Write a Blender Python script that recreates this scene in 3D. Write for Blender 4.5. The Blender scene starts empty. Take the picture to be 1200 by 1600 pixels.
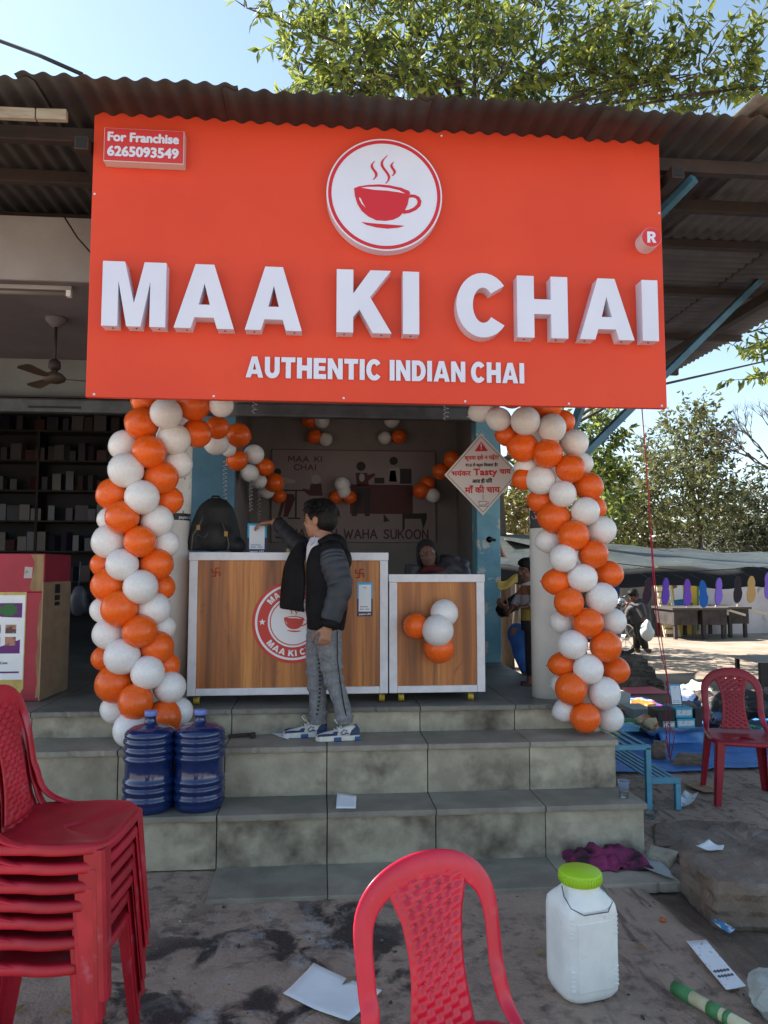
import bpy, bmesh, math, random
from math import sin, cos, pi, radians, sqrt, atan2
from mathutils import Vector, Matrix, geometry, noise as mnoise
random.seed(7)
S = bpy.context.scene
COL = S.collection

# ---------------------------------------------------------------- camera, sky, sun, exposure
FPX = 1150.0
YAW, PIT = radians(5.0), radians(4.5)
CAM = Vector((0, 0, 1.55))
cd = bpy.data.cameras.new('camera'); cam = bpy.data.objects.new('camera', cd); COL.objects.link(cam)
cd.sensor_fit = 'HORIZONTAL'; cd.sensor_width = 36.0; cd.lens = 36.0*FPX/1200.0
cd.clip_start = 0.05; cd.clip_end = 2000
cam.location = CAM; cam.rotation_euler = (pi/2+PIT, 0, -YAW)
S.camera = cam
W = bpy.data.worlds.new('World'); S.world = W; W.use_nodes = True
wn = W.node_tree; sky = wn.nodes.new('ShaderNodeTexSky'); sky.sky_type = 'NISHITA'
SUN_EL, SUN_AZ = radians(44), radians(-60)          # azimuth measured from +Y towards +X (negative = left, behind the shop)
sky.sun_disc = False; sky.sun_elevation = SUN_EL; sky.sun_rotation = SUN_AZ
sky.air_density = 1.0; sky.dust_density = 0.5; sky.ozone_density = 0.6; sky.altitude = 200
bgn = wn.nodes['Background']; bgn.inputs['Strength'].default_value = 0.085
hz = wn.nodes.new('ShaderNodeHueSaturation'); hz.inputs['Hue'].default_value = 0.487; hz.inputs['Saturation'].default_value = 0.85     # thin winter haze: a paler sky all round
wn.links.new(sky.outputs[0], hz.inputs['Color']); wn.links.new(hz.outputs[0], bgn.inputs['Color'])
sl = bpy.data.lights.new('sun', 'SUN'); so = bpy.data.objects.new('sun', sl); COL.objects.link(so)
sl.energy = 5.0; sl.angle = radians(0.5); sl.color = (1.0, 0.94, 0.85)
sd = Vector((sin(SUN_AZ)*cos(SUN_EL), cos(SUN_AZ)*cos(SUN_EL), sin(SUN_EL)))
so.rotation_euler = sd.to_track_quat('Z', 'Y').to_euler(); so.location = sd*60
S.view_settings.view_transform = 'Standard'; S.view_settings.look = 'None'
S.view_settings.exposure = 1.68; S.view_settings.gamma = 1.0; S.view_settings.use_curve_mapping = False
try:
    S.cycles.max_bounces = 6; S.cycles.diffuse_bounces = 3; S.cycles.glossy_bounces = 2; S.cycles.transparent_max_bounces = 8
except Exception: pass

# ---------------------------------------------------------------- measuring helper: a sight line met with a plane of the place
_fw = Vector((sin(YAW)*cos(PIT), cos(YAW)*cos(PIT), sin(PIT))); _rt = Vector((cos(YAW), -sin(YAW), 0)); _up = _rt.cross(_fw)
def ray(x, y): return _fw + _rt*((x-600)/FPX) + _up*((800-y)/FPX)
def P(x, y, Y):
    d = ray(x, y); return CAM + d*(Y/d.y)
def PZ(x, y, Z):
    d = ray(x, y); return CAM + d*((Z-CAM.z)/d.z)

# ---------------------------------------------------------------- materials
def M(name, c1, c2=None, sc=6, lo=.4, hi=.6, rough=.6, metal=0, bump=0, bsc=40, st=(1,1,1), c3=None, sc3=2, lo3=.55, hi3=.65,
      st3=None, spec=.5, coat=0, rnd=0, sss=0, sssc=None, trans=0, ior=1.45, r2=None, bdist=.01, bst=None, emit=None, hue=0, transl=0):
    m = bpy.data.materials.new(name); m.use_nodes = True; n = m.node_tree.nodes; L = m.node_tree.links
    b = n['Principled BSDF']
    def c4(c): return (c[0], c[1], c[2], 1)
    b.inputs['Base Color'].default_value = c4(c1); b.inputs['Roughness'].default_value = rough; b.inputs['Metallic'].default_value = metal
    b.inputs['Specular IOR Level'].default_value = spec; b.inputs['IOR'].default_value = ior
    b.inputs['Coat Weight'].default_value = coat; b.inputs['Coat Roughness'].default_value = .08
    if sss: b.inputs['Subsurface Weight'].default_value = sss; b.inputs['Subsurface Radius'].default_value = sssc or (.02,.01,.006); b.inputs['Subsurface Scale'].default_value = 1
    if trans: b.inputs['Transmission Weight'].default_value = trans
    tc = n.new('ShaderNodeTexCoord')
    def nz(scale, stv, det=4, rg=.6):
        mp = n.new('ShaderNodeMapping'); mp.inputs['Scale'].default_value = stv; L.new(tc.outputs['Object'], mp.inputs[0])
        t = n.new('ShaderNodeTexNoise'); t.inputs['Scale'].default_value = scale; t.inputs['Detail'].default_value = det; t.inputs['Roughness'].default_value = rg
        L.new(mp.outputs[0], t.inputs['Vector']); return t.outputs['Fac']
    def rng(s, a, z):
        r = n.new('ShaderNodeMapRange'); r.inputs['From Min'].default_value = a; r.inputs['From Max'].default_value = z; r.clamp = True
        L.new(s, r.inputs['Value']); return r.outputs['Result']
    def mix(f, a, z):
        x = n.new('ShaderNodeMix'); x.data_type = 'RGBA'; L.new(f, x.inputs[0])
        for s, i in ((a, 6), (z, 7)):
            if isinstance(s, tuple): x.inputs[i].default_value = c4(s)
            else: L.new(s, x.inputs[i])
        return x.outputs[2]
    out = None
    if c2 is not None:
        f = rng(nz(sc, st), lo, hi); out = mix(f, tuple(c1), tuple(c2))
        if r2 is not None:
            rr = n.new('ShaderNodeMapRange'); rr.inputs['To Min'].default_value = rough; rr.inputs['To Max'].default_value = r2; L.new(f, rr.inputs['Value']); L.new(rr.outputs[0], b.inputs['Roughness'])
    if c3 is not None:
        out = mix(rng(nz(sc3, st3 or st), lo3, hi3), out if out is not None else tuple(c1), tuple(c3))
    if rnd or hue:
        oi = n.new('ShaderNodeObjectInfo'); h = n.new('ShaderNodeHueSaturation')
        if out is not None: L.new(out, h.inputs['Color'])
        else: h.inputs['Color'].default_value = c4(c1)
        r = n.new('ShaderNodeMapRange'); r.inputs['To Min'].default_value = 1-rnd; r.inputs['To Max'].default_value = 1+rnd*.6; L.new(oi.outputs['Random'], r.inputs['Value']); L.new(r.outputs[0], h.inputs['Value'])
        if hue:
            w = n.new('ShaderNodeTexWhiteNoise'); w.noise_dimensions = '1D'; L.new(oi.outputs['Random'], w.inputs['W'])
            r2_ = n.new('ShaderNodeMapRange'); r2_.inputs['To Min'].default_value = .5-hue; r2_.inputs['To Max'].default_value = .5+hue; L.new(w.outputs['Value'], r2_.inputs['Value']); L.new(r2_.outputs[0], h.inputs['Hue'])
        out = h.outputs[0]
    if out is not None: L.new(out, b.inputs['Base Color'])
    if bump:
        bp = n.new('ShaderNodeBump'); bp.inputs['Strength'].default_value = bump; bp.inputs['Distance'].default_value = bdist
        L.new(nz(bsc, bst or st), bp.inputs['Height']); L.new(bp.outputs[0], b.inputs['Normal'])
    if emit: b.inputs['Emission Color'].default_value = c4(emit); b.inputs['Emission Strength'].default_value = 1
    if transl:
        o = n['Material Output']; tr = n.new('ShaderNodeBsdfTranslucent'); ms = n.new('ShaderNodeMixShader'); ms.inputs[0].default_value = transl
        if out is not None: L.new(out, tr.inputs['Color'])
        else: tr.inputs['Color'].default_value = c4(c1)
        L.new(b.outputs[0], ms.inputs[1]); L.new(tr.outputs[0], ms.inputs[2]); L.new(ms.outputs[0], o.inputs['Surface'])
    return m

# ---------------------------------------------------------------- mesh builder
def basis(t, ref=Vector((0,0,1))):
    t = t.normalized()
    if abs(t.dot(ref)) > .97: ref = Vector((0,1,0))
    a = t.cross(ref).normalized(); b = a.cross(t).normalized(); return a, b
class MB:
    def __init__(s): s.v = []; s.f = []; s.m = []
    def add(s, vs, fs, mi=0):
        o = len(s.v); s.v += [tuple(v) for v in vs]; s.f += [tuple(i+o for i in f) for f in fs]; s.m += [mi]*len(fs); return s
    def box(s, c, d, R=None, mi=0):
        x, y, z = d[0]/2, d[1]/2, d[2]/2; c = Vector(c)
        vs = [Vector(p) for p in ((-x,-y,-z),(x,-y,-z),(x,y,-z),(-x,y,-z),(-x,-y,z),(x,-y,z),(x,y,z),(-x,y,z))]
        if R is not None: vs = [R @ v for v in vs]
        return s.add([c+v for v in vs], [(3,2,1,0),(4,5,6,7),(0,1,5,4),(1,2,6,5),(2,3,7,6),(3,0,4,7)], mi)
    def b2(s, lo, hi, mi=0):
        lo = Vector(lo); hi = Vector(hi); return s.box((lo+hi)/2, hi-lo, None, mi)
    def bar(s, a, b, w, h, mi=0, ref=Vector((0,0,1))):
        a = Vector(a); b = Vector(b); u, v = basis(b-a, ref)
        vs = []
        for p in (a, b):
            for i, j in ((-1,-1),(1,-1),(1,1),(-1,1)): vs.append(p+u*(i*w/2)+v*(j*h/2))
        return s.add(vs, [(3,2,1,0),(4,5,6,7),(0,1,5,4),(1,2,6,5),(2,3,7,6),(3,0,4,7)], mi)
    def tube(s, pts, r, n=8, mi=0, ref=Vector((0,0,1)), cap=True, closed=False):
        pts = [Vector(p) for p in pts]; k = len(pts)
        rs = r if isinstance(r, (list, tuple)) else [r]*k
        vs = []; pa = None
        for i, p in enumerate(pts):
            if closed: t = pts[(i+1) % k]-pts[i-1]
            else: t = (pts[min(i+1, k-1)]-pts[max(i-1, 0)])
            if t.length < 1e-9: t = Vector((0,0,1))
            if pa is None: a, b = basis(t, ref)
            else:
                tt = t.normalized(); a = (pa-tt*pa.dot(tt))
                a = a.normalized() if a.length > 1e-6 else basis(t, ref)[0]; b = a.cross(tt).normalized()*1.0
            pa = a
            ra, rb = rs[i] if isinstance(rs[i], (list, tuple)) else (rs[i], rs[i])
            for j in range(n):
                q = 2*pi*j/n; vs.append(p+a*(ra*cos(q))+b*(rb*sin(q)))
        fs = []
        for i in range(k if closed else k-1):
            i2 = (i+1) % k
            for j in range(n): fs.append((i*n+j, i2*n+j, i2*n+(j+1) % n, i*n+(j+1) % n))
        if cap and not closed: fs += [tuple(range(n)), tuple((k-1)*n+j for j in reversed(range(n)))]
        return s.add(vs, fs, mi)
    def lathe(s, prof, c=(0,0,0), n=24, mi=0, ax='z', sx=1, sy=1):
        c = Vector(c); vs = []
        for r, z in prof:
            for j in range(n):
                q = 2*pi*j/n; p = (r*cos(q)*sx, r*sin(q)*sy, z)
                if ax == 'y': p = (p[0], z, -p[1])
                elif ax == 'x': p = (z, p[0], p[1])
                vs.append(c+Vector(p))
        k = len(prof); fs = [(i*n+j, i*n+(j+1) % n, (i+1)*n+(j+1) % n, (i+1)*n+j) for i in range(k-1) for j in range(n)]
        if prof[0][0] > 1e-6: fs.append(tuple(reversed(range(n))))
        if prof[-1][0] > 1e-6: fs.append(tuple((k-1)*n+j for j in range(n)))
        return s.add(vs, fs, mi)
    def ell(s, c, r, n=16, k=10, mi=0, R=None):
        c = Vector(c); vs = []
        for i in range(k+1):
            a = pi*i/k
            for j in range(n):
                q = 2*pi*j/n; v = Vector((r[0]*sin(a)*cos(q), r[1]*sin(a)*sin(q), -r[2]*cos(a)))
                vs.append(c+(R @ v if R is not None else v))
        return s.add(vs, [(i*n+j, i*n+(j+1) % n, (i+1)*n+(j+1) % n, (i+1)*n+j) for i in range(k) for j in range(n)], mi)
    def plate(s, loops, f, d0, d1, mi=0, ms=None):
        """flat shape with holes; f(u,v,d) -> point; d0 front, d1 back"""
        tl = [[Vector((p[0], p[1], 0)) for p in lp] for lp in loops]
        tri = geometry.tessellate_polygon(tl); flat = [p for lp in loops for p in lp]; n = len(flat)
        fl = []
        for t in tri:
            a, b, c = [flat[i] for i in t]
            ar = (b[0]-a[0])*(c[1]-a[1])-(b[1]-a[1])*(c[0]-a[0])
            fl.append(tuple(t) if ar > 0 else tuple(reversed(t)))
        vs = [f(p[0], p[1], d0) for p in flat]+[f(p[0], p[1], d1) for p in flat]
        s.add(vs, fl+[tuple(i+n for i in reversed(t)) for t in fl], mi)
        o = 0; side = []
        for li, lp in enumerate(loops):
            k = len(lp); ar = sum(lp[i][0]*lp[(i+1) % k][1]-lp[(i+1) % k][0]*lp[i][1] for i in range(k))
            for i in range(k):
                a, b = o+i, o+(i+1) % k
                q = (a, a+n, b+n, b)
                if (ar < 0) == (li == 0): q = tuple(reversed(q))
                side.append(q)
            o += k
        s.add(vs, side, mi if ms is None else ms); return s
    def grid(s, fn, nu, nv, mi=0, flip=False):
        vs = [fn(i/nu, j/nv) for j in range(nv+1) for i in range(nu+1)]
        fs = []
        for j in range(nv):
            for i in range(nu):
                a = j*(nu+1)+i; q = (a, a+1, a+nu+2, a+nu+1); fs.append(tuple(reversed(q)) if flip else q)
        return s.add(vs, fs, mi)
    def mesh(s, name, mats, smooth=False):
        me = bpy.data.meshes.new(name); me.from_pydata(s.v, [], s.f)
        for m in (mats if isinstance(mats, (list, tuple)) else [mats]): me.materials.append(m)
        if any(s.m): me.polygons.foreach_set('material_index', s.m)
        if smooth: me.polygons.foreach_set('use_smooth', [True]*len(s.f))
        me.update(); return me
    def build(s, name, mats, parent=None, smooth=False, bev=0, seg=2, solid=0, sub=0, loc=None, rot=None, auto=None):
        o = bpy.data.objects.new(name, s.mesh(name, mats, smooth)); COL.objects.link(o)
        if parent is not None: o.parent = parent
        if loc is not None: o.location = loc
        if rot is not None: o.rotation_euler = rot
        if solid:
            md = o.modifiers.new('s', 'SOLIDIFY'); md.thickness = solid; md.offset = 0
        if sub:
            md = o.modifiers.new('u', 'SUBSURF'); md.levels = sub; md.render_levels = sub
        if bev:
            md = o.modifiers.new('b', 'BEVEL'); md.width = bev; md.segments = seg; md.limit_method = 'ANGLE'; md.angle_limit = radians(35)
            md.harden_normals = False
        return o
def tag(o, label, cat, group=None):
    o['label'] = label; o['category'] = cat
    if group: o['group'] = group
    return o
def T(name, label, cat, loc=(0,0,0), rz=0, group=None):
    o = bpy.data.objects.new(name, None); COL.objects.link(o); o.location = loc; o.rotation_euler = (0,0,rz); o.empty_display_size = .1
    return tag(o, label, cat, group)
def struct(o): o['kind'] = 'structure'; return o
def stuff(o): o['kind'] = 'stuff'; return o
def copy_tree(o, parent=None):
    c = o.copy(); COL.objects.link(c)
    if parent is not None: c.parent = parent
    for ch in list(o.children): copy_tree(ch, c)
    return c
def blob(mb, name, mat, parent=None, voxel=.008, sm=4, fac=.5, loc=None, rot=None):
    """weld overlapping shapes into one continuous smooth surface"""
    o = mb.build(name, mat, parent, True, loc=loc, rot=rot)
    md = o.modifiers.new('r', 'REMESH'); md.mode = 'VOXEL'; md.voxel_size = voxel; md.use_smooth_shade = True
    if sm: s2 = o.modifiers.new('m', 'SMOOTH'); s2.iterations = sm; s2.factor = fac
    return o
def jit(a): return random.uniform(-a, a)
def text_mesh(mb, s, f, h, depth=.002, bold=.0, mi=0, width=None):
    """flat lettering from the built-in font; f(u,v,d) places it, h = cap height, returns width"""
    c = bpy.data.curves.new('t', 'FONT'); c.body = s; c.size = h/.70; c.resolution_u = 3
    o = bpy.data.objects.new('t', c); COL.objects.link(o); dg = bpy.context.evaluated_depsgraph_get(); dg.update()
    me = bpy.data.meshes.new_from_object(o.evaluated_get(dg)); bpy.data.objects.remove(o); 
    xs = [v.co.x for v in me.vertices]
    if not xs: return 0
    x0, x1 = min(xs), max(xs); sx = 1 if width is None else width/(x1-x0)
    offs = [(0, 0)] if not bold else [(cos(a)*bold, sin(a)*bold) for a in [2*pi*i/6 for i in range(6)]]+[(0,0)]
    fs = [tuple(p.vertices) for p in me.polygons]
    for k, (dx, dy) in enumerate(offs):
        mb.add([f((v.co.x-x0)*sx+dx, v.co.y+dy, -depth-k*.00015) for v in me.vertices], fs, mi)
    bpy.data.meshes.remove(me); return (x1-x0)*sx

# ---------------------------------------------------------------- bold block letters (unit cap height)
def arc(cx, cy, rx, ry, a0, a1, n=14): return [(cx+rx*cos(radians(a0+(a1-a0)*i/n)), cy+ry*sin(radians(a0+(a1-a0)*i/n))) for i in range(n+1)]
def glyph(ch):
    if ch == 'M': return 1.04, [[(0,0),(.26,0),(.26,.70),(.405,0),(.635,0),(.78,.70),(.78,0),(1.04,0),(1.04,1),(.68,1),(.52,.36),(.36,1),(0,1)]]
    if ch == 'A': return .96, [[(0,0),(.27,0),(.325,.17),(.635,.17),(.69,0),(.96,0),(.63,1),(.33,1)], [(.39,.37),(.57,.37),(.48,.70)]]
    if ch == 'K': return .92, [[(0,0),(.28,0),(.28,.25),(.385,.37),(.61,0),(.93,0),(.565,.57),(.92,1),(.57,1),(.28,.62),(.28,1),(0,1)]]
    if ch == 'I': return .28, [[(0,0),(.28,0),(.28,1),(0,1)]]
    if ch == 'H': return .84, [[(0,0),(.28,0),(.28,.385),(.56,.385),(.56,0),(.84,0),(.84,1),(.56,1),(.56,.625),(.28,.625),(.28,1),(0,1)]]
    if ch == 'C': return .86, [arc(.45,.5,.45,.52,38,322,26)+arc(.45,.5,.175,.285,318,42,20)]
    if ch == 'U': return .82, [[(0,1)]+arc(.41,.38,.41,.40,180,360,16)+[(.82,1),(.54,1)]+arc(.41,.38,.13,.16,360,180,10)+[(.28,1)]]
    if ch == 'T': return .78, [[(.25,0),(.53,0),(.53,.77),(.78,.77),(.78,1),(0,1),(0,.77),(.25,.77)]]
    if ch == 'E': return .70, [[(0,0),(.70,0),(.70,.23),(.28,.23),(.28,.40),(.65,.40),(.65,.61),(.28,.61),(.28,.78),(.69,.78),(.69,1),(0,1)]]
    if ch == 'N': return .84, [[(0,0),(.26,0),(.26,.54),(.58,0),(.84,0),(.84,1),(.58,1),(.58,.46),(.26,1),(0,1)]]
    if ch == 'D': return .82, [[(0,0),(.38,0)]+arc(.38,.5,.44,.5,-80,80,14)+[(.38,1),(0,1)], [(.28,.22),(.36,.22)]+arc(.36,.5,.18,.28,-70,70,8)+[(.36,.78),(.28,.78)]]
    if ch == 'R': return .86, [[(0,0),(.28,0),(.28,.38),(.36,.38),(.56,0),(.88,0),(.62,.42)]+arc(.48,.70,.33,.30,-60,90,10)+[(0,1)], [(.28,.58),(.44,.58)]+arc(.44,.68,.09,.10,-80,80,6)+[(.28,.78)]]
    return .35, []
def word_width(w, gap=.09, space=.36): return sum(space if c == ' ' else glyph(c)[0]+gap for c in w)-gap
# thin hand-drawn capitals as strokes (unit height)
STROKE = {'J':(.5,[[(.4,1),(.4,.2),(.28,0),(.08,.05),(0,.22)]]),'A':(.7,[[(0,0),(.35,1),(.7,0)],[(.13,.36),(.57,.36)]]),'H':(.6,[[(0,0),(0,1)],[(.6,0),(.6,1)],[(0,.52),(.6,.52)]]),
 'C':(.62,[arc(.36,.5,.36,.5,45,315,12)]),'I':(.06,[[(.03,0),(.03,1)]]),'W':(.95,[[(0,1),(.24,0),(.47,.8),(.7,0),(.95,1)]]),'S':(.55,[[(.53,.82),(.4,.97),(.2,.98),(.04,.82),(.1,.6),(.42,.44),(.54,.25),(.42,.04),(.2,0),(0,.16)]]),
 'U':(.6,[[(0,1),(0,.25),(.12,.04),(.3,0),(.48,.04),(.6,.25),(.6,1)]]),'K':(.6,[[(0,0),(0,1)],[(.56,1),(.02,.42)],[(.2,.6),(.6,0)]]),'O':(.72,[arc(.36,.5,.36,.5,0,360,18)]),'N':(.6,[[(0,0),(0,1),(.6,0),(.6,1)]]),
 'M':(.8,[[(0,0),(.06,1),(.4,.3),(.74,1),(.8,0)]]),' ':(.35,[])}
def stroke_text(mb, s, f, h, t, mi=0, width=None, d=-.002):
    tot = sum(STROKE[c][0]+.25 for c in s)-.25; sx = h if width is None else width/tot; x = 0
    k = 0
    for c in s:
        w, paths = STROKE[c]
        for p in paths:
            for a, b in zip(p[:-1], p[1:]):
                A = Vector(((x+a[0])*sx, a[1]*h)); B = Vector(((x+b[0])*sx, b[1]*h)); u = (B-A)
                if u.length < 1e-6: continue
                u.normalize(); A = A-u*t*.35; B = B+u*t*.35; q = Vector((-u.y, u.x))*t/2; k += 1; dd = d-(k % 7)*.0002
                mb.add([f(*(A-q), dd), f(*(B-q), dd), f(*(B+q), dd), f(*(A+q), dd)], [(0,1,2,3)], mi)
        x += w+.25
# ---------------------------------------------------------------- shared materials
m_stone = M('slate', (.32,.285,.23), (.23,.20,.165), sc=5, lo=.38, hi=.62, rough=.7, bump=.35, bsc=28, c3=(.20,.195,.15), sc3=2.3, lo3=.52, hi3=.7, rnd=.22, r2=.55)
m_riser = M('slate_riser', (.42,.375,.285), (.29,.25,.19), sc=6, lo=.36, hi=.64, rough=.75, bump=.5, bsc=30, c3=(.10,.078,.058), sc3=3.1, lo3=.50, hi3=.70, rnd=.22)
m_mortar = M('mortar', (.045,.042,.038), rough=.95)
m_floor = M('floor_slate', (.20,.19,.165), (.14,.135,.12), sc=3, rough=.5, bump=.15, bsc=30, rnd=.15)
m_plaster = M('plaster', (.34,.31,.31), (.26,.235,.235), sc=2.2, lo=.35, hi=.7, rough=.85, bump=.12, bsc=30, c3=(.28,.25,.24), sc3=1.1, lo3=.58, hi3=.75)
m_roomwall = M('room_wall', (.24,.21,.205), (.20,.175,.175), sc=1.6, rough=.8, bump=.05)
m_ceil = M('ceiling_paint', (.15,.135,.15), (.11,.10,.115), sc=1.5, rough=.9)
m_blue = M('blue_paint', (.075,.20,.30), (.055,.15,.23), sc=3, rough=.55, bump=.1, bsc=30)
m_bluechip = M('blue_chipped', (.16,.36,.45), (.12,.28,.38), sc=4, rough=.6, bump=.35, bsc=14, c3=(.45,.46,.45), sc3=7, lo3=.60, hi3=.63)
m_white = M('white_paint', (.76,.75,.72), (.66,.65,.61), sc=3, lo=.4, hi=.75, rough=.55, bump=.05, bsc=25)
m_darkmetal = M('dark_metal', (.035,.028,.028), (.055,.035,.03), sc=8, rough=.6, metal=.3)
m_shutter = M('shutter_steel', (.10,.10,.115), (.07,.07,.08), sc=6, rough=.5, metal=.3)
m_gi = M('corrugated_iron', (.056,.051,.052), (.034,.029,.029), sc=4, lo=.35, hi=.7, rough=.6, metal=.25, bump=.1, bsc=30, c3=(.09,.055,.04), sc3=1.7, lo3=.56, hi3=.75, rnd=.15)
m_strut = M('blue_steel', (.06,.16,.24), (.045,.11,.17), sc=9, rough=.5)
m_black = M('black', (.012,.012,.013), rough=.6)
m_paper = M('paper', (.80,.83,.86), (.72,.76,.80), sc=5, rough=.7)
m_red = M('logo_red', (.55,.018,.03), rough=.45)
m_signwhite = M('acrylic_white', (.68,.70,.83), (.64,.66,.79), sc=2, rough=.22)

# ---------------------------------------------------------------- ground: one sheet to the horizon
def ground_mat():
    m = bpy.data.materials.new('earth'); m.use_nodes = True; n = m.node_tree.nodes; L = m.node_tree.links; b = n['Principled BSDF']
    tc = n.new('ShaderNodeTexCoord')
    def nz(sc, det=5, rg=.6, dist=0, off=(0,0,0)):
        mp = n.new('ShaderNodeMapping'); mp.inputs['Location'].default_value = off; L.new(tc.outputs['Object'], mp.inputs[0])
        t = n.new('ShaderNodeTexNoise'); t.inputs['Scale'].default_value = sc; t.inputs['Detail'].default_value = det; t.inputs['Roughness'].default_value = rg; t.inputs['Distortion'].default_value = dist
        L.new(mp.outputs[0], t.inputs['Vector']); return t.outputs['Fac']
    def rng(s, a, z, c=0, d=1):
        r = n.new('ShaderNodeMapRange'); r.clamp = True
        for k, v in (('From Min', a), ('From Max', z), ('To Min', c), ('To Max', d)): r.inputs[k].default_value = v
        L.new(s, r.inputs['Value']); return r.outputs[0]
    def mul(a, c):
        x = n.new('ShaderNodeMath'); x.operation = 'MULTIPLY'; L.new(a, x.inputs[0])
        if isinstance(c, float): x.inputs[1].default_value = c
        else: L.new(c, x.inputs[1])
        return x.outputs[0]
    def mix(f, a, z):
        x = n.new('ShaderNodeMix'); x.data_type = 'RGBA'; L.new(f, x.inputs[0])
        for s, i in ((a, 6), (z, 7)):
            if isinstance(s, tuple): x.inputs[i].default_value = (*s, 1)
            else: L.new(s, x.inputs[i])
        return x.outputs[2]
    def spot(cx, cy, r0, r1):
        v = n.new('ShaderNodeVectorMath'); v.operation = 'DISTANCE'; L.new(tc.outputs['Object'], v.inputs[0]); v.inputs[1].default_value = (cx, cy, 0)
        return rng(v.outputs['Value'], r0, r1, 1, 0)
    def add(a, c):
        x = n.new('ShaderNodeMath'); x.operation = 'ADD'; x.use_clamp = True; L.new(a, x.inputs[0]); L.new(c, x.inputs[1]); return x.outputs[0]
    base = mix(rng(nz(3.0), .35, .66), (.38,.275,.21), (.26,.185,.145))
    base = mix(rng(nz(60, 4, .7), .52, .70), base, (.34,.27,.22))
    base = mix(rng(nz(14, 6), .5, .72), base, (.10,.078,.068))
    base = mix(rng(nz(1.2, 5, .5, 0, (3,1,0)), .52, .66), base, (.36,.265,.205))
    # spilled water and soot marks around the steps
    wet = mul(rng(nz(3.4, 6, .62, .6, (1.7,.4,0)), .485, .56), add(add(spot(-.35, 3.05, .25, .75), spot(.15, 2.85, .2, .6)), add(spot(.15, 3.45, .1, .4), spot(-.55, 2.75, .2, .5))))
    col = mix(wet, base, (.042,.034,.034))
    ch = mul(rng(nz(5.5, 7, .75, .3, (9,4,0)), .52, .64), add(spot(-.1, 3.2, .15, .5), spot(-.25, 2.75, .1, .42)))
    col = mix(mul(ch, .75), col, (.36,.36,.37))
    # yard of pale dust beyond the stalls
    sx = n.new('ShaderNodeSeparateXYZ'); L.new(tc.outputs['Object'], sx.inputs[0])
    yy = rng(sx.outputs['Y'], 7.4, 9.2); dust = mix(rng(nz(1.6, 5), .35, .68), (.36,.29,.22), (.22,.17,.13))
    dust = mix(rng(nz(.45, 6), .55, .7), dust, (.13,.10,.08))
    mud = mul(rng(sx.outputs['X'], 1.56, 1.68), rng(sx.outputs['Y'], 3.95, 3.6)); mudc = mix(rng(nz(4.5, 6, .65, .4), .38, .62), (.062,.045,.036), (.17,.115,.085))
    col = mix(mul(mud, .85), col, mudc)
    stk = n.new('ShaderNodeMapping'); stk.inputs['Rotation'].default_value = (0, 0, radians(35)); stk.inputs['Scale'].default_value = (9, 1.6, 1); L.new(tc.outputs['Object'], stk.inputs[0])
    sn = n.new('ShaderNodeTexNoise'); sn.inputs['Scale'].default_value = 2.2; sn.inputs['Detail'].default_value = 6; L.new(stk.outputs[0], sn.inputs['Vector'])
    col = mix(mul(rng(sn.outputs['Fac'], .55, .66), rng(sx.outputs['X'], .7, 1.3, 0, .75)), col, (.085,.062,.05))
    col = mix(yy, col, dust)
    col = mix(rng(sx.outputs['Y'], 1.7, .9), col, mix(rng(nz(2.1, 3), .3, .7), (.40,.325,.25), (.30,.24,.185)))     # unseen road behind the camera, kept pale to bounce warm fill onto the shop
    L.new(col, b.inputs['Base Color'])
    rr = rng(wet, 0, 1, .82, .42); L.new(rr, b.inputs['Roughness']); b.inputs['Specular IOR Level'].default_value = .4
    vo = n.new('ShaderNodeTexVoronoi'); vo.inputs['Scale'].default_value = 70; L.new(tc.outputs['Object'], vo.inputs['Vector'])
    b0 = n.new('ShaderNodeBump'); b0.inputs['Strength'].default_value = .5; b0.inputs['Distance'].default_value = .006; b0.invert = True; L.new(vo.outputs['Distance'], b0.inputs['Height'])
    bp = n.new('ShaderNodeBump'); L.new(b0.outputs[0], bp.inputs['Normal']); bp.inputs['Strength'].default_value = .8; bp.inputs['Distance'].default_value = .014
    L.new(nz(22, 5, .7), bp.inputs['Height']); L.new(bp.outputs[0], b.inputs['Normal'])
    return m
def gz(x, y):
    z = mnoise.noise((x*1.3, y*1.3, 0))*.010+mnoise.noise((x*5, y*5, 3))*.005-.008
    if y < 3.75:
        e = 1.60+.06*mnoise.noise((0, y*4, 7)); t = max(0, min(1, (x-e)/.07)); z -= .045*t
    if 1.9 < x and y > 3.4: z += .012*mnoise.noise((x*2.2, y*2.2, 5))
    if y > 10: z += 0.02*mnoise.noise((x*.5, y*.5, 1))
    return z
def axis(a, b, st, lo, hi):
    v = [a+st*i for i in range(int(round((b-a)/st))+1)]; d = st*2; x = a
    while x > lo: x -= d; v.insert(0, x); d *= 1.35
    d = st*2; x = b
    while x < hi: x += d; v.append(x); d *= 1.35
    return v
gx = axis(-2.2, 4.2, .05, -500, 500); gy = axis(1.2, 7.6, .05, -300, 700)
g = MB(); nx = len(gx)
g.v = [(x, y, gz(x, y) if abs(x) < 40 and abs(y) < 60 else 0) for y in gy for x in gx]
for j in range(len(gy)-1):
    for i in range(nx-1): a = j*nx+i; g.f.append((a, a+1, a+nx+1, a+nx)); g.m.append(0)
struct(g.build('ground', ground_mat(), smooth=True))

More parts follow.
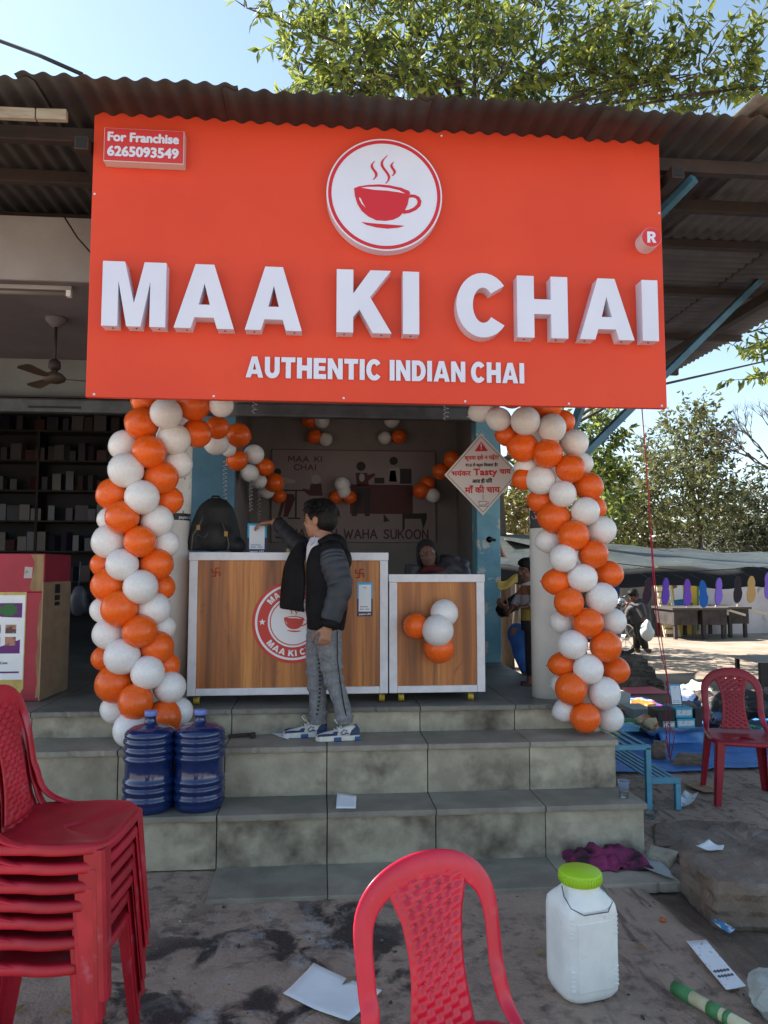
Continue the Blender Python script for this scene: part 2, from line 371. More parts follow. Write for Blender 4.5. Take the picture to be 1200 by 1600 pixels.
# ---------------------------------------------------------------- stone steps and platform
ZP, Z2, Z1 = .706, .549, .274
YP, Y2, Y1, YA = 4.62, 4.29, 4.00, 3.64
steps = T('stone_steps', 'grey slate steps up to the tea shop platform', 'steps', (0, 4.3, 0))
steps.location = (0,0,0)
def slab(x0, x1, y0, y1, z0, z1, name, mat, rough_edge=True, k=26):
    g = .003; x0 += g; x1 -= g; mb = MB(); vs = []
    n = k
    dz = [jit(.0015) for _ in range(4)]
    front = []
    for i in range(n+1):
        d = jit(.0018)
        if rough_edge and random.random() < .10: d += random.uniform(.003, .010)
        front.append(y0+d)
    for i in range(n+1):
        x = x0+(x1-x0)*i/n
        vs += [(x, front[i]+abs(jit(.002)), z0), (x, front[i], z0+(z1-z0)*.3), (x, front[i]+abs(jit(.002)), z1-.004), (x, front[i]+.005, z1+dz[0]*0), (x, y1, z1), (x, y1, z0)]
    fs = []
    for i in range(n):
        for j in range(6): a = i*6+j; b = i*6+(j+1) % 6; fs.append((a, a+6, b+6, b))
    fs += [tuple(range(6)), tuple(n*6+j for j in reversed(range(6)))]
    fs = [tuple(reversed(f)) for f in fs]
    mb.add(vs, fs); return mb.build(name, mat, steps)
J = [-4.0,-3.45,-2.87,-2.28,-1.70,-1.11,-.525,.05,.63,1.23]
def run(xs, y0, y1, z0, z1, name, mat, sh=0, **kw):
    for a, b in zip(xs[:-1], xs[1:]): slab(a+sh, b+sh, y0+jit(.002), y1, z0, z1, name, mat, **kw)
TT = .03
JV = [j for j in J if j >= -2.3]
run(JV+[1.80], Y1, Y2+.02, Z1-TT, Z1, 'tread_slab', m_stone)
run(JV+[1.765], Y2, YP+.02, Z2-TT, Z2, 'tread_slab', m_stone)
run(JV+[1.65], YP-.012, YP+.6, ZP-TT, ZP, 'floor_slab', m_floor)
for r in range(1, 8):
    run(J+[1.65], YP+.6*r+.004, YP+.6*r+.6, ZP-TT, ZP, 'floor_slab', m_floor, rough_edge=False, k=2)
run([-2.28,-1.70,-1.11,-.525,.05,.63,1.23]+[1.785], Y1+.018, Y1+.045, 0.0, Z1-TT-.002, 'riser_slab', m_riser, rough_edge=False, k=10)
run(JV+[1.75], Y2+.018, Y2+.045, Z1+.001, Z2-TT-.002, 'riser_slab', m_riser, rough_edge=False, k=10)
run(JV+[1.64], YP+.012, YP+.04, Z2+.001, ZP-TT-.002, 'riser_slab', m_riser, rough_edge=False, k=10)
run([-.525,.05,.63,1.23,1.80], YA, Y1+.017, -.04, .006, 'apron_slab', m_stone)
mb = MB(); mb.b2((-4,Y1+.046,-.05),(1.78,Y2+.03,Z1-TT-.001)); mb.b2((-4,Y2+.046,-.05),(1.745,YP+.03,Z2-TT-.001)); mb.b2((-6,YP+.041,-.05),(1.64,9.6,ZP-TT-.001))
mb.build('mortar_core', m_mortar, steps)
mb = MB(); mb.grid(lambda u, v: (1.782+.006*sin(v*19), Y1+.05+(Y2-Y1)*u*.98, v*(Z1-.035)), 6, 6); mb.grid(lambda u, v: (1.748+.006*sin(v*23), Y2+.05+(YP-Y2)*u*.98, Z1+.002+v*(Z2-Z1-.035)), 6, 6)
mb.build('side_render', m_white, steps)

# ---------------------------------------------------------------- building shell
bld = T('shop_building', 'low concrete shop building with open shop fronts behind the sign', 'building', (0, 6, 0)); bld.location = (0,0,0)
def part(name, mat, *boxes, parent=None, bev=0):
    mb = MB()
    for lo, hi in boxes: mb.b2(lo, hi)
    return mb.build(name, mat, bld if parent is None else parent, bev=bev)
part('veranda_ceiling', m_ceil, ((-6,4.86,3.43),(1.68,6.70,3.56)))
part('parapet', m_plaster, ((-6,4.84,3.432),(1.68,4.858,3.86)))
part('upper_wall', M('upper_wall_paint', (.17,.185,.19), (.13,.14,.15), sc=2, rough=.8), ((-6,6.702,3.06),(1.68,6.85,3.56)))
sb = part('shutter_box', m_shutter, ((-6,6.60,2.93),(-1.17,6.70,3.058)), ((-.76,6.62,2.93),(1.44,6.70,3.058)), bev=.02)
part('slot', m_black, ((-2.55,6.596,2.965),(-2.1,6.599,2.985)), parent=sb)
part('lintel_trim', m_darkmetal, ((-6,6.585,3.06),(-1.17,6.70,3.075)))
part('partition_wall', m_blue, ((-1.17,6.66,ZP),(-.765,6.72,2.93)), ((-1.17,6.72,ZP),(-1.05,9.4,3.43)))
part('room_side_wall', m_roomwall, ((-.88,6.722,ZP),(-.765,8.3,3.43))); part('room_side_wall', m_roomwall, ((1.55,6.902,ZP),(1.66,8.3,3.43)))
part('room_back_wall', m_roomwall, ((-.765,8.2,ZP),(1.55,8.3,3.43)))
part('room_ceiling', m_roomwall, ((-.9,6.86,3.40),(1.66,8.3,3.43)))
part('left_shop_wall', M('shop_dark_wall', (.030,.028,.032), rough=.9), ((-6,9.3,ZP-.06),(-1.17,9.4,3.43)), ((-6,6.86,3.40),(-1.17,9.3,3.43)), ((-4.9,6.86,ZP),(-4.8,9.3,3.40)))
bp_ = part('blue_post', m_bluechip, ((1.445,6.68,ZP),(1.665,6.90,3.06)), bev=.008)
mb = MB(); mb.tube([(1.56,6.66,1.83),(1.56,6.62,1.83),(1.60,6.60,1.82)], .012, 8); mb.lathe([(.03,0),(.03,.012),(0,.014)], (1.56,6.68,1.83), 10, ax='y'); mb.build('hook', m_darkmetal, bp_)
for cx, cy, nm in ((-.975, 4.99, 'left'), (1.545, 4.90, 'right')):
    mb = MB(); mb.lathe([(.118,ZP),(.117,1.5),(.119,2.4),(.117,3.43),(.117,3.85)], (cx, cy, 0), 28); mb.build('pillar', m_white, bld, True)
# scraps of paper posters on the pillars
def decal(name, mat, cx, cy, r, a0, a1, z0, z1, parent=bld, off=.0025):
    mb = MB(); mb.grid(lambda u, v: (cx+(r+off)*sin(radians(a0+(a1-a0)*u)), cy-(r+off)*cos(radians(a0+(a1-a0)*u)), z0+(z1-z0)*v), 10, 2); return mb.build(name, mat, parent, True)
m_poster = M('poster_print', (.75,.74,.72), (.10,.09,.10), sc=26, lo=.60, hi=.63, rough=.6, st=(1,1,.5))
pz0, pz1 = P(290,802,4.9).z, P(290,742,4.9).z
decal('poster', m_poster, -.975, 4.99, .118, -20, 85, pz0, pz1)
decal('poster_footer', M('footer_black', (.02,.02,.022), rough=.5), -.975, 4.99, .118, -20, 85, pz0-.045, pz0)
mb = MB(); text_mesh(mb, 'paytm UPI', lambda u, v, d: (-.975+(.121-d)*sin(radians(30)+u/.12), 4.99-(.121-d)*cos(radians(30)+u/.12), pz0-.035+v), .02, .001, .0008); mb.build('lettering', m_signwhite, bld)
rz0, rz1 = P(840,826,4.9).z, P(840,798,4.9).z
decal('poster', M('poster_dark', (.05,.05,.055), (.6,.6,.6), sc=30, lo=.58, hi=.62, rough=.6), 1.545, 4.90, .118, -88, -20, rz0, rz1)

# ---------------------------------------------------------------- corrugated roof
roof = T('corrugated_roof', 'dark rusty corrugated iron roof over the sign and veranda', 'roof', (0, 5, 3.9)); roof.location = (0,0,0)
m_gi2 = M('roof_sheet_pale', (.15,.14,.14), (.10,.09,.09), sc=4, lo=.35, hi=.7, rough=.55, metal=.25, bump=.1, bsc=30, rnd=.15)  # paler tone for the rear sheets and those at the right end
def sheetY(x0, x1, y0, y1, z0, z1, pitch=.094, amp=.0095, droop=0):
    n = int((x1-x0)/pitch*10); ph = random.uniform(0, 6); jy = jit(.02); mb = MB()
    def fn(u, v):
        x = x0+(x1-x0)*u; y = y0+jy*(1-v)+(y1-y0)*v
        z = z0+(z1-z0)*v+amp*cos(2*pi*x/pitch)+.008*mnoise.noise((x*2, y*1.5, ph))
        if v < .12: z += .006*mnoise.noise((x*9, 1, ph))*(1-v/.12)
        return (x, y, z)
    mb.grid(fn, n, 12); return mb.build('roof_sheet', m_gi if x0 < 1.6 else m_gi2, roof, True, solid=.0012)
def sheetX(x0, x1, y0, y1, z0, z1, pitch=.094, amp=.0115):
    n = int((y1-y0)/pitch*6); mb = MB()
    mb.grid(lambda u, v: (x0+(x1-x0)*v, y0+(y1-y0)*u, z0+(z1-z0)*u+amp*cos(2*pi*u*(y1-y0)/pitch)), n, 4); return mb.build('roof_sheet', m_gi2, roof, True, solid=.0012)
x = -6.2; k = 0
while x < 4.0:
    w = .96 if x < 3 else 4.25-x
    sheetY(x-.05, x+w+.03, 3.45, 5.32, 3.885+(k % 2)*.004, 3.975+(k % 2)*.004); x += w; k += 1
    if w != .96: break
x = -6.2
while x < 4.0:
    w = 1.9 if x < 2 else 4.22-x
    sheetX(x, x+w+.02, 5.02, 9.0, 3.925, 3.93); x += w
    if w != 1.9: break
def beam(name, a, b, w, h, mat=m_darkmetal): mb = MB(); mb.bar(a, b, w, h); return mb.build(name, mat, roof, bev=.003)
beam('purlin', (-6.2,3.80,3.80), (4.2,3.80,3.80), .05, .075)
beam('purlin', (-6.2,4.36,3.87), (4.2,4.36,3.87), .05, .075)
beam('purlin', (-6.2,4.95,3.90), (4.2,4.95,3.90), .05, .06)
beam('purlin', (1.72,5.75,3.87), (4.2,5.75,3.87), .05, .06); beam('purlin', (1.72,6.9,3.87), (4.2,6.9,3.87), .05, .06); beam('purlin', (1.72,8.2,3.87), (4.2,8.2,3.87), .05, .06)
for xx in (-1.22, 1.935):
    r = beam('rafter', (xx,3.70,3.715), (xx,5.6,3.75), .07, .07)
    mb = MB(); mb.box((xx,3.699,3.715),(.05,.004,.05)); mb.build('tube_mouth', m_black, r)
beam('rafter', (3.62,3.6,3.75), (3.62,8.9,3.78), .07, .09)
# blue braces between the post and the eaves
b0, b1 = P(915,708,5.05), P(1188,437,5.6)
beam('brace', b0+(b0-b1)*.06, b1, .05, .05, m_strut)
beam('brace', P(888,690,4.98), P(910,628,4.9), .05, .05, m_strut)
beam('brace', (1.545,4.95,3.2), (2.08,3.8,3.74), .045, .045, m_strut)
# neighbouring sheet at the far right corner
mb = MB(); mb.grid(lambda u, v: (2.18+1.2*u, 3.35+.9*v, 3.93+.10*v+.02*cos(u*1.2/.094*2*pi)*.6), 60, 4); mb.build('lapped_sheet', M('gi_light', (.25,.23,.20), (.16,.13,.11), sc=5, rough=.6, metal=.2), roof, True, solid=.0012)
pb = P(0,178,3.62); pe = P(105,181,3.62)
for a, b in ((pb+Vector((-.6,0,0)), pb+(pe-pb)*.53), (pb+(pe-pb)*.55, pe)):
    mb = MB(); mb.bar(a, b, .03, .055); mb.build('eaves_batten', M('batten_wood', (.36,.31,.24), (.25,.2,.15), sc=20, st=(.2,1,1), rough=.8), roof, bev=.003)
tc_ = MB(); tc_.tube([P(-120,20,3.9), P(0,64,3.7), P(60,86,3.6), P(128,116,3.46)], .010, 8)
tag(tc_.build('power_cable', m_black, None, True), 'black power cable running from the sky onto the roof edge', 'cable')

# ---------------------------------------------------------------- sign board
YS = 3.75
X0, X1, ZB, ZT = -1.175, 1.855, 2.415, 3.945
sign = T('shop_sign', 'big red-orange sign board with raised white letters reading MAA KI CHAI', 'sign', (0,0,0))
m_sign = M('sign_red', (.70,.072,.034), (.655,.064,.032), sc=1.4, rough=.45, spec=.22, bump=.02, bsc=2.0, bdist=.05)
mb = MB(); mb.b2((X0, YS, ZB), (X1, YS+.035, ZT)); mb.build('panel', m_sign, sign, bev=.003)
mb = MB()
for z in (ZB+.04, ZT-.3): mb.b2((X0+.03, YS+.037, z), (X1-.03, YS+.075, z+.04))
for xx in (X0+.1, .34, X1-.14): mb.b2((xx, YS+.077, ZB+.02), (xx+.04, YS+.115, ZT-.12))
mb.build('back_frame', m_darkmetal, sign)
def onsign(x, z, Yf):      # returns placement function for flat art facing the street
    return lambda u, v, d: Vector((x+u, Yf+d, z+v))
def sign_letters(word, x0px, x1px, yref, Yf, Yb, h, zb, name, mat, gap=.09, space=.36):
    xa, xb = P(x0px, yref, Yf).x, P(x1px, yref, Yf).x; sx = (xb-xa)/word_width(word, gap, space); x = xa
    for c in word:
        if c == ' ': x += space*sx; continue
        w, loops = glyph(c); mb = MB()
        mb.plate([[(p[0]*sx, p[1]*h) for p in lp] for lp in loops], lambda u, v, d, x=x: Vector((x+u, d, zb+v)), Yf, Yb)
        o = mb.build(name, mat, sign, bev=.003 if h > .2 else .0012, seg=2)
        o['label'] = 'white letter '+c
        x += (w+gap)*sx
LF = YS-.075
zb = P(600, 521, LF).z; zt = P(600, 423, LF).z
for ch, a, b in (('M',159,259),('A',272,366),('A',383,472),('K',526,611),('I',629.5,655),('C',713,793),('H',808,887),('A',905,990),('I',1003,1028)):
    sign_letters(ch, a, b, 470, LF, YS-.001, zt-zb, zb, 'letter', m_signwhite)
SF = YS-.012; z2b, z2t = P(600,593,SF).z-.004, P(600,562,SF).z
for wd, a, b in (('AUTHENTIC',384,596),('INDIAN',609,727),('CHAI',736,819)):
    sign_letters(wd, a, b, 578, SF, YS-.001, z2t-z2b, z2b, 'small_letter', m_signwhite)
# round cup emblem
def cup_art(mb, f, r, mi_red=0, mi_white=1, ring=True):
    """cup, steam and saucer inside radius r"""
    def pl(pts, d0, d1, mi): mb.plate([[(x*r, y*r) for x, y in pts]], f, d0, d1, mi)
    cup = [(-.56,.09)]+[(-.56+.0*i, .09) for i in ()]+[(-.545,-.05),(-.50,-.2),(-.42,-.33),(-.30,-.43),(-.15,-.495),(.02,-.50),(.16,-.47),(.27,-.41),(.36,-.31),(.42,-.18),(.455,-.02),(.47,.05),(.45,.085),(.3,.14),(.1,.175),(-.1,.185),(-.3,.165),(-.47,.13)]
    pl(cup, -.003, 0, mi_red)
    pl([(-.43,.105),(-.2,.075),(.05,.07),(.25,.05),(.38,.03),(.27,.085),(.1,.12),(-.1,.135),(-.3,.125)], -.0042, -.003, mi_white)
    pl([(-.47,-.08),(-.44,-.1),(-.40,-.19),(-.35,-.27),(-.42,-.2),(-.46,-.13)], -.0042, -.003, mi_white)
    ho = [(.47,.02),(.56,.02),(.64,-.02),(.68,-.10),(.66,-.19),(.58,-.27),(.46,-.33),(.34,-.355)]; hi_ = [(.345,-.29),(.44,-.275),(.53,-.23),(.595,-.165),(.61,-.10),(.58,-.05),(.52,-.03),(.45,-.04)]
    pl(ho+hi_, -.0026, 0, mi_red)
    pl([(-.42,-.545),(-.2,-.56),(.1,-.57),(.36,-.58),(.25,-.62),(.05,-.645),(-.15,-.63),(-.33,-.59)], -.003, 0, mi_red)
    for cx, sc, y0 in ((-.21,1.0,.27), (0,1.5,.21), (.14,.75,.36)):
        L, R = [], []
        for i in range(13):
            t = i/12; x = cx+.05*sc*sin(t*2*pi+ (0 if cx else .3))+.03*t; y = y0+.36*t*sc; w = .024*sin(pi*min(1, t*.92+.06))+.003
            L.append((x-w, y)); R.append((x+w, y))
        pl(L+list(reversed(R)), -.003, 0, mi_red)
def disc(mb, f, r0, r1, d0, d1, mi=0, n=64):
    loops = [arc(0,0,r1,r1,0,360,n)[:-1]]
    if r0 > 0: loops.append(arc(0,0,r0,r0,0,360,n)[:-1])
    mb.plate(loops, f, d0, d1, mi)
cf = P(601,304,YS-.06); RR = 94.5*(YS-.06)/FPX*1.0
emb = MB(); fe = lambda u, v, d: Vector((cf.x+u, YS-.06+d, cf.z+v))
disc(emb, fe, 0, RR, 0, .059, 0, 72); eo = emb.build('emblem_disc', m_signwhite, sign, bev=.003)
mb = MB(); disc(mb, fe, RR*.915, RR*.972, -.002, .0005, 0, 72); cup_art(mb, fe, RR*.94); mb.build('cup_emblem', [m_red, m_signwhite], eo)
# phone number box
a, b = P(163,199,YS-.06), P(287,257,YS-.06)
mb = MB(); mb.b2((a.x, YS-.06, b.z), (b.x, YS-.001, a.z)); bo = mb.build('number_box', M('box_side', (.62,.50,.50), rough=.4), sign, bev=.002)
mb = MB(); mb.b2((a.x+.004, YS-.063, b.z+.004), (b.x-.004, YS-.0602, a.z-.004)); mb.build('box_face', M('box_red', (.55,.035,.035), rough=.35), bo)
mb = MB(); hh = a.z-b.z
text_mesh(mb, 'For Franchise', lambda u, v, d: Vector((a.x+.022+u, YS-.0632+d, b.z+hh*.60+v)), hh*.26, .001, .0032, width=b.x-a.x-.05)
text_mesh(mb, '6265093549', lambda u, v, d: Vector((a.x+.022+u, YS-.0632+d, b.z+hh*.16+v)), hh*.28, .001, .0034, width=b.x-a.x-.05)
mb.build('box_lettering', m_signwhite, bo)
# registered mark
c = P(1018,371,YS-.085); r = 17*(YS-.085)/FPX; fr = lambda u, v, d: Vector((c.x+u, YS-.085+d, c.z+v))
mb = MB(); disc(mb, fr, 0, r, 0, .084, 0, 40); ro = mb.build('registered_badge', M('badge_side', (.66,.58,.62), rough=.4), sign, bev=.002)
mb = MB(); disc(mb, fr, 0, r*.97, -.002, .0, 0, 40); mb.build('badge_face', M('badge_red', (.58,.03,.03), rough=.35), ro)
mb = MB(); gw, lp = glyph('R'); mb.plate([[((p[0]-.44)*r*1.05, (p[1]-.5)*r*1.12) for p in l] for l in lp], fr, -.004, -.002); mb.build('badge_letter', m_signwhite, ro)
for i, (x, y) in enumerate(((147,616),(334,619),(537,622),(727,627),(889,631),(1034,634),(148,303),(1030,333),(690,212),(262,171),(930,206))):
    q = P(x, y, YS); mb = MB(); mb.lathe([(0,-.004),(.005,-.003),(.007,0)], (q.x, YS, q.z), 10, ax='y'); mb.build('screw', m_signwhite, sign, True)
# small drain holes under the letters
mb = MB()
for x, y in ((175,513),(212,514),(248,514),(291,516),(351,517),(397,519),(460,520),(538,522),(596,524),(642,525),(820,528),(870,530),(915,532),(973,533),(1015,534)):
    q = P(x, y, LF+.012); mb.lathe([(.0045,-.003),(.0045,.003)], (q.x, LF+.03, zb), 8)
mb.build('drain_holes', m_black, sign)
# ---------------------------------------------------------------- counters
def wood_mat():
    m = bpy.data.materials.new('laminate'); m.use_nodes = True; n = m.node_tree.nodes; L = m.node_tree.links; b = n['Principled BSDF']
    tc = n.new('ShaderNodeTexCoord')
    def nz(sc, st, det=6, dist=0, rg=.55):
        mp = n.new('ShaderNodeMapping'); mp.inputs['Scale'].default_value = st; L.new(tc.outputs['Object'], mp.inputs[0])
        t = n.new('ShaderNodeTexNoise'); t.inputs['Scale'].default_value = sc; t.inputs['Detail'].default_value = det; t.inputs['Distortion'].default_value = dist; t.inputs['Roughness'].default_value = rg
        L.new(mp.outputs[0], t.inputs['Vector']); return t.outputs['Fac']
    cr = n.new('ShaderNodeValToRGB'); L.new(nz(9, (1,1,.05), 5, .6), cr.inputs[0]); e = cr.color_ramp
    e.elements[0].position = .30; e.elements[0].color = (.15,.050,.018,1); e.elements[1].position = .72; e.elements[1].color = (.68,.30,.080,1)
    x = e.elements.new(.45); x.color = (.36,.122,.036,1); x = e.elements.new(.56); x.color = (.52,.19,.050,1)
    def mix(f, a, c, amt):
        x = n.new('ShaderNodeMix'); x.data_type = 'RGBA'; r = n.new('ShaderNodeMapRange'); r.clamp = True
        r.inputs['From Min'].default_value, r.inputs['From Max'].default_value, r.inputs['To Max'].default_value = amt
        L.new(f, r.inputs[0]); L.new(r.outputs[0], x.inputs[0]); L.new(a, x.inputs[6]); x.inputs[7].default_value = (*c, 1); return x.outputs[2]
    col = mix(nz(60, (1,1,.03), 5), cr.outputs[0], (.17,.07,.035), (.45,.75,.75))
    col = mix(nz(5, (1.6,1.6,.35), 8, 1.2, .7), col, (.10,.045,.028), (.60,.70,.75))
    L.new(col, b.inputs['Base Color']); b.inputs['Roughness'].default_value = .38; b.inputs['Specular IOR Level'].default_value = .4
    return m
m_lam = wood_mat(); m_frame = M('aluminium_frame', (.72,.72,.76), (.62,.62,.67), sc=14, lo=.45, hi=.7, rough=.4)
m_caster = M('caster_yellow', (.55,.38,.03), (.30,.2,.03), sc=40, rough=.5)
YC = 4.76
def counter(label, x0, x1, z0, z1, dep, casters):
    t = T('service_counter', label, 'counter', ((x0+x1)/2, YC+dep/2, ZP)); t.location = (0,0,0)
    w = .052
    mb = MB(); mb.b2((x0+w*.6, YC+.016, z0+w*.6), (x1-w*.6, YC+.028, z1-w*.6)); mb.build('front_panel', m_lam, t)
    for lo, hi, nm in (((x0,YC,z0),(x0+w,YC+.05,z1-w),'frame_post'), ((x1-w,YC,z0),(x1,YC+.05,z1-w),'frame_post'), ((x0+w+.001,YC+.001,z0),(x1-w-.001,YC+.05,z0+w-.008),'bottom_rail'), ((x0-.003,YC-.003,z1-w+.001),(x1+.003,YC+.05,z1),'top_rail')):
        mb = MB(); mb.b2(lo, hi); mb.build(nm, m_frame, t, bev=.003)
    mb = MB(); mb.b2((x0+.002, YC+.052, z0), (x0+.018, YC+dep, z1-.03)); mb.b2((x1-.018, YC+.052, z0), (x1-.002, YC+dep, z1-.03)); mb.build('side_panel', m_lam, t)
    mb = MB(); mb.b2((x0, YC+.0505, z1-.028), (x1, YC+dep, z1-.004)); mb.build('counter_top', m_frame, t, bev=.003)
    for cx, cy in casters:
        mb = MB(); mb.lathe([(.022,-.018),(.026,-.012),(.022,-.006),(.026,0),(.022,.006),(.026,.012),(.022,.018)], (cx, cy, ZP+.026), 16, ax='x'); c = mb.build('caster', m_caster, t, True)
        mb = MB(); mb.box((cx, cy, ZP+.052), (.05,.03,.008)); mb.build('caster_plate', m_darkmetal, c)
    return t
xb0, xb1, xs0, xs1 = -.82, .442, .450, 1.075
zc0 = ZP+.058
zc1, zs1 = 1.662, 1.522
big = counter('tall wood-panelled counter with a round red cup logo', xb0, xb1, zc0, zc1, .42, [(-.765,4.80),(.405,4.80),(-.7,5.1),(.38,5.1)])
small = counter('short wood-panelled counter with four balloons stuck on its front', xs0, xs1, zc0, zs1, .40, [(.53,4.80),(.985,4.80),(.53,5.1),(.985,5.1)])
# round logo on the tall counter
lc = P(458,972,YC); LR = 63*YC/FPX
lf = lambda u, v, d: Vector((lc.x+u, YC+.013+d, lc.z+v))
m_lred = M('sticker_red', (.55,.025,.022), rough=.35); m_lwhite = M('sticker_white', (.78,.79,.84), rough=.35)
mb = MB(); disc(mb, lf, 0, LR, 0, .003, 0, 64); lo_ = mb.build('round_logo', m_lred, big)
mb = MB(); disc(mb, lf, LR*.87, LR*.925, -.0015, 0, 0, 64); disc(mb, lf, 0, LR*.615, -.0015, 0, 0, 64)
def arc_word(mb, wd, f, rad, h, a_mid, out=True, gap=.1):
    tot = word_width(wd, gap)*h; s = -tot/2
    for c in wd:
        if c == ' ': s += .36*h; continue
        w, loops = glyph(c)
        def g(u, v, d):
            r = rad+v if out else rad-v
            a = (a_mid-(s+u)/(rad+h/2)) if out else (a_mid+(s+u)/(rad-h/2))
            return f(r*cos(a), r*sin(a), d)
        mb.plate([[(p[0]*h, p[1]*h) for p in l] for l in loops], g, -.0015, 0); s += (w+gap)*h
arc_word(mb, 'MAA KI CHAI', lf, LR*.68, LR*.15, pi/2, True, .16); arc_word(mb, 'MAA KI CHAI', lf, LR*.83, LR*.15, -pi/2, False, .16)
for sx in (-1, 1):
    mb.plate([[(sx*LR*.75+LR*(.085 if i % 2 == 0 else .036)*sin(i*pi/5), LR*(.085 if i % 2 == 0 else .036)*cos(i*pi/5)) for i in range(10)]], lf, -.0015, 0)
mb.build('logo_lettering', m_lwhite, lo_)
mb = MB(); disc(mb, lambda u, v, d: lf(u, v, d-.0016), LR*.545, LR*.57, -.0012, 0, 0, 64); cup_art(mb, lambda u, v, d: lf(u+.01, v+.015, d-.0016), LR*.47); mb.build('logo_cup', [m_lred, m_lwhite], lo_)
# auspicious hand-painted marks on the laminate
m_sind = M('sindoor', (.30,.02,.012), (.26,.035,.015), sc=60, rough=.7)
for px, py in ((337,894),(562,896)):
    q = P(px, py, YC+.015); s = .026; mb = MB()
    for i, (a, b) in enumerate((((-1,0),(1,0)),((0,-1),(0,1)),((0,1),(1,1)),((1,0),(1,-1)),((0,-1),(-1,-1)),((-1,0),(-1,1)))):
        A = Vector((q.x+a[0]*s, YC+.0155-i*.0002, q.z+a[1]*s)); B = Vector((q.x+b[0]*s, YC+.0155-i*.0002, q.z+b[1]*s)); mb.bar(A, B, .0085, .0008, ref=Vector((0,1,0)))
    for a, b in ((-.5,.5),(.5,.5),(-.5,-.5),(.5,-.5)): mb.box((q.x+a*s, YC+.0150, q.z+b*s), (.005,.001,.005))
    mb.build('painted_mark', m_sind, big)
# payment cards (scan code left blank)
m_cy = M('card_cyan', (.03,.36,.68), rough=.35); m_nv = M('card_navy', (.012,.018,.09), rough=.35); m_cw = M('card_white', (.74,.77,.82), rough=.4)
def pay_card(t, f, w, h):
    """w x h card, origin bottom centre"""
    def rect(x0, x1, z0, z1, d0, d1, mat, nm):
        mb = MB(); mb.plate([[(x0,z0),(x1,z0),(x1,z1),(x0,z1)]], f, d0, d1); return mb.build(nm, mat, t)
    rect(-w/2, w/2, h*.52, h, -.003, 0, m_cy, 'card_head'); rect(-w/2, w/2, 0, h*.519, -.003, 0, m_nv, 'card_foot')
    face = rect(-w*.40, w*.40, h*.14, h*.93, -.0045, -.003, m_cw, 'card_face')
    mb = MB(); text_mesh(mb, 'paytm UPI', lambda u, v, d: f(-w*.36+u, h*.045+v, d-.003), h*.05, .0006, .0006, width=w*.72); mb.build('card_lettering', m_cw, t)
    mb = MB()
    for k, (zz, ww) in enumerate(((.83,.2),(.27,.62),(.20,.62))):
        for i in range(7): 
            if (i*5+k) % 7 != 3: mb.plate([[((-ww/2+ww*i/7)*w, h*zz), ((-ww/2+ww*(i+.72)/7)*w, h*zz), ((-ww/2+ww*(i+.72)/7)*w, h*(zz+.022)), ((-ww/2+ww*i/7)*w, h*(zz+.022))]], f, -.0052, -.0045)
    mb.build('card_print', m_nv, face)
q = P(570,963,YC+.014); pc = T('payment_sticker', 'blue and white payment card stuck on the tall counter', 'card', (q.x, YC+.0155, q.z)); 
pay_card(pc, lambda u, v, d: Vector((u, d, v)), .10, .218)
q = P(401,858,4.92)
st = T('payment_standee', 'blue and white payment standee on top of the tall counter', 'card', (q.x, 4.93, zc1-.003), radians(4))
pay_card(st, lambda u, v, d: Vector((u, d+v*.18, v)), .125, .20)
mb = MB(); mb.bar((0,.02,.10),(0,.10,0),.05,.003); mb.build('easel_leg', m_nv, st)

# ---------------------------------------------------------------- balloons
m_bor = M('balloon_orange', (.86,.135,.012), (.78,.11,.010), sc=7, rough=.27, rnd=.10, spec=.5)
m_bwh = M('balloon_white', (.80,.78,.78), (.74,.72,.72), sc=7, rough=.27, rnd=.06, spec=.5)
def balloon_mesh(mat, nm):
    mb = MB(); n = 20; prof = []
    for i in range(15):
        a = pi*i/14; z = -cos(a); r = sin(a)*(1-.10*max(0, -z)**1.5); prof.append((max(r, 1e-7 if i in (0, 14) else r), z*1.06+(-.06*max(0, -z)**3)))
    mb.lathe(prof, (0,0,0), n); mb.lathe([(.02,-1.10),(.06,-1.17),(.09,-1.22)], (0,0,0), 8)
    return mb.mesh(nm, mat, True)
bm_o, bm_w = balloon_mesh(m_bor, 'balloon_o'), balloon_mesh(m_bwh, 'balloon_w')
def balloon(t, p, r, col, axis_=None):
    o = bpy.data.objects.new('balloon', bm_o if col == 'O' else bm_w); COL.objects.link(o); o.parent = t; o.location = p; k = 1+jit(.045); o.scale = (r*k*(1+jit(.03)), r*k*(1+jit(.03)), r*k)
    d = Vector(axis_) if axis_ is not None else Vector((jit(1), -.6, jit(.6)))
    o.rotation_euler = d.to_track_quat('Z', 'Y').to_euler(); return o
LB = '''260 646 24.5 W 0|221 662 26 O 1|228 627 22 O 2|302 632 27 O 1|307 677 22 O 2|272 686 25 W 1|194 696 23 W 2|233 706 24.5 O 0|277 725 22 W 2|197 735 26 W 0|251 747 26 O 1|176 772 24 O 1|222 777 25.5 W 0|263 782 22 O 2|191 808 26 O 0|245 814 25 W 1|172 811 20 W 2|219 846 25 O 0|171 846 25 W 1|258 850 21 W 2|162 882 20 O 2|191 882 26 W 0|244 882 26 O 1|170 914 25 O 1|220 917 26 W 0|252 917 21 O 2|187 951 27 O 0|240 951 25 W 1|162 953 19 W 2|219 986 26 O 0|170 990 24 W 1|253 980 20 W 2|191 1026 27 W 0|245 1012 24 O 1|164 1028 20 O 2|231 1051 25 W 0|258 1040 21 O 2|179 1068 28 O 1|212 1096 27 O 0|265 1074 24 W 1|180 1108 21 W 2|256 1120 24 O 1|278 1112 21 W 2|204 1140 26 W 0|250 1150 22 W 2|345 633 19 W 1|250 600 25 O 1|285 596 24 W 1|320 604 24 O 2'''
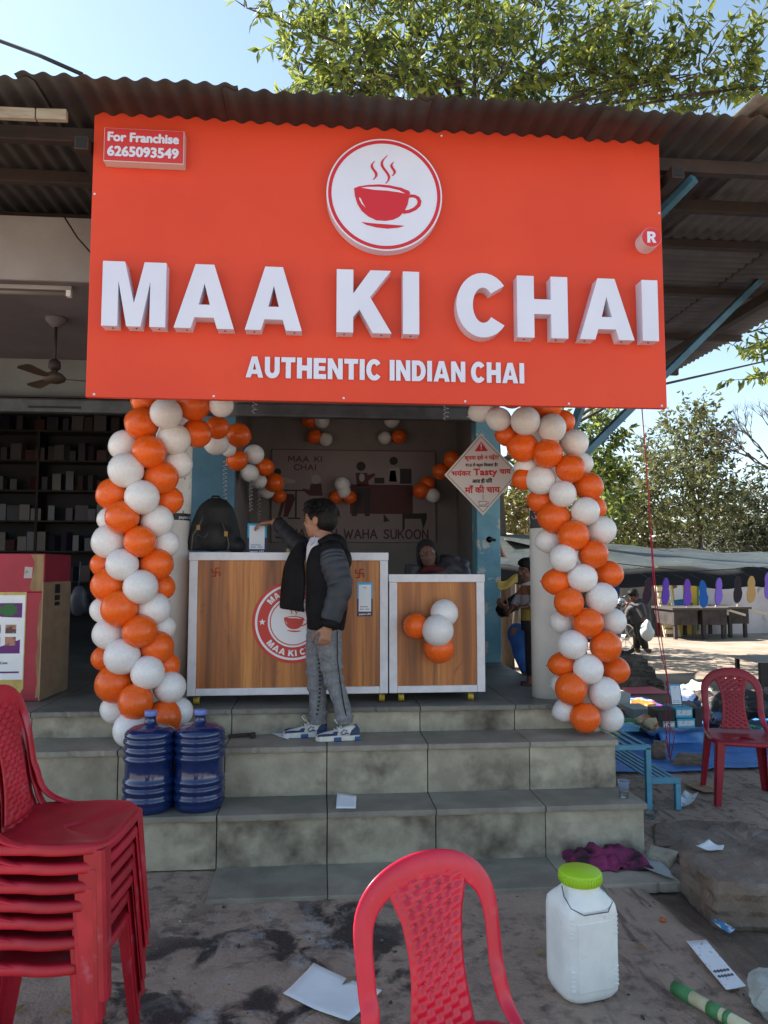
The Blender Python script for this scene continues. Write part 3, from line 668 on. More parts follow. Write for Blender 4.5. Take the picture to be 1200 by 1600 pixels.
RB = '''779 655 20 W 1|751 642 19 W 2|821 658 23 W 0|862 669 23.5 W 0|854 636 23 O 1|878 660 19 O 2|793 680 19 O 2|817 699 24 O 1|897 692 21 W 1|856 709 23 O 0|908 724 19 W 2|824 730 19 W 2|891 732 23 O 0|845 750 22.5 W 1|919 760 23 O 1|819 748 18 O 2|879 772 23 W 0|846 783 21 O 2|914 799 24.5 W 0|927 794 19 O 2|866 809 24 O 1|939 829 22 W 1|896 837 24 O 0|858 845 20 W 2|927 866 25 O 0|880 872 23 W 0|951 897 22 O 1|910 903 24 W 0|870 909 22 O 1|940 935 25 W 0|889 941 25 O 0|957 971 21 W 1|919 973 24 O 0|879 972 20 W 2|895 1007 24.5 W 0|946 1010 25 O 0|878 1038 21 O 1|919 1045 24.5 W 0|961 1047 21.5 O 1|892 1076 26 O 0|944 1083 26 W 0|880 1068 18 W 2|914 1121 24.5 O 0|883 1110 19 W 1|952 1122 22 W 1|925 1128 18 W 2|800 618 22 O 1|840 606 22 W 1|775 612 22 O 1'''
def garland(t, data, Yc, o):
    for it in data.split('|'):
        x, y, r, c, l = it.split(); x, y, r, l = float(x), float(y), float(r), int(l)
        Yb = Yc+(-.03, .055, .13)[l]+jit(.012); balloon(t, P(x, y, Yb)-o, r*Yb/FPX*1.01, c, (jit(.5), -1, jit(.4)) if l == 0 else (1 if x > o.x else -.5, -.5, jit(.5)))
o1 = Vector((-1.12,4.42,Z2)); gl = T('balloon_garland', 'orange and white balloon garland on the pillar behind the blue jugs', 'balloons', o1, 0, 'balloon garlands flanking the shop front'); garland(gl, LB, 4.42, o1)
mb = MB(); mb.tube([(0,.06,.1),(-.12,.06,.9),(.0,.05,1.5),(.22,.05,2.05)], .003, 6); mb.build('string', m_black, gl)
o2 = Vector((1.62,4.46,Z2)); gr = T('balloon_garland', 'orange and white balloon garland curving down in front of the yard', 'balloons', o2, 0, 'balloon garlands flanking the shop front'); garland(gr, RB, 4.46, o2)
mb = MB(); mb.tube([(0,.06,.1),(.04,.06,.8),(-.1,.05,1.5),(-.4,.05,2.0)], .003, 6); mb.build('string', m_black, gr)
oc = P(685,985,YC); bc = T('balloon_cluster', 'bunch of two orange and two white balloons on the short counter', 'balloons', (oc.x, YC, oc.z))
for x, y, r, c, dy in ((650,978,20,'O',.07),(694,958,22,'W',.075),(684,985,24,'W',.14),(686,1013,23,'O',.08)):
    Yb = YC-dy; balloon(bc, P(x, y, Yb)-Vector((oc.x, YC, oc.z)), r*Yb/FPX, c, (0,-1,.1))
# garland running back along the inside wall of the room
def chain(label, data):
    its = [i.split() for i in data.split('|')]; f0 = P(float(its[0][0]), float(its[0][1]), float(its[0][4]))
    t = T('balloon_garland', label, 'balloons', f0)
    for x, y, r, c, Yb in its: Yb = float(Yb); balloon(t, P(float(x), float(y), Yb)-f0, float(r)*Yb/FPX, c)
    return t
gi = chain('orange and white balloons trailing into the room beside the blue wall', '340 668 19 O 5.4|338 693 19 W 5.6|373 680 19 O 5.8|370 719 17 O 6.2|397 710 16 W 6.3|357 702 12 W 6.1|414 730 15 O 6.9|390 739 14 W 6.8|428 754 15 O 7.4|404 752 13 W 7.2|417 767 12 W 7.5|436 775 12 O 7.8')
chain('small balloon cluster high on the back wall above the poster title', '483 657 12 O 8.1|503 657 12 W 8.08|491 682 12 O 8.08|509 686 11 W 8.1')
chain('small balloon cluster high on the back wall above the painted barista', '612 657 12 W 8.1|624 682 12 O 8.08|601 684 11 W 8.1')
chain('small balloon cluster in the middle of the mural', '535 757 12 W 8.02|537 768 11 W 8.04|524 777 11 O 8.08|547 777 11 O 8.08')
chain('orange and white balloons on the right inside wall behind the diamond sign', '707 719 15 O 7.6|689 737 14 O 7.7|658 767 13 O 7.9|676 774 12 W 7.9|668 756 12 O 7.95')
m_foil = M('foil', (.6,.62,.66), rough=.25, metal=.8)
for x, y0, y1, Yr, n in ((352,718,790,6.0,11),(392,750,800,6.7,9),(405,760,815,7.1,9),(398,622,645,4.9,3),(697,630,655,4.9,4)):
    a = P(x, y0, Yr); b = P(x, y1, Yr); mb = MB(); pts = []
    for i in range(n*8+1):
        t = i/(n*8); q = a.lerp(b, t); pts.append(q+Vector((.018*sin(i*pi/4), .018*cos(i*pi/4), 0)))
    mb.tube(pts, (.003), 4); tag(mb.build('curling_ribbon', m_foil, None, True), {352:'silver curling ribbon hanging against the blue wall above the backpack',392:'silver curling ribbon hanging right of the blue wall edge',405:'long silver curling ribbon above the payment standee',398:'short silver ribbon curl under the sign at left of the room',697:'short silver ribbon curl under the sign near the diamond notice'}[x], 'ribbon', 'silver curling ribbons')

# ---------------------------------------------------------------- mural poster on the back wall of the room
YM = 8.185
ma, mbp = P(425,702,YM), P(681,848,YM); MW, MH = mbp.x-ma.x, ma.z-mbp.z
mf = lambda u, v, d: Vector((u*MW, d, v*MW))
mural = T('mural_poster', 'printed cafe poster with the title MAA KI CHAI on the back wall', 'poster', (ma.x, YM, mbp.z))
m_mur = M('poster_pink', (.27,.215,.225), (.24,.19,.20), sc=2, rough=.6); m_mtxt = M('poster_ink', (.075,.02,.022), rough=.6); m_mdark = M('poster_dark_ink', (.022,.018,.02), rough=.6); m_mskin = M('poster_skin', (.25,.16,.11), rough=.6); m_mwhite = M('poster_white', (.34,.31,.31), rough=.6)
AR = MH/MW
mb = MB(); mb.plate([[(0,0),(1,0),(1,AR),(0,AR)]], mf, -.004, .012); mb.build('poster_sheet', m_mur, mural)
mb = MB()
for a, b in (((0,0),(1,0)),((1,0),(1,AR)),((1,AR),(0,AR)),((0,AR),(0,0))): mb.bar(mf(*a,-.006), mf(*b,-.006), .005, .005)
mb.build('poster_frame', m_mdark, mural)
mb = MB()
stroke_text(mb, 'MAA KI', lambda u, v, d: mf(.10+u, AR*.87+v, d-.004), .032, .006, width=.20); stroke_text(mb, 'CHAI', lambda u, v, d: mf(.135+u, AR*.78+v, d-.004), .032, .006, width=.13)
stroke_text(mb, 'JAHA CHAI WAHA SUKOON', lambda u, v, d: mf(.03+u, AR*.045+v, d-.004), .052, .009, width=.92)
mb.build('poster_lettering', m_mtxt, mural)
def fig(name, mat, *polys):
    mb = MB()
    for k, p in enumerate(polys): mb.plate([p], mf, -.0055-.0003*k, -.0042)
    return mb.build(name, mat, mural)
def zx(x, y): return ((300+x/2.727-425)/256.0, (848-(620+y/2.727))/256.0)
def Z(*pts): return [zx(*p) for p in pts]
def ellz(cx, cy, r, ry=None): c = zx(cx, cy); r = r/2.727/256; ry = (ry/2.727/256) if ry else r; return arc(c[0], c[1], r, ry, 0, 360, 16)[:-1]
fig('painted_counter', m_mtxt, Z((672,375),(940,375),(940,500),(672,500)), ellz(862,425,38))
fig('painted_disc', m_mskin, [(x, y) for x, y in ellz(862,425,30)])
fig('painted_woman', m_mdark, ellz(718,297,20), Z((700,390),(760,390),(755,510),(735,510),(728,420),(700,510),(678,510)))
fig('painted_woman_top', m_mtxt, Z((695,325),(745,325),(752,380),(700,380)), Z((745,335),(775,325),(780,335),(748,360)))
fig('painted_man', m_mdark, ellz(858,272,18), Z((885,305),(935,305),(935,370),(885,370)))
fig('painted_man_shirt', m_mwhite, Z((838,305),(878,300),(900,345),(895,360),(840,360)), ellz(722,345,12,18))
fig('painted_apron', m_mtxt, Z((842,315),(866,312),(872,362),(838,362)))
fig('painted_till', m_mdark, Z((775,345),(818,345),(818,370),(775,370)))
fig('painted_girl', m_mtxt, Z((505,375),(550,372),(556,425),(500,425),(470,400),(474,394),(500,400)))
fig('painted_girl_head', m_mwhite, ellz(528,355,20))
fig('painted_table', m_mdark, Z((390,400),(475,400),(475,406),(447,406),(447,518),(463,518),(463,524),(410,524),(410,518),(440,518),(440,406),(390,406)))
fig('painted_seated_man', m_mtxt, Z((345,420),(435,418),(440,440),(410,515),(392,515),(400,445),(380,515),(368,515),(385,440),(345,440)))
fig('painted_seated_shirt', m_mwhite, Z((350,345),(385,345),(440,360),(440,370),(395,375),(392,415),(345,415)))
fig('painted_seated_hair', m_mdark, ellz(366,325,15))
fig('painted_sofa', m_mdark, Z((480,470),(540,440),(610,470),(612,540),(480,540)), Z((895,500),(1000,495),(1000,520),(985,565),(975,520),(905,520),(905,565),(895,565)), Z((815,500),(840,530),(815,535)))

# ---------------------------------------------------------------- diamond notice on the blue post
YD = 5.2
c_ = P(753,741,YD); HW = 60*YD/FPX; HH = 66*YD/FPX
dn = T('diamond_notice', 'white diamond-shaped Hindi notice hanging beside the right balloons', 'sign', c_); dn.rotation_euler = (0, radians(-1), radians(-6))
df = lambda u, v, d: Vector((u, d, v))
mb = MB(); mb.plate([[(0,-HH),(HW,0),(0,HH),(-HW,0)]], df, -.004, .004); mb.build('notice_board', M('notice_white', (.66,.60,.60), rough=.4), dn)
mb = MB(); k = .93; k2 = .915; mb.plate([[(0,-HH*k),(HW*k,0),(0,HH*k),(-HW*k,0)], [(0,-HH*k2),(HW*k2,0),(0,HH*k2),(-HW*k2,0)]], df, -.0052, -.004); mb.build('notice_border', m_mdark, dn)
mb = MB(); mb.plate([[(-.048,HH*.56),(.048,HH*.56),(0,HH*.80)]], df, -.0055, -.004); mb.build('warning_triangle', m_red, dn)
mb = MB(); mb.box((0,-.0062,HH*.70),(.007,.001,.030)); mb.box((0,-.0062,HH*.615),(.008,.001,.008)); mb.build('warning_mark', m_signwhite, dn)
mr, mk = MB(), MB()
def ln(mb, s, z, w, h, bold): text_mesh(mb, s, lambda u, v, d: df(-w/2+u, z+v, d-.0045), h, .0005, bold, width=w)
ln(mr, 'कृपया इसे न पढ़ें!!!', HH*.36, HW*.90, .028, .0015)
ln(mk, '₹10 में क्या िमलता है?', HH*.19, HW*.85, .020, .0013)
ln(mr, 'भयंकर', -HH*.03, HW*.50, .036, .002); 
mr2 = MB(); text_mesh(mr2, 'भयंकर', lambda u, v, d: df(-HW*.80+u, -HH*.03+v, d-.0045), .036, .0005, .002, width=HW*.50); text_mesh(mr2, 'Tasty', lambda u, v, d: df(-HW*.22+u, -HH*.02+v, d-.0045), .046, .0005, .003, width=HW*.62); text_mesh(mr2, 'चाय', lambda u, v, d: df(HW*.47+u, -HH*.0+v, d-.0045), .036, .0005, .002, width=HW*.30)
mr = MB(); ln(mr, 'कृपया इसे न पढ़ें!!!', HH*.36, HW*.90, .028, .0015)
mr.add(mr2.v, mr2.f)
ln(mk, 'आज ही पियें', -HH*.21, HW*.52, .026, .0018); ln(mr, 'माँ की चाय', -HH*.45, HW*.92, .042, .0026)
mr.build('notice_red_lettering', m_red, dn); mk.build('notice_black_lettering', m_mdark, dn)
mb = MB(); mb.tube([(-.03,-.006,-HH*.66),(-.025,-.006,-HH*.75),(.02,-.006,-HH*.75),(.028,-.006,-HH*.66),(-.03,-.006,-HH*.66)], .0018, 4); mb.tube([(.028,-.006,-HH*.68),(.042,-.006,-HH*.68),(.04,-.006,-HH*.72),(.024,-.006,-HH*.73)], .0016, 4); mb.tube([(-.04,-.006,-HH*.78),(.036,-.006,-HH*.78)], .0016, 4); mb.tube([(0,-.006,-HH*.62),(.008,-.006,-HH*.57),(-.002,-.006,-HH*.53),(.01,-.006,-HH*.50)], .0018, 4); mb.build('notice_cup', m_mdark, dn)
mb = MB(); mb.tube([(0,.0,HH),(0,.1,HH+.6)], .002, 5); mb.build('hanging_string', m_foil, dn)
# ---------------------------------------------------------------- backpack on the counter
q = P(335,858,4.98); bk = T('backpack', 'black backpack with grey straps sitting on the tall counter', 'backpack', (q.x, 4.98, zc1-.004))
m_bag = M('bag_nylon', (.010,.010,.011), (.016,.016,.017), sc=12, rough=.65, bump=.35, bsc=9); m_web = M('webbing', (.10,.095,.09), rough=.7); m_bk = M('buckle', (.32,.17,.03), rough=.4)
mb = MB(); mb.tube([(.0,0,.02),(-.0,0,.08),(-.0,0,.2),(-.0,0,.30),(-.012,0,.345),(-.015,0,.372)], [(.175,.10),(.18,.11),(.155,.10),(.12,.085),(.085,.06),(.03,.02)], 20, ref=Vector((0,1,0))); mb.ell((.0,-.07,.11),(.13,.06,.10)); mb.ell((.15,-.02,.05),(.06,.07,.055))
blob(mb, 'bag_body', m_bag, bk, .012, 3)
for pts in ([(-.06,-.105,.24),(-.085,-.135,.17),(-.12,-.13,.12),(-.13,-.125,.02)], [(-.09,-.13,.12),(-.05,-.14,.10),(-.03,-.142,.115),(-.02,-.142,.14)], [(.06,-.10,.20),(.09,-.115,.13),(.11,-.12,.06),(.10,-.12,.0)]):
    mb = MB(); mb.tube(pts, [(.008,.003)]*len(pts), 6); mb.build('strap', m_web, bk, True)
for x, z in ((-.085,.165),(.092,.125)): mb = MB(); mb.box((x,-.145,z),(.024,.012,.034)); mb.build('buckle', m_bk, bk, bev=.003)
mb = MB(); mb.tube([(-.03,.0,.355),(-.02,.02,.385),(.02,.02,.385),(.04,.0,.355)], .007, 6); mb.build('grab_handle', m_bag, bk, True)
q = P(450,858,4.9); mb = MB(); mb.lathe([(.012,0),(.012,.03),(.011,.032)], (q.x, 4.9, zc1-.004), 10); tag(mb.build('tealight_glass', M('amber', (.5,.28,.08), rough=.3)), 'small amber glass on the tall counter beside the boy', 'glass')

# ---------------------------------------------------------------- water jugs
m_jug = M('jug_blue', (.006,.020,.095), rough=.16, spec=.6, coat=.6); m_neck = M('jug_cap', (.16,.22,.55), rough=.4)
def jug(label, px, Yj, rz):
    q = PZ(px, 1265, Z1); t = T('water_jug', label, 'water jug', (q.x, Yj, Z1+.001), rz, 'blue jugs on the lowest step')
    pr = [(.118,0),(.128,.008),(.133,.03)]
    def ring(z): return [(.133,z-.014),(.138,z-.008),(.139,z),(.138,z+.008),(.133,z+.014)]
    for z in (.062,.112,.152): pr += [(.130,z-.022)] + ring(z)
    pr += [(.128,.18),(.128,.245)]
    for z in (.275,.318,.362): pr += ring(z)+[(.129,z+.02)]
    pr += [(.133,.385),(.133,.40),(.122,.418),(.095,.432),(.06,.440),(.036,.448),(.029,.462),(.028,.49),(.031,.494)]
    pr = sorted(pr, key=lambda p: p[1])
    mb = MB(); mb.lathe(pr, (0,0,0), 40); mb.build('jug_body', m_jug, t, True)
    mb = MB(); mb.lathe([(.031,.488),(.033,.49),(.033,.512),(.031,.515),(0,.515)], (0,0,0), 24); mb.build('jug_mouth', m_neck, t, True)
jug('blue water jug on the lowest step at the end nearest the stacked chairs', 231, 4.155, .4)
jug('blue water jug on the lowest step nearest the centre of the stairs', 308, 4.165, 1.3)
# ---------------------------------------------------------------- jar with green lid
jp = PZ(910,1545,0); jr = T('plastic_jar', 'white plastic jar with a green lid and wire handle', 'jar', (jp.x, jp.y, -.006), radians(12))
m_jar = M('jar_white', (.80,.82,.81), (.72,.74,.73), sc=8, rough=.38, c3=(.52,.48,.42), sc3=11, lo3=.64, hi3=.78); m_lid = M('lid_green', (.36,.62,.02), rough=.45)
mb = MB(); n = 32
def sq(a, hx, hy, p): c, s = cos(a), sin(a); k = (abs(c/1)**p+abs(s/1)**p)**(-1/p); return hx*c*k, hy*s*k
prof = [(.0,.086,.075),(.012,.103,.088),(.03,.110,.092),(.06,.112,.094),(.30,.112,.094),(.325,.108,.09),(.345,.096,.082),(.362,.078,.074),(.372,.066,.066),(.40,.066,.066)]
vs = []
for z, hx, hy in prof:
    p = 6 if .02 < z < .33 else (4 if z < .35 else 2.4)
    for j in range(n): x, y = sq(2*pi*j/n, hx, hy, p); vs.append((x, y, z))
fs = [(i*n+j, i*n+(j+1) % n, (i+1)*n+(j+1) % n, (i+1)*n+j) for i in range(len(prof)-1) for j in range(n)]+[tuple(reversed(range(n))), tuple((len(prof)-1)*n+j for j in range(n))]
mb.add(vs, fs); mb.build('jar_body', m_jar, jr, True, bev=.004)
mb = MB(); mb.b2((-.072,-.0965,.045),(.072,-.09,.285)); mb.build('label_panel', m_jar, jr, bev=.004)
for z in [.055+.016*i for i in range(5)]+[.235+.016*i for i in range(5)]:
    for sx in (-1, 1): mb = MB(); mb.box((sx*.089,-.0885,z),(.018,.008,.006)); mb.build('grip_rib', m_jar, jr, bev=.003)
mb = MB(); prof = [(.0,.392),(.076,.392),(.078,.396),(.078,.426),(.074,.432),(0,.433)]; mb.lathe(prof[1:], (0,0,0), 40)
for i in range(40): a = 2*pi*i/40; mb.box((.0785*cos(a), .0785*sin(a), .411), (.004,.004,.028), Matrix.Rotation(a, 3, 'Z'))
mb.build('lid', m_lid, jr, True)
mb = MB(); mb.tube([(-.078,0,.385),(-.088,-.03,.36),(-.086,-.075,.335),(-.05,-.103,.318),(.05,-.103,.318),(.086,-.075,.335),(.088,-.03,.36),(.078,0,.385)], .0022, 6); mb.build('wire_handle', M('wire', (.12,.15,.17), rough=.4, metal=.6), jr, True)

# ---------------------------------------------------------------- moulded plastic chairs (seat faces local -Y)
m_chair = M('chair_red', (.56,.012,.048), (.48,.010,.038), sc=5, rough=.30, bump=.06, bsc=30, rnd=.05, spec=.5, c3=(.56,.06,.10), sc3=14, lo3=.60, hi3=.78)
m_chair2 = M('chair_red_worn', (.46,.012,.032), (.37,.008,.020), sc=7, rough=.42, bump=.1, bsc=20, c3=(.45,.10,.14), sc3=9, lo3=.62, hi3=.75, rnd=.16)
m_chair3 = M('chair_maroon', (.30,.010,.028), (.25,.008,.02), sc=5, rough=.38, bump=.05, bsc=14)
SH = .43
def back_pt(s, h):      # s across (m), h 0..1 up the back; leans backwards and is dished
    z = SH+.012+h*.405; y = .150+.045*h+.03*h*h-.040*(1-(s/.2)**2)*(.9-.25*h)+.02-(.15*max(0,1-h/.34)**2*max(0,min(1,(abs(s)-.13)/.05)))
    return Vector((s, y, z))
def chair_parts(mat, holes=True):
    out = []
    hw = .20
    # arched frame
    path = []
    for i in range(41):
        t = i/40; a = pi*(1-t)
        # legs of the arch rise straight, then round over
        if t < .30: s = -.195-.008*sin(t/.30*pi*.5); h = t/.30*.60
        elif t > .70: s = .195+.008*sin((1-t)/.30*pi*.5); h = (1-t)/.30*.60
        else: q = (t-.30)/.40*pi; s = -.203*cos(q); h = .60+.40*sin(q)**.85
        path.append((s, h))
    pts, rad = [], []
    for i, (s, h) in enumerate(path):
        if h < .22: continue
        q = back_pt(s*.90, h); k = max(0, h-.55)/.45; pts.append(Vector((q.x, q.y-.004, q.z-.020*k))); rad.append((.024+.011*k, .0085))
    def foot(sx, top):
        o = []
        a, b, c, d = Vector((sx*.203,-.02,SH-.010)), Vector((sx*.203,.09,SH-.006)), Vector((sx*.192,top.y-.005,SH+.02)), top
        for i in range(9): t = i/9; o.append(a*(1-t)**3+b*3*t*(1-t)**2+c*3*t*t*(1-t)+d*t**3)
        return o
    f0, f1 = foot(-1, pts[0]), foot(1, pts[-1])
    full = f0+pts+list(reversed(f1)); fr = [(.010+.014*i/8, .006+.0025*i/8) for i in range(9)]; rad = fr+rad+list(reversed(fr))
    mb = MB(); mb.tube(full, rad, 12); out.append(('back_frame', mb.mesh('back_frame', mat, True)))
    # woven splat between the arms of the arch
    mb = MB(); NU, NV = 22, 48
    def wid(v): return .096-.030*sin(min(1, v*1.15)*pi)**1.2*.7+.024*max(0, v-.72)/.28
    keep = []
    vs = []
    for j in range(NV+1):
        v = j/NV; h = .0+v*.935
        for i in range(NU+1):
            u = i/NU*2-1; s = u*wid(v); p = back_pt(s, h); e = 0
            if abs(u) < .86 and .03 < v < .97:
                e = .0035*(1 if ((i//3)+(j//2)) % 2 else -1)
            vs.append((p.x, p.y-.002+e, p.z))
    for j in range(NV):
        for i in range(NU):
            if holes and j > NV*.30 and 3 <= i <= NU-4 and j < NV-2 and (i % 3 == 1 and j % 2 == 1) and ((i//3+j//2) % 2): continue
            a = j*(NU+1)+i; mb_f = (a, a+1, a+NU+2, a+NU+1); keep.append(mb_f)
    mb.add(vs, keep); me = mb.mesh('splat', mat, True); out.append(('splat', me))
    # seat pan with rolled rim
    mb = MB(); N = 36; rings = []
    def sqr(a, hx, hy, p=5): return sq(a, hx, hy, p)
    for hx, hy, z in ((.0,.0,SH-.012),(.08,.08,SH-.011),(.15,.15,SH-.006),(.185,.178,SH+.001),(.203,.195,SH+.004),(.212,.203,SH-.002),(.215,.206,SH-.012),(.215,.206,SH-.028),(.207,.198,SH-.029),(.2,.19,SH-.012)):
        rings.append([(sqr(2*pi*j/N, hx, hy)[0]*(1+.05*(sqr(2*pi*j/N, 1, 1)[1] < 0)), sqr(2*pi*j/N, hx, hy)[1]-.0, z-.010*(abs(sqr(2*pi*j/N,1,1)[1]) > .9 and sqr(2*pi*j/N,1,1)[1] < 0)) for j in range(N)])
    vs = [p for r in rings for p in r]
    fs = [(i*N+j, i*N+(j+1) % N, (i+1)*N+(j+1) % N, (i+1)*N+j) for i in range(len(rings)-1) for j in range(N)]
    mb.add(vs, [tuple(f) for f in fs]); out.append(('seat', mb.mesh('seat', mat, True)))
    # legs: tapering L channels
    for sx, sy in ((-1,-1),(1,-1),(-1,1),(1,1)):
        mb = MB(); vs = []; K = 7
        for i in range(K):
            t = i/(K-1); z = (SH-.02)*(1-t); x = sx*(.198+.028*t); y = sy*(.196+(.03 if sy < 0 else .055)*t); w = .062-.022*t; th = .005
            pr = [(0,0),(-w,0),(-w,-th),(-w*.45,-th-.004),(-th*2.2,-th*2.2),(-th-.004,-w*.45),(-th,-w),(0,-w),(.004,-.012),(-.004,-.004)]
            pr = [(0,-.010),(0,-w),(-th,-w),(-th-.003,-w*.4),(-w*.4,-th-.003),(-w,-th),(-w,0),(-.010,0)]
            for a, b in pr: vs.append((x+sx*a, y+sy*b, z))
        m8 = 8; fs = []
        for i in range(K-1):
            for j in range(m8): a = i*m8+j; b = i*m8+(j+1) % m8; q = (a, b, b+m8, a+m8); fs.append(q if sx*sy > 0 else tuple(reversed(q)))
        e0 = tuple(range(m8)); e1 = tuple((K-1)*m8+j for j in range(m8)); fs += [tuple(reversed(e0)) if sx*sy > 0 else e0, e1 if sx*sy > 0 else tuple(reversed(e1))]
        mb.add(vs, fs); out.append(('leg', mb.mesh('leg', mat, False)))
    return out
def chair(label, parts, loc, rz, group=None):
    t = T('plastic_chair', label, 'chair', loc, rz, group)
    for nm, me in parts:
        o = bpy.data.objects.new(nm, me); COL.objects.link(o); o.parent = t
        if nm in ('splat', 'back_frame'): 
            md = o.modifiers.new('s', 'SOLIDIFY'); md.thickness = .003; md.offset = 0
            if nm == 'back_frame': o.modifiers.remove(md)
        if nm == 'leg': md = o.modifiers.new('b', 'BEVEL'); md.width = .002; md.segments = 2; md.limit_method = 'ANGLE'
        if nm in ('seat','back_frame'):
            md = o.modifiers.new('u', 'SUBSURF'); md.levels = 1; md.render_levels = 1
    return t
cp1, cp2, cp3 = chair_parts(m_chair), chair_parts(m_chair2), chair_parts(m_chair3)
# near chair whose back rises into the bottom of the frame
ct = P(663,1335,1.90)
ang = radians(22)
fdir = Vector((sin(ang), -cos(ang), 0)); chair('red plastic chair closest to the camera with only its back showing', cp1, Vector((ct.x, 1.90, 0))+fdir*.225+Vector((0,0,-.012)), atan2(fdir.x, -fdir.y), 'red plastic chairs')
chair('single dark red plastic chair standing by the blue tarp', cp3, (2.89,4.93,-.01), radians(-17), 'red plastic chairs')
SB = Vector((-.835,2.50,-.012)); ORD = ['bottom','second from the bottom','third from the bottom','middle','third from the top','second from the top','top']
for k in range(7):
    chair('red plastic chair, %s of the stack of seven' % ORD[k], cp2, SB+Vector((.004*k+jit(.005), jit(.006), .052*k+.02*(k > 0))), radians(90-4)+jit(.02), 'stacked red chairs')
# ---------------------------------------------------------------- people
m_skin = M('skin', (.36,.18,.11), (.30,.145,.085), sc=20, rough=.5); m_skin_d = M('skin_dark', (.14,.065,.045), rough=.5)
m_hair = M('hair', (.005,.0045,.0045), (.010,.008,.008), sc=60, st=(1,1,.2), spec=.25, rough=.55, bump=.6, bsc=90)
m_eye = M('eye_white', (.26,.24,.22), rough=.3); m_pupil = M('pupil', (.01,.008,.006), rough=.2)
def adopt(o, t): o.parent = t; o.matrix_parent_inverse = Matrix.Translation(-t.location); return o
def frame(fwd, up=Vector((0,0,1))):
    f = Vector(fwd).normalized(); s = Vector(up).cross(f).normalized(); u = f.cross(s).normalized()
    return Matrix((f, s, u)).transposed()
class Head:
    def __init__(h, c, fwd, s=1.0, up=Vector((0,0,1))): h.c = Vector(c); h.R = frame(fwd, up); h.s = s
    def p(h, x, y, z): return h.c+h.R @ Vector((x*h.s, y*h.s, z*h.s))
    def e(h, mb, c, r): mb.ell(h.p(*c), [k*h.s for k in r], 18, 12, R=h.R)
    def flesh(h, mb):
        h.e(mb, (0,0,.03), (.092,.073,.088)); h.e(mb, (.03,0,-.035), (.062,.058,.072)); h.e(mb, (.047,0,-.078), (.034,.036,.028)); h.e(mb, (.052,.032,-.03), (.03,.028,.03)); h.e(mb, (.052,-.032,-.03), (.03,.028,.03))
        mb.tube([h.p(.088,0,.02), h.p(.100,0,-.008), h.p(.106,0,-.022)], [.007*h.s, .010*h.s, .014*h.s], 8); h.e(mb, (.096,.011,-.024), (.009,.008,.007)); h.e(mb, (.096,-.011,-.024), (.009,.008,.007))
        h.e(mb, (.082,0,-.050), (.014,.025,.007)); h.e(mb, (.080,0,-.063), (.014,.020,.008)); h.e(mb, (.078,0,.026), (.014,.045,.012))
        for s in (-1, 1): h.e(mb, (-.008,s*.072,-.008), (.020,.009,.031)); h.e(mb, (-.012,s*.080,-.006), (.014,.005,.022))
        mb.tube([h.p(-.012,0,-.06), h.p(-.026,0,-.15)], [.050*h.s, .052*h.s], 14)
    def face(h, t, brow=True):
        for s in (-1, 1):
            mb = MB(); h.e(mb, (.0775,s*.030,.006), (.010,.012,.0055)); adopt(mb.build('eye', m_eye, None, True), t)
            mb = MB(); h.e(mb, (.0855,s*.030,.006), (.0035,.0055,.0052)); adopt(mb.build('pupil', m_pupil, None, True), t)
            if brow: mb = MB(); mb.tube([h.p(.088,s*.012,.027), h.p(.088,s*.032,.033), h.p(.074,s*.050,.027)], .0035*h.s, 6); adopt(mb.build('eyebrow', m_hair, None, True), t)
        mb = MB(); h.e(mb, (.092,0,-.0565), (.006,.022,.0035)); adopt(mb.build('mouth_line', M('lip', (.16,.05,.045), rough=.5), None, True), t)
    def hair(h, t, mat=m_hair, n=220):
        mb = MB(); h.e(mb, (-.014,0,.046), (.100,.082,.088)); h.e(mb, (-.045,0,-.005), (.064,.074,.070)); h.e(mb, (.045,.02,.092), (.05,.05,.034)); h.e(mb, (.06,-.025,.085), (.034,.036,.030)); h.e(mb, (.02,0,.105), (.065,.06,.03)); h.e(mb, (.072,.015,.062), (.020,.045,.020))
        for s in (-1, 1): h.e(mb, (.012,s*.068,.035), (.028,.012,.042))
        o = adopt(blob(mb, 'hair', mat, None, .008, 3), t)
        # loose locks that break the outline
        mb = MB(); rg = random.Random(3)
        for i in range(n):
            a = rg.uniform(0, 2*pi); zz = rg.uniform(-.05, 1); r = sqrt(max(0, 1-zz*zz)); d = Vector((r*cos(a), r*sin(a), zz))
            if d.x > .3 and d.z < .45: continue
            p = Vector((-.014+.098*d.x, .081*d.y, .046+.087*d.z)); tn = Vector((.35+rg.uniform(-.3,.3), d.y*.5+rg.uniform(-.4,.4), -.55)); q = p+d*.006+tn*.025; q2 = p+d*.004+tn*.052
            mb.tube([h.p(*p), h.p(*q), h.p(*q2)], [.0045*h.s, .0038*h.s, .0006], 4)
        adopt(mb.build('hair_locks', mat, None, True), t); return o
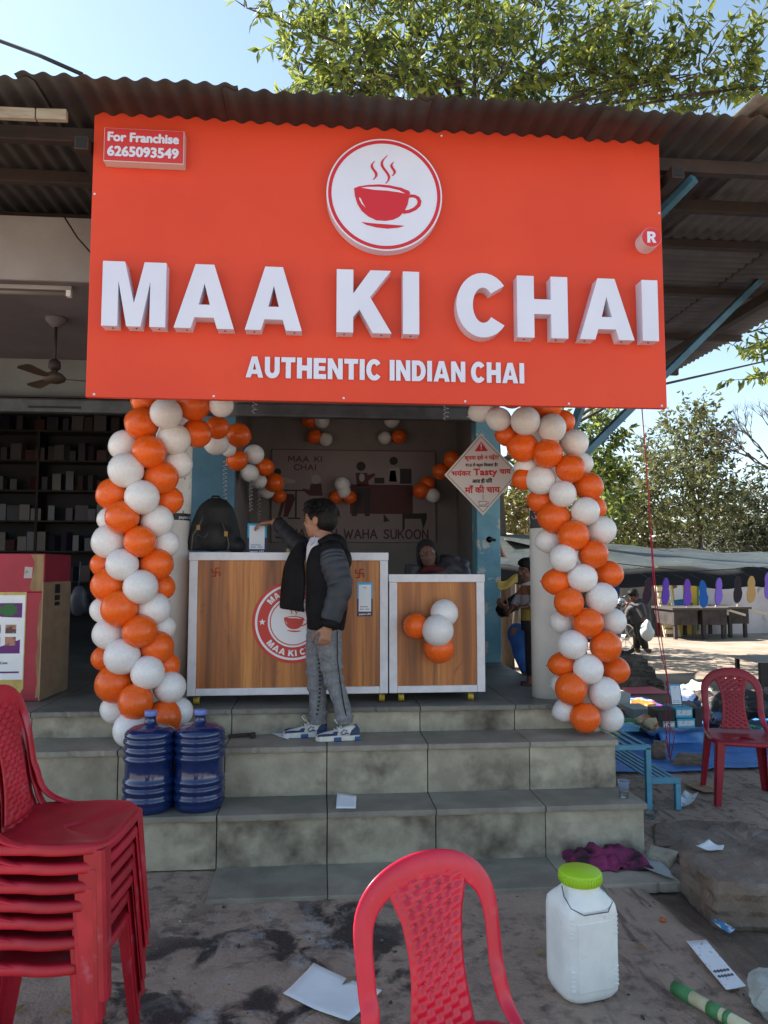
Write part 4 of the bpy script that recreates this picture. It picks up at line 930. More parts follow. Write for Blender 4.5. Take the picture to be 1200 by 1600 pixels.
def hand(mb, wrist, dirn, palm_n, s=1.0, curl=.6, thumb=1):
    """palm, four curled fingers of unequal length and a thumb; dirn = pointing direction, palm_n = palm normal"""
    d = Vector(dirn).normalized(); pn = Vector(palm_n); pn = (pn-d*pn.dot(d)).normalized(); sd = d.cross(pn)
    w = Vector(wrist)
    mb.tube([w-d*.02*s, w+d*.02*s, w+d*.075*s], [(.024*s,.017*s),(.033*s,.016*s),(.036*s,.014*s)], 12, ref=pn)
    for k, (o, l) in enumerate(((-.028,.062),(-.0095,.07),(.0095,.066),(.027,.052))):
        p = w+d*.072*s+sd*o*s; a = curl*(.5+.12*k); pts = [p]; rr = [.0095*s]
        for seg in (.45, .32, .23):
            dd = d*cos(a)+pn*sin(a); p = p+dd*l*seg*1.1*s; pts.append(p); rr.append((.0088-.0012*len(pts)*.5)*s); a += curl
        mb.tube(pts, rr, 8)
    b = w+d*.018*s+sd*(-thumb)*.026*s
    mb.tube([b, b+(d*.6-sd*thumb*.7+pn*.3)*.03*s, b+(d*1.0-sd*thumb*.75+pn*.7)*.048*s, b+(d*1.3-sd*thumb*.55+pn*1.0)*.058*s], [.013*s,.0115*s,.010*s,.008*s], 8)

# ---- the boy on the steps
YBOY = 4.50
base = PZ(505,1150,Z2); boy = T('person', 'boy in a black puffer jacket with grey sleeves and grey jeans on the steps', 'person', (base.x, YBOY, Z2))
def B(x, y, dy=0): return P(x, y, YBOY+dy)
px = YBOY/FPX
hd = Head(B(500,813,.03), (-.86,.50,-.02), 1.03)
body = MB(); hd.flesh(body)
body.tube([B(507,835,.02), B(510,852,.02), B(512,880,.02), B(510,930,.02), B(508,985,.02)], [.055,(.10,.07),(.115,.085),(.105,.08),(.11,.085)], 14)
hipN, hipF = B(512,990,-.045), B(500,990,.075)
kneN, ankN = B(520,1058,-.05), B(537,1125,-.055); kneF, ankF = B(495,1055,.06), B(497,1126,.05)
body.tube([hipN, kneN, ankN], [.062,.046,.032], 12); body.tube([hipF, kneF, ankF], [.062,.046,.032], 12)
shN, elN, wrN = B(522,868,-.13), B(533,922,-.17), B(512,980,-.19)
shF, elF, wrF = B(490,866,.16), B(460,846,.30), B(427,816,.42)
body.tube([B(512,870,0), shN, elN, wrN], [.06,.05,.038,.026], 12); body.tube([B(505,866,.05), shF, elF, wrF], [.06,.045,.036,.024], 12)
hand(body, wrN, (-.22,-.03,-1), (-.15,1,.0), 1.0, .8, 1)
hand(body, wrF+Vector((-.012,0,0)), (-.97,.08,-.12), (0,.1,-1), .95, .55, 1)
adopt(blob(body, 'body', m_skin, None, .0055, 3), boy); hd.face(boy); hd.hair(boy)
m_jk = M('jacket_black', (.0045,.0045,.0055), (.008,.008,.009), sc=9, rough=.7, spec=.2, bump=.4, bsc=16, bdist=.015); m_slv = M('sleeve_grey', (.036,.040,.050), (.025,.028,.036), sc=9, rough=.6, bump=.35, bsc=24)
m_shirt = M('shirt', (.58,.55,.63), rough=.8, bump=.2, bsc=20)
def denim():
    m = M('acid_jeans', (.20,.205,.22), (.12,.125,.135), sc=18, lo=.35, hi=.68, rough=.85, bump=.5, bsc=40, c3=(.27,.275,.29), sc3=60, lo3=.50, hi3=.75); return m
m_jean = denim()
# shirt
mb = MB(); mb.tube([B(497,840,.01), B(496,853,.01), B(496,880,.01), B(494,930,.01), B(492,970,.01)], [(.046,.05),(.066,.068),(.072,.07),(.066,.07),(.066,.07)], 16, ref=Vector((0,1,0)))
adopt(blob(mb, 'shirt', m_shirt, None, .009, 3), boy)
mb = MB(); mb.grid(lambda u, v: B(483+9*u, 843-7*u+9*v+3*sin(u*3), -.062+.03*u-.012*v), 6, 3); adopt(mb.build('collar', m_shirt, None, True, solid=.004), boy)
# jacket shell, near side and back
mb = MB()
mb.tube([B(513,846,0), B(514,856,0), B(513,880,-.01), B(512,920,-.015), B(510,955,-.015), B(509,984,-.015)], [(.060,.055),(.118,.100),(.135,.128),(.130,.128),(.126,.124),(.112,.108)], 20, ref=Vector((0,1,0)))
mb.ell(B(527,905,0), (.075,.11,.19)); mb.ell(B(518,855,-.1), (.06,.055,.045))
adopt(blob(mb, 'jacket', m_jk, None, .010, 3), boy)
# hood hanging at the back
mb = MB(); mb.ell(B(525,848,.02), (.075,.105,.055), R=Matrix.Rotation(radians(25), 3, 'Y')); mb.ell(B(537,872,.0), (.050,.095,.075), R=Matrix.Rotation(radians(-12), 3, 'Y')); mb.ell(B(508,842,.09), (.04,.03,.05)); mb.ell(B(514,846,-.085), (.05,.03,.035)); mb.tube([B(497,848,-.07), B(515,840,-.09), B(530,846,-.06)], [.018,.026,.028], 10)
adopt(blob(mb, 'hood', m_jk, None, .009, 3), boy)
# open far front panel swung forward by the raised arm
mb = MB()
fl = [(474,846,.10,468,848,.12),(474,870,.02,455,862,.16),(477,900,-.04,444,885,.16),(476,925,-.05,440,915,.15),(474,945,-.05,438,938,.14),(476,957,-.05,438,951,.13)]
def flap(u, v):
    k = v*(len(fl)-1); i = min(int(k), len(fl)-2); t = k-i; a = [fl[i][j]*(1-t)+fl[i+1][j]*t for j in range(6)]
    return B(a[0]+(a[3]-a[0])*u, a[1]+(a[4]-a[1])*u, a[2]+(a[5]-a[2])*u-.03*sin(pi*u))
mb.grid(flap, 10, 16); adopt(mb.build('jacket_front', m_jk, None, True, solid=.022, sub=1), boy)
def puffy(pts, rads, seams):
    ps, rs = [], []; N = 48
    pts = [Vector(p) for p in pts]
    for i in range(N+1):
        t = i/N*(len(pts)-1); k = min(int(t), len(pts)-2); f = t-k; f2 = f*f*(3-2*f); ps.append(pts[k].lerp(pts[k+1], f)); r = rads[k]*(1-f)+rads[k+1]*f
        rs.append(r*(.90+.12*abs(sin(i/N*pi*seams))**.55))
    return ps, rs
ps, rs = puffy([shN+Vector((-.01,.03,.02)), shN+Vector((.0,-.0,-.05)), elN+Vector((0,0,.02)), wrN+Vector((.012,.0,.03))], [.070,.084,.074,.058], 9)
mb = MB(); mb.tube(ps, rs, 20, ref=Vector((0,1,0))); adopt(mb.build('sleeve', m_slv, None, True), boy)
ps, rs = puffy([shF+Vector((.02,-.02,0)), shF, elF, wrF+Vector((.028,-.01,-.006))], [.068,.072,.060,.046], 8)
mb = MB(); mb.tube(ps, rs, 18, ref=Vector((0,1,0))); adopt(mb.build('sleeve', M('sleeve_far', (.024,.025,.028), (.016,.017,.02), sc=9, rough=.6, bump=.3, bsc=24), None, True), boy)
mb = MB(); mb.tube([wrN+Vector((.012,0,.045)), wrN+Vector((.006,0,.012)), wrN+Vector((.003,0,.0))], [.060,.056,.046], 16); adopt(mb.build('cuff', m_jk, None, True), boy)
mb = MB(); mb.tube([wrF+Vector((.05,-.012,-.01)), wrF+Vector((.02,-.005,-.004))], [.044,.034], 14); adopt(mb.build('cuff', m_jk, None, True), boy)
mb = MB(); mb.tube([wrF+Vector((.004,0,0))+.026*Vector((0, cos(a), sin(a))) for a in [2*pi*i/14 for i in range(14)]], .004, 6, closed=True); adopt(mb.build('bracelet', M('bracelet', (.45,.22,.08), rough=.4), None, True), boy)
# jeans
mb = MB(); mb.tube([B(507,960,.01), B(507,985,.01), B(506,1002,.012)], [(.105,.095),(.110,.10),(.098,.095)], 18, ref=Vector((0,1,0)))
def wrinkly(pts, rads, seed):
    ps, rs = [], []; N = 60; rg = random.Random(seed); pts = [Vector(p) for p in pts]
    for i in range(N+1):
        t = i/N*(len(pts)-1); k = min(int(t), len(pts)-2); f = t-k; ps.append(pts[k].lerp(pts[k+1], f)); r = rads[k]*(1-f)+rads[k+1]*f
        fold = .012*max(0, sin(i*.8+seed))*(1 if abs(i/N-.5) < .14 or i/N > .82 else .25); rs.append((r+fold, r*.98+fold*.7))
    return ps, rs
ps, rs = wrinkly([hipN+Vector((0,0,.02)), B(516,1020,-.048), kneN, B(534,1100,-.055), B(539,1130,-.055)], [.082,.072,.056,.048,.049], 1); mb.tube(ps, rs, 18)
ps, rs = wrinkly([hipF+Vector((0,0,.02)), B(496,1020,.07), kneF, B(497,1100,.05), B(498,1130,.05)], [.082,.074,.058,.050,.050], 4); mb.tube(ps, rs, 18)
adopt(blob(mb, 'jeans', m_jean, None, .0065, 2), boy)
mb = MB(); n_ = 30
for i in range(n_):
    t = i/(n_-1); q = B(497+4*sin(t*3)-2*t, 1020+96*t, .055-.063-.004*sin(t*pi)); 
    if i % 2: mb.box(q+Vector((0,-.012+.014*t,0)), (.012,.006,.009))
adopt(mb.build('seam_stitching', M('stitch_black', (.012,.012,.014), rough=.8), None), boy)
mb = MB(); mb.tube([B(527,985,-.115), B(527,1030,-.118), B(531,1062,-.108), B(537,1100,-.105), B(541,1119,-.10)], .003, 5); adopt(mb.build('side_seam', m_jk, None, True), boy)
# trainers
m_sw = M('shoe_white', (.66,.64,.60), (.58,.56,.52), sc=20, rough=.5, bump=.15, bsc=60); m_sn = M('shoe_navy', (.015,.035,.10), rough=.5); m_sb = M('shoe_blue', (.02,.085,.22), rough=.45)
def shoe(ank, yaw):
    R = Matrix.Rotation(yaw, 3, 'Z'); z0 = Z2; o = Vector((ank.x, ank.y, z0))
    def L(x, y, z): return o+R @ Vector((x, y, z))       # x = heel(+) to toe(-)
    # upper
    secs = [(.075,.026,.052,.020),(.065,.034,.080,.02),(.03,.037,.092,.02),(-.01,.037,.085,.02),(-.05,.038,.066,.02),(-.09,.040,.054,.02),(-.13,.040,.048,.02),(-.155,.034,.040,.02),(-.172,.018,.030,.02)]
    mb = MB(); vs = []; n = 14
    for x, hw, top, bot in secs:
        for j in range(n):
            a = 2*pi*j/n; c, s = cos(a), sin(a); yy = hw*(abs(c)**.7)*(1 if c > 0 else -1)*(1-.25*max(0, s)); zz = bot+(top-bot)*(s+1)/2; vs.append(L(x, yy, zz))
    k = len(secs); fs = [(i*n+j, (i+1)*n+j, (i+1)*n+(j+1) % n, i*n+(j+1) % n) for i in range(k-1) for j in range(n)]+[tuple(range(n)), tuple((k-1)*n+j for j in reversed(range(n)))]
    mb.add(vs, fs); sh = adopt(mb.build('shoe', m_sw, None, True, sub=1), boy)
    outl = [(.082,.018),(.07,.036),(.03,.041),(-.02,.040),(-.07,.043),(-.12,.044),(-.155,.038),(-.178,.020)]
    pol = [(x, w) for x, w in outl]+[(x, -w) for x, w in reversed(outl)]
    def child(mb2, nm, mat, **kw): c = adopt(mb2.build(nm, mat, None, **kw), boy); return c
    mb = MB(); mb.plate([pol], lambda u, v, d: L(u, v, d), .032, .004); child(mb, 'midsole', m_sw, bev=.006)
    for x0, x1 in ((.05,.085),(-.075,-.03)):
        mb = MB()
        for sd in (-1, 1): mb.box(L((x0+x1)/2, sd*.0415, .014), (x1-x0, .010, .024), R)
        child(mb, 'sole_pod', m_sb, bev=.004)
    mb = MB()
    for sd in (-1, 1):
        mb.plate([[(-.172,.030),(-.165,.042),(-.13,.046),(-.085,.046),(-.07,.058),(-.05,.058),(-.055,.036)]], lambda u, v, d: L(u, sd*(d+.002-.10*max(0, v-.05)-.14*max(0, -u-.13)), v), .0395, .034)
        mb.plate([[(.02,.034),(.03,.06),(.065,.085),(.078,.070),(.082,.034)]], lambda u, v, d: L(u, sd*(d-.10*max(0, v-.04)-.25*max(0, u-.06)), v), .0385, .032)
    child(mb, 'overlay', m_sn)
    mb = MB()
    for sd in (-1, 1): mb.tube([L(-.035, sd*.041, .045), L(-.015, sd*.0405, .068), L(.005, sd*.041, .060), L(-.008, sd*.0415, .05), L(.012, sd*.041, .046), L(-.03, sd*.0415, .040)], .003, 5)
    child(mb, 'side_mark', m_sb, smooth=True)
    mb = MB()
    for i in range(4): x = -.028-.018*i; z = .088-.011*i; mb.tube([L(x, -.026, z-.008), L(x-.004, 0, z), L(x, .026, z-.008)], .004, 6)
    mb.tube([L(-.03,0,.086), L(-.055,-.022,.105), L(-.068,-.018,.122), L(-.055,-.006,.128), L(-.04,0,.095)], .004, 6); mb.tube([L(-.03,0,.086), L(-.045,-.04,.075), L(-.04,-.046,.052)], .0035, 6)
    child(mb, 'laces', m_sw, smooth=True)
shoe(Vector((B(540,1140,-.055).x, YBOY-.055, 0)), radians(6)); shoe(Vector((B(489,1140,.05).x, YBOY+.05, 0)), radians(4))

# ---- person seated behind the short counter
Yq = 5.35; q0 = P(692,900,Yq); seat_p = T('person', 'person in a dark knit cap sitting behind the short counter', 'person', (q0.x, Yq, ZP))
def Q(x, y, dy=0): return P(x, y, Yq+dy)
h2 = Head(Q(668,876,-.02), (-.15,-.96,.20), .92, Vector((-.12,.25,1)))
b2 = MB(); h2.flesh(b2)
b2.tube([Q(672,893,.03), Q(680,905,.05), Q(690,960,.06), Q(692,1010,.02)], [.05,(.15,.09),(.14,.10),(.14,.11)], 14)
for s, kx in ((-1, 660), (1, 715)): b2.tube([Q(692+s*15,1010,.0), P(kx,1000,Yq-.12), P(kx,1012,5.20)], [.075,.065,.05], 10); b2.tube([P(kx,1012,5.20), Vector((P(kx,1012,5.20).x, 5.24, ZP+.06)), Vector((P(kx,1012,5.2).x, 5.20, ZP+.03))], [.05,.04,.035], 10)
adopt(blob(b2, 'body', m_skin_d, None, .007, 3), seat_p); h2.face(seat_p, False)
mb = MB(); h2.e(mb, (-.014,0,.045), (.103,.084,.092)); h2.e(mb, (-.05,0,-.02), (.062,.083,.085)); h2.e(mb, (-.01,.07,-.02), (.045,.022,.075)); h2.e(mb, (-.01,-.07,-.02), (.045,.022,.075)); adopt(blob(mb, 'knit_cap', M('cap_black', (.012,.011,.013), rough=.9, bump=.5, bsc=60), None, .008, 2), seat_p)
m_pj = M('dark_puffer', (.03,.028,.034), (.055,.05,.06), sc=14, lo=.45, hi=.7, rough=.45, bump=.4, bsc=14)
mb = MB(); mb.tube([Q(675,888,.02), Q(678,897,.03), Q(685,915,.05), Q(692,1000,.04)], [(.10,.07),(.19,.12),(.19,.14),(.17,.14)], 18, ref=Vector((0,1,0))); mb.tube([Q(648,893,0), Q(640,930,-.02), Q(668,950,-.12)], [.07,.065,.05], 12); mb.tube([Q(700,892,.02), Q(722,905,0), Q(735,945,-.08)], [.075,.07,.055], 12); mb.ell(Q(700,885,.06), (.10,.10,.05)); mb.ell(Q(720,890,.04), (.07,.07,.04))
adopt(blob(mb, 'jacket', m_pj, None, .010, 2), seat_p)
mb = MB(); mb.tube([Q(655,905,-.06), Q(672,897,-.085), Q(695,900,-.06)], [.02,.03,.02], 10); adopt(mb.build('scarf', M('maroon_knit', (.10,.015,.02), rough=.9), None, True), seat_p)
mb = MB(); mb.lathe([(.15,ZP),(.12,ZP+.02),(.11,ZP+.26),(.15,ZP+.28),(0,ZP+.285)], (q0.x, Yq+.03, 0), 20); tag(mb.build('stool', m_darkmetal, None, True), 'low round stool under the person behind the short counter', 'stool')

seat_p.location.z += .04
# ---- small child standing in the gap beside the right pillar
Yk = 5.40; k0 = P(826,1072,Yk); kid = T('person', 'small child in a striped rust, white and yellow sweater beside the pillar', 'person', (k0.x, Yk, ZP))
def K(x, y, dy=0): return P(x, y, Yk+dy)
h3 = Head(K(826,893,0), (-.95,-.30,-.05), .80)
b3 = MB(); h3.flesh(b3)
b3.tube([K(829,905), K(831,915), K(832,950), K(832,985)], [.035,(.07,.055),(.075,.06),(.075,.06)], 12)
for dy, kx in ((-.045,828),(.05,834)): b3.tube([K(832,985,dy), K(830,1030,dy), K(kx,1068,dy)], [.05,.038,.025], 10); b3.tube([K(kx+1,1068,dy), K(kx-8,1073,dy)], [.024,.018], 8)
b3.tube([K(833,917,-.07), K(836,945,-.09), K(822,948,-.10)], [.035,.03,.02], 10); hand(b3, K(821,948,-.10), (-1,-.1,0), (0,.3,-1), .62, .8)
b3.tube([K(826,917,.07), K(812,932,.08), K(800,950,.05)], [.035,.03,.02], 10); hand(b3, K(800,950,.05), (-.6,0,-.6), (-.4,.2,-1), .62, .7)
adopt(blob(b3, 'body', m_skin_d, None, .006, 2), kid); h3.face(kid); h3.hair(kid, n=120)
def stripes():
    m = M('striped_knit', (.3,.1,.05), rough=.9, bump=.4, bsc=70); n = m.node_tree.nodes; L = m.node_tree.links
    tc = n.new('ShaderNodeTexCoord'); sx = n.new('ShaderNodeSeparateXYZ'); L.new(tc.outputs['Object'], sx.inputs[0]); r = n.new('ShaderNodeMapRange'); r.inputs[1].default_value = K(826,975).z; r.inputs[2].default_value = K(826,910).z; L.new(sx.outputs['Z'], r.inputs[0])
    cr = n.new('ShaderNodeValToRGB'); cr.color_ramp.interpolation = 'CONSTANT'; L.new(r.outputs[0], cr.inputs[0]); e = cr.color_ramp.elements
    e[0].position = 0; e[0].color = (.05,.06,.08,1); e[1].position = .08; e[1].color = (.30,.22,.05,1)
    for p, c in ((.42,(.32,.32,.36)),(.70,(.24,.10,.055)),(.93,(.5,.48,.46))): x = e.new(p); x.color = (*c, 1)
    L.new(cr.outputs[0], n['Principled BSDF'].inputs['Base Color']); return m
m_str = stripes()
mb = MB(); mb.tube([K(829,906), K(831,913), K(832,940), K(832,970)], [(.045,.04),(.085,.065),(.09,.072),(.088,.072)], 16, ref=Vector((0,1,0))); mb.tube([K(833,915,-.07), K(837,943,-.095), K(826,948,-.10)], [.045,.04,.03], 12); mb.tube([K(826,915,.07), K(814,930,.08), K(803,946,.06)], [.045,.04,.03], 12)
adopt(blob(mb, 'sweater', m_str, None, .008, 2), kid)
mb = MB(); mb.tube([K(832,968), K(832,985)], [(.09,.075),(.085,.075)], 14, ref=Vector((0,1,0)))
for dy in (-.045,.05): mb.tube([K(832,985,dy), K(831,1030,dy), K(831,1055,dy)], [.06,.05,.042], 12)
adopt(blob(mb, 'trousers', M('kid_trousers', (.02,.018,.022), rough=.85), None, .008, 2), kid)
for dy in (-.045,.05): mb = MB(); mb.box((K(825,1074,dy).x, Yk+dy, ZP+.010), (.10,.05,.014)); adopt(mb.build('sandal', M('sandal', (.07,.02,.03), rough=.6), None, bev=.005), kid)
# ---- woman seated behind, phone in hand, mostly hidden by the blue post
Yw = 6.1; w0 = P(800,1050,Yw); wom = T('person', 'seated person in black top, yellow shawl and blue trousers behind the blue post', 'person', (1.86, Yw, .25))
def Wp(x, y, dy=0): return P(x, y, Yw+dy)
h4 = Head(Vector((1.93,6.28,1.62)), (-.6,-.7,-.25), .95); b4 = MB(); h4.flesh(b4)
b4.tube([Vector((1.95,6.30,1.50)), Vector((1.97,6.32,1.42)), Vector((1.99,6.34,1.05)), Vector((2.0,6.33,.78))], [.05,(.15,.09),(.14,.10),(.15,.11)], 14)
b4.tube([Vector((1.97,6.30,.78)), Wp(808,992), Wp(826,1055,-.1)], [.085,.075,.045], 12); b4.tube([Vector((2.08,6.30,.78)), Wp(822,1000,-.05), Wp(838,1070,-.15)], [.085,.075,.045], 12)
b4.tube([Vector((1.86,6.28,1.38)), Wp(782,958), Wp(792,950,-.12)], [.05,.042,.026], 10); hand(b4, Wp(790,950,-.12), (-.7,-.5,.4), (.3,.5,.6), .9, .7)
adopt(blob(b4, 'body', m_skin_d, None, .008, 2), wom); h4.face(wom); h4.hair(wom, n=60)
mb = MB(); mb.tube([Vector((1.95,6.30,1.47)), Vector((1.97,6.32,1.40)), Vector((1.99,6.34,1.05)), Vector((2.0,6.33,.80))], [(.08,.07),(.18,.12),(.165,.13),(.17,.13)], 16, ref=Vector((0,1,0))); mb.tube([Vector((1.86,6.28,1.38)), Wp(783,955), Wp(790,952,-.1)], [.07,.06,.042], 12); adopt(blob(mb, 'black_top', m_jk, None, .010, 2), wom)
mb = MB(); mb.tube([Vector((1.97,6.30,.80)), Wp(806,990), Wp(815,1020,-.04), Wp(826,1050,-.1)], [.105,.095,.075,.06], 14); mb.tube([Vector((2.08,6.30,.80)), Wp(820,998,-.05), Wp(838,1065,-.15)], [.105,.095,.06], 14); adopt(blob(mb, 'trousers', M('royal_blue_cloth', (.02,.10,.34), (.015,.07,.26), sc=9, rough=.75, bump=.4, bsc=14), None, .010, 2), wom)
mb = MB(); mb.grid(lambda u, v: Wp(777+32*u, 906+14*v+4*sin(u*5)-6*u, -.05+.02*sin(v*4+u*3)), 12, 6); adopt(mb.build('shawl', M('yellow_shawl', (.50,.36,.09), (.4,.28,.06), sc=12, rough=.85), None, True, solid=.01, sub=1), wom)
mb = MB(); mb.b2((1.70,5.95,0),(2.3,6.6,.62)); mb2 = mb.build('stone_block', m_riser, None, bev=.02); tag(mb2, 'rough stone block under the seated person behind the post', 'block')
# ---------------------------------------------------------------- litter and small things in front
def sheet(name, label, cat, pts, z, mat, group=None, curl=.01, n=8, seed=0):
    """paper lying on a surface: four corners in plan, gently curled"""
    a, b, c, d = [Vector(p) for p in pts]; mb = MB()
    def fn(u, v):
        p = a.lerp(b, u).lerp(d.lerp(c, u), v); e = curl*((2*u-1)**2*.6+(2*v-1)**2*.4)+curl*.25*mnoise.noise((u*3, v*3, seed)); return (p.x, p.y, z+.003+max(0, e))
    mb.grid(fn, n, n); return tag(mb.build(name, mat, None, True, solid=.0006), label, cat, group)
G = lambda x, y: PZ(x, y, 0)
sheet('paper_sheet', 'large white sheet of paper on the ground by the near chair', 'paper', [G(442,1557),G(545,1600),G(597,1552),G(490,1509)], -.004, m_paper, curl=.012)
pa, pb_ = PZ(525,1264,Z1), PZ(557,1262,Z1)
mb = MB(); q1, q2, q3, q4 = PZ(525,1264,Z1), PZ(556,1264,Z1), P(557,1244,4.255), P(527,1239,4.26)
mb.grid(lambda u, v: q1.lerp(q2, u).lerp(q4.lerp(q3, u), v)+Vector((0,-.006*sin(pi*v),.003)), 6, 6); tag(mb.build('paper_sheet', m_paper, None, True, solid=.0006), 'small white paper leaning on the lowest step', 'paper')
sheet('paper_scrap', 'pointed scrap of paper by the boy\'s shoe', 'paper', [PZ(423,1147,Z2),PZ(450,1157,Z2),PZ(455,1150,Z2),PZ(445,1145,Z2)], Z2, m_paper, curl=.004, seed=2)
m_card = M('card_print', (.76,.78,.82), (.35,.36,.42), sc=55, lo=.62, hi=.66, rough=.5, st=(1,1,1))
cd_ = [G(1072,1474),G(1135,1551),G(1166,1545),G(1103,1472)]
sheet('blister_card', 'long white printed card lying at the right edge of the ground', 'card', cd_, .004, m_card, curl=.003)
mb = MB()
for i in range(5):
    for j in range(2):
        p = cd_[0].lerp(cd_[1], .66+.10*j).lerp(cd_[3].lerp(cd_[2], .66+.10*j), .18+.16*i); mb.lathe([(.007,0),(.006,.004),(.001,.005)], (p.x, p.y, .008), 8)
tag(mb.build('blister_pack', M('blister', (.12,.12,.14), rough=.2)), 'two rows of small dark blisters on the long printed card', 'blisters')
# plastic cup with water
q = PZ(975,1246,Z1); cu = T('plastic_cup', 'clear plastic cup on the corner of the lowest step', 'cup', (q.x, q.y, Z1+.001))
m_clear = M('clear_plastic', (.9,.92,.94), rough=.12, trans=.93, ior=1.2, spec=.3)
mb = MB(); mb.lathe([(.024,0),(.033,.09),(.036,.092),(.034,.094),(.0315,.09),(.023,.003),(0,.003)], (0,0,0), 24); mb.build('cup_wall', m_clear, cu, True)
mb = MB(); mb.lathe([(0,.004),(.0225,.004),(.0265,.035),(0,.035)], (0,0,0), 20); mb.build('water', M('water', (.9,.93,.95), rough=.03, trans=1, ior=1.33), cu, True)
q = G(1016,1276); mb = MB(); mb.lathe([(.03,0),(.036,.02),(.038,.028),(.034,.028),(.026,.004),(0,.004)], (q.x, q.y, 0), 18); tag(mb.build('crushed_cup', m_clear, None, True), 'crushed clear plastic cup on the ground beside the bench leg', 'cup')
# purple cloth by the steps
m_cloth = M('magenta_cloth', (.20,.022,.09), (.03,.012,.022), sc=7, lo=.42, hi=.58, rough=.85, bump=.6, bsc=20, c3=(.32,.05,.16), sc3=10, lo3=.6, hi3=.72)
mb = MB(); ca, cb = G(888,1352), G(1010,1352)
def rag(u, v):
    p = ca.lerp(cb, u); y = p.y-.10+.24*v; hh = max(0, .10*sin(pi*v)*(sin(pi*u)**.6))*(.65+.7*mnoise.noise((u*5, v*3, 4)))+.035*mnoise.noise((u*9, v*8, 1)); return (p.x+.03*mnoise.noise((u*4, v*5, 9)), y+.04*mnoise.noise((u*5, v*4, 2)), max(.009, .012+hh))
mb.grid(rag, 40, 26); tag(mb.build('rag', m_cloth, None, True, solid=.004), 'crumpled magenta and black cloth at the foot of the steps', 'cloth')
sheet('foil_sheet', 'grey plastic sheet sticking out past the corner of the steps', 'plastic sheet', [G(1012,1330),G(1005,1362),G(1058,1383),G(1045,1365)], .012, M('grey_film', (.28,.30,.30), rough=.3), curl=.01)
# broken slabs of rock
m_rock = M('brown_rock', (.19,.135,.10), (.10,.072,.056), sc=6, rough=.8, bump=.9, bsc=12, bdist=.03, c3=(.24,.19,.155), sc3=3, lo3=.5, hi3=.7)
m_rock2 = M('dark_stone', (.085,.075,.068), (.14,.125,.11), sc=6, rough=.8, bump=.8, bsc=14, bdist=.03)
def rock(name, label, pts, z0, z1, mat, cat='rock', group=None, seed=0, rough=.02, parent=None):
    """slab of stone from a plan outline"""
    mb = MB(); n = len(pts); c = sum((Vector(p) for p in pts), Vector())/n; vs = []; K = 56; rg = random.Random(seed)
    ol = []
    for i in range(K):
        t = i/K*n; k = int(t); f = t-k; ol.append(Vector(pts[k]).lerp(Vector(pts[(k+1) % n]), f))
    L = ((.0,.98),(.12,1.0),(.30,.985),(.42,1.0),(.62,.975),(.78,.985),(.93,.965),(1.0,.93),(1.03,.7),(1.0,.45),(1.04,.2))
    for h, s in L:
        for i, p in enumerate(ol):
            q = c+(p-c)*s; d = (mnoise.noise((q.x*9+seed, q.y*9, h*4))+.6*mnoise.noise((q.x*26+seed, q.y*26, h*9)))*rough; dz = (mnoise.noise((q.x*7, q.y*7+seed, 3))+.5*mnoise.noise((q.x*22, q.y*22+seed, 5)))*rough*.7
            vs.append((q.x+d, q.y+d*.7, z0+(z1-z0)*h+(dz if h > .5 else 0)))
    k = len(L); fs = [(i*K+j, i*K+(j+1) % K, (i+1)*K+(j+1) % K, (i+1)*K+j) for i in range(k-1) for j in range(K)]+[tuple((k-1)*K+j for j in range(K))]
    mb.add(vs, fs); o = mb.build(name, mat, parent, False); md = o.modifiers.new('e', 'EDGE_SPLIT') if False else None
    return tag(o, label, cat, group) if label else o
rock('rock_slab', 'big brown rock slab jutting in at the right edge', [PZ(1060,1336,.13),PZ(1088,1362,.13),PZ(1116,1388,.13),PZ(1215,1392,.13),PZ(1300,1352,.13),PZ(1180,1322,.13)], -.05, .15, m_rock, seed=3, rough=.018)
rock('rock_slab', 'low flat brown rock behind the big slab at the right edge', [G(1035,1330),G(1070,1352),G(1300,1370),G(1300,1310),G(1130,1285)], -.05, .02, m_rock, seed=5, rough=.03)
rock('rock_slab', 'thin flat rock sheet on the ground in front of the bench', [G(1020,1290),G(1020,1325),G(1120,1325),G(1190,1290),G(1080,1283)], -.03, .014, m_rock, seed=8, rough=.012)
rock('rock_slab', 'small grey stone flake beside the steps corner', [G(1018,1328),G(1012,1345),G(1045,1356),G(1060,1340)], -.01, .035, m_riser, seed=11, rough=.01)
q = PZ(1115,1333,.13); sheet('paper_scrap', 'white paper scrap lying on the brown rock slab', 'paper', [PZ(1086,1334,.14),PZ(1128,1342,.14),PZ(1132,1334,.14),PZ(1108,1325,.14)], .16, m_paper, curl=.02, seed=6)
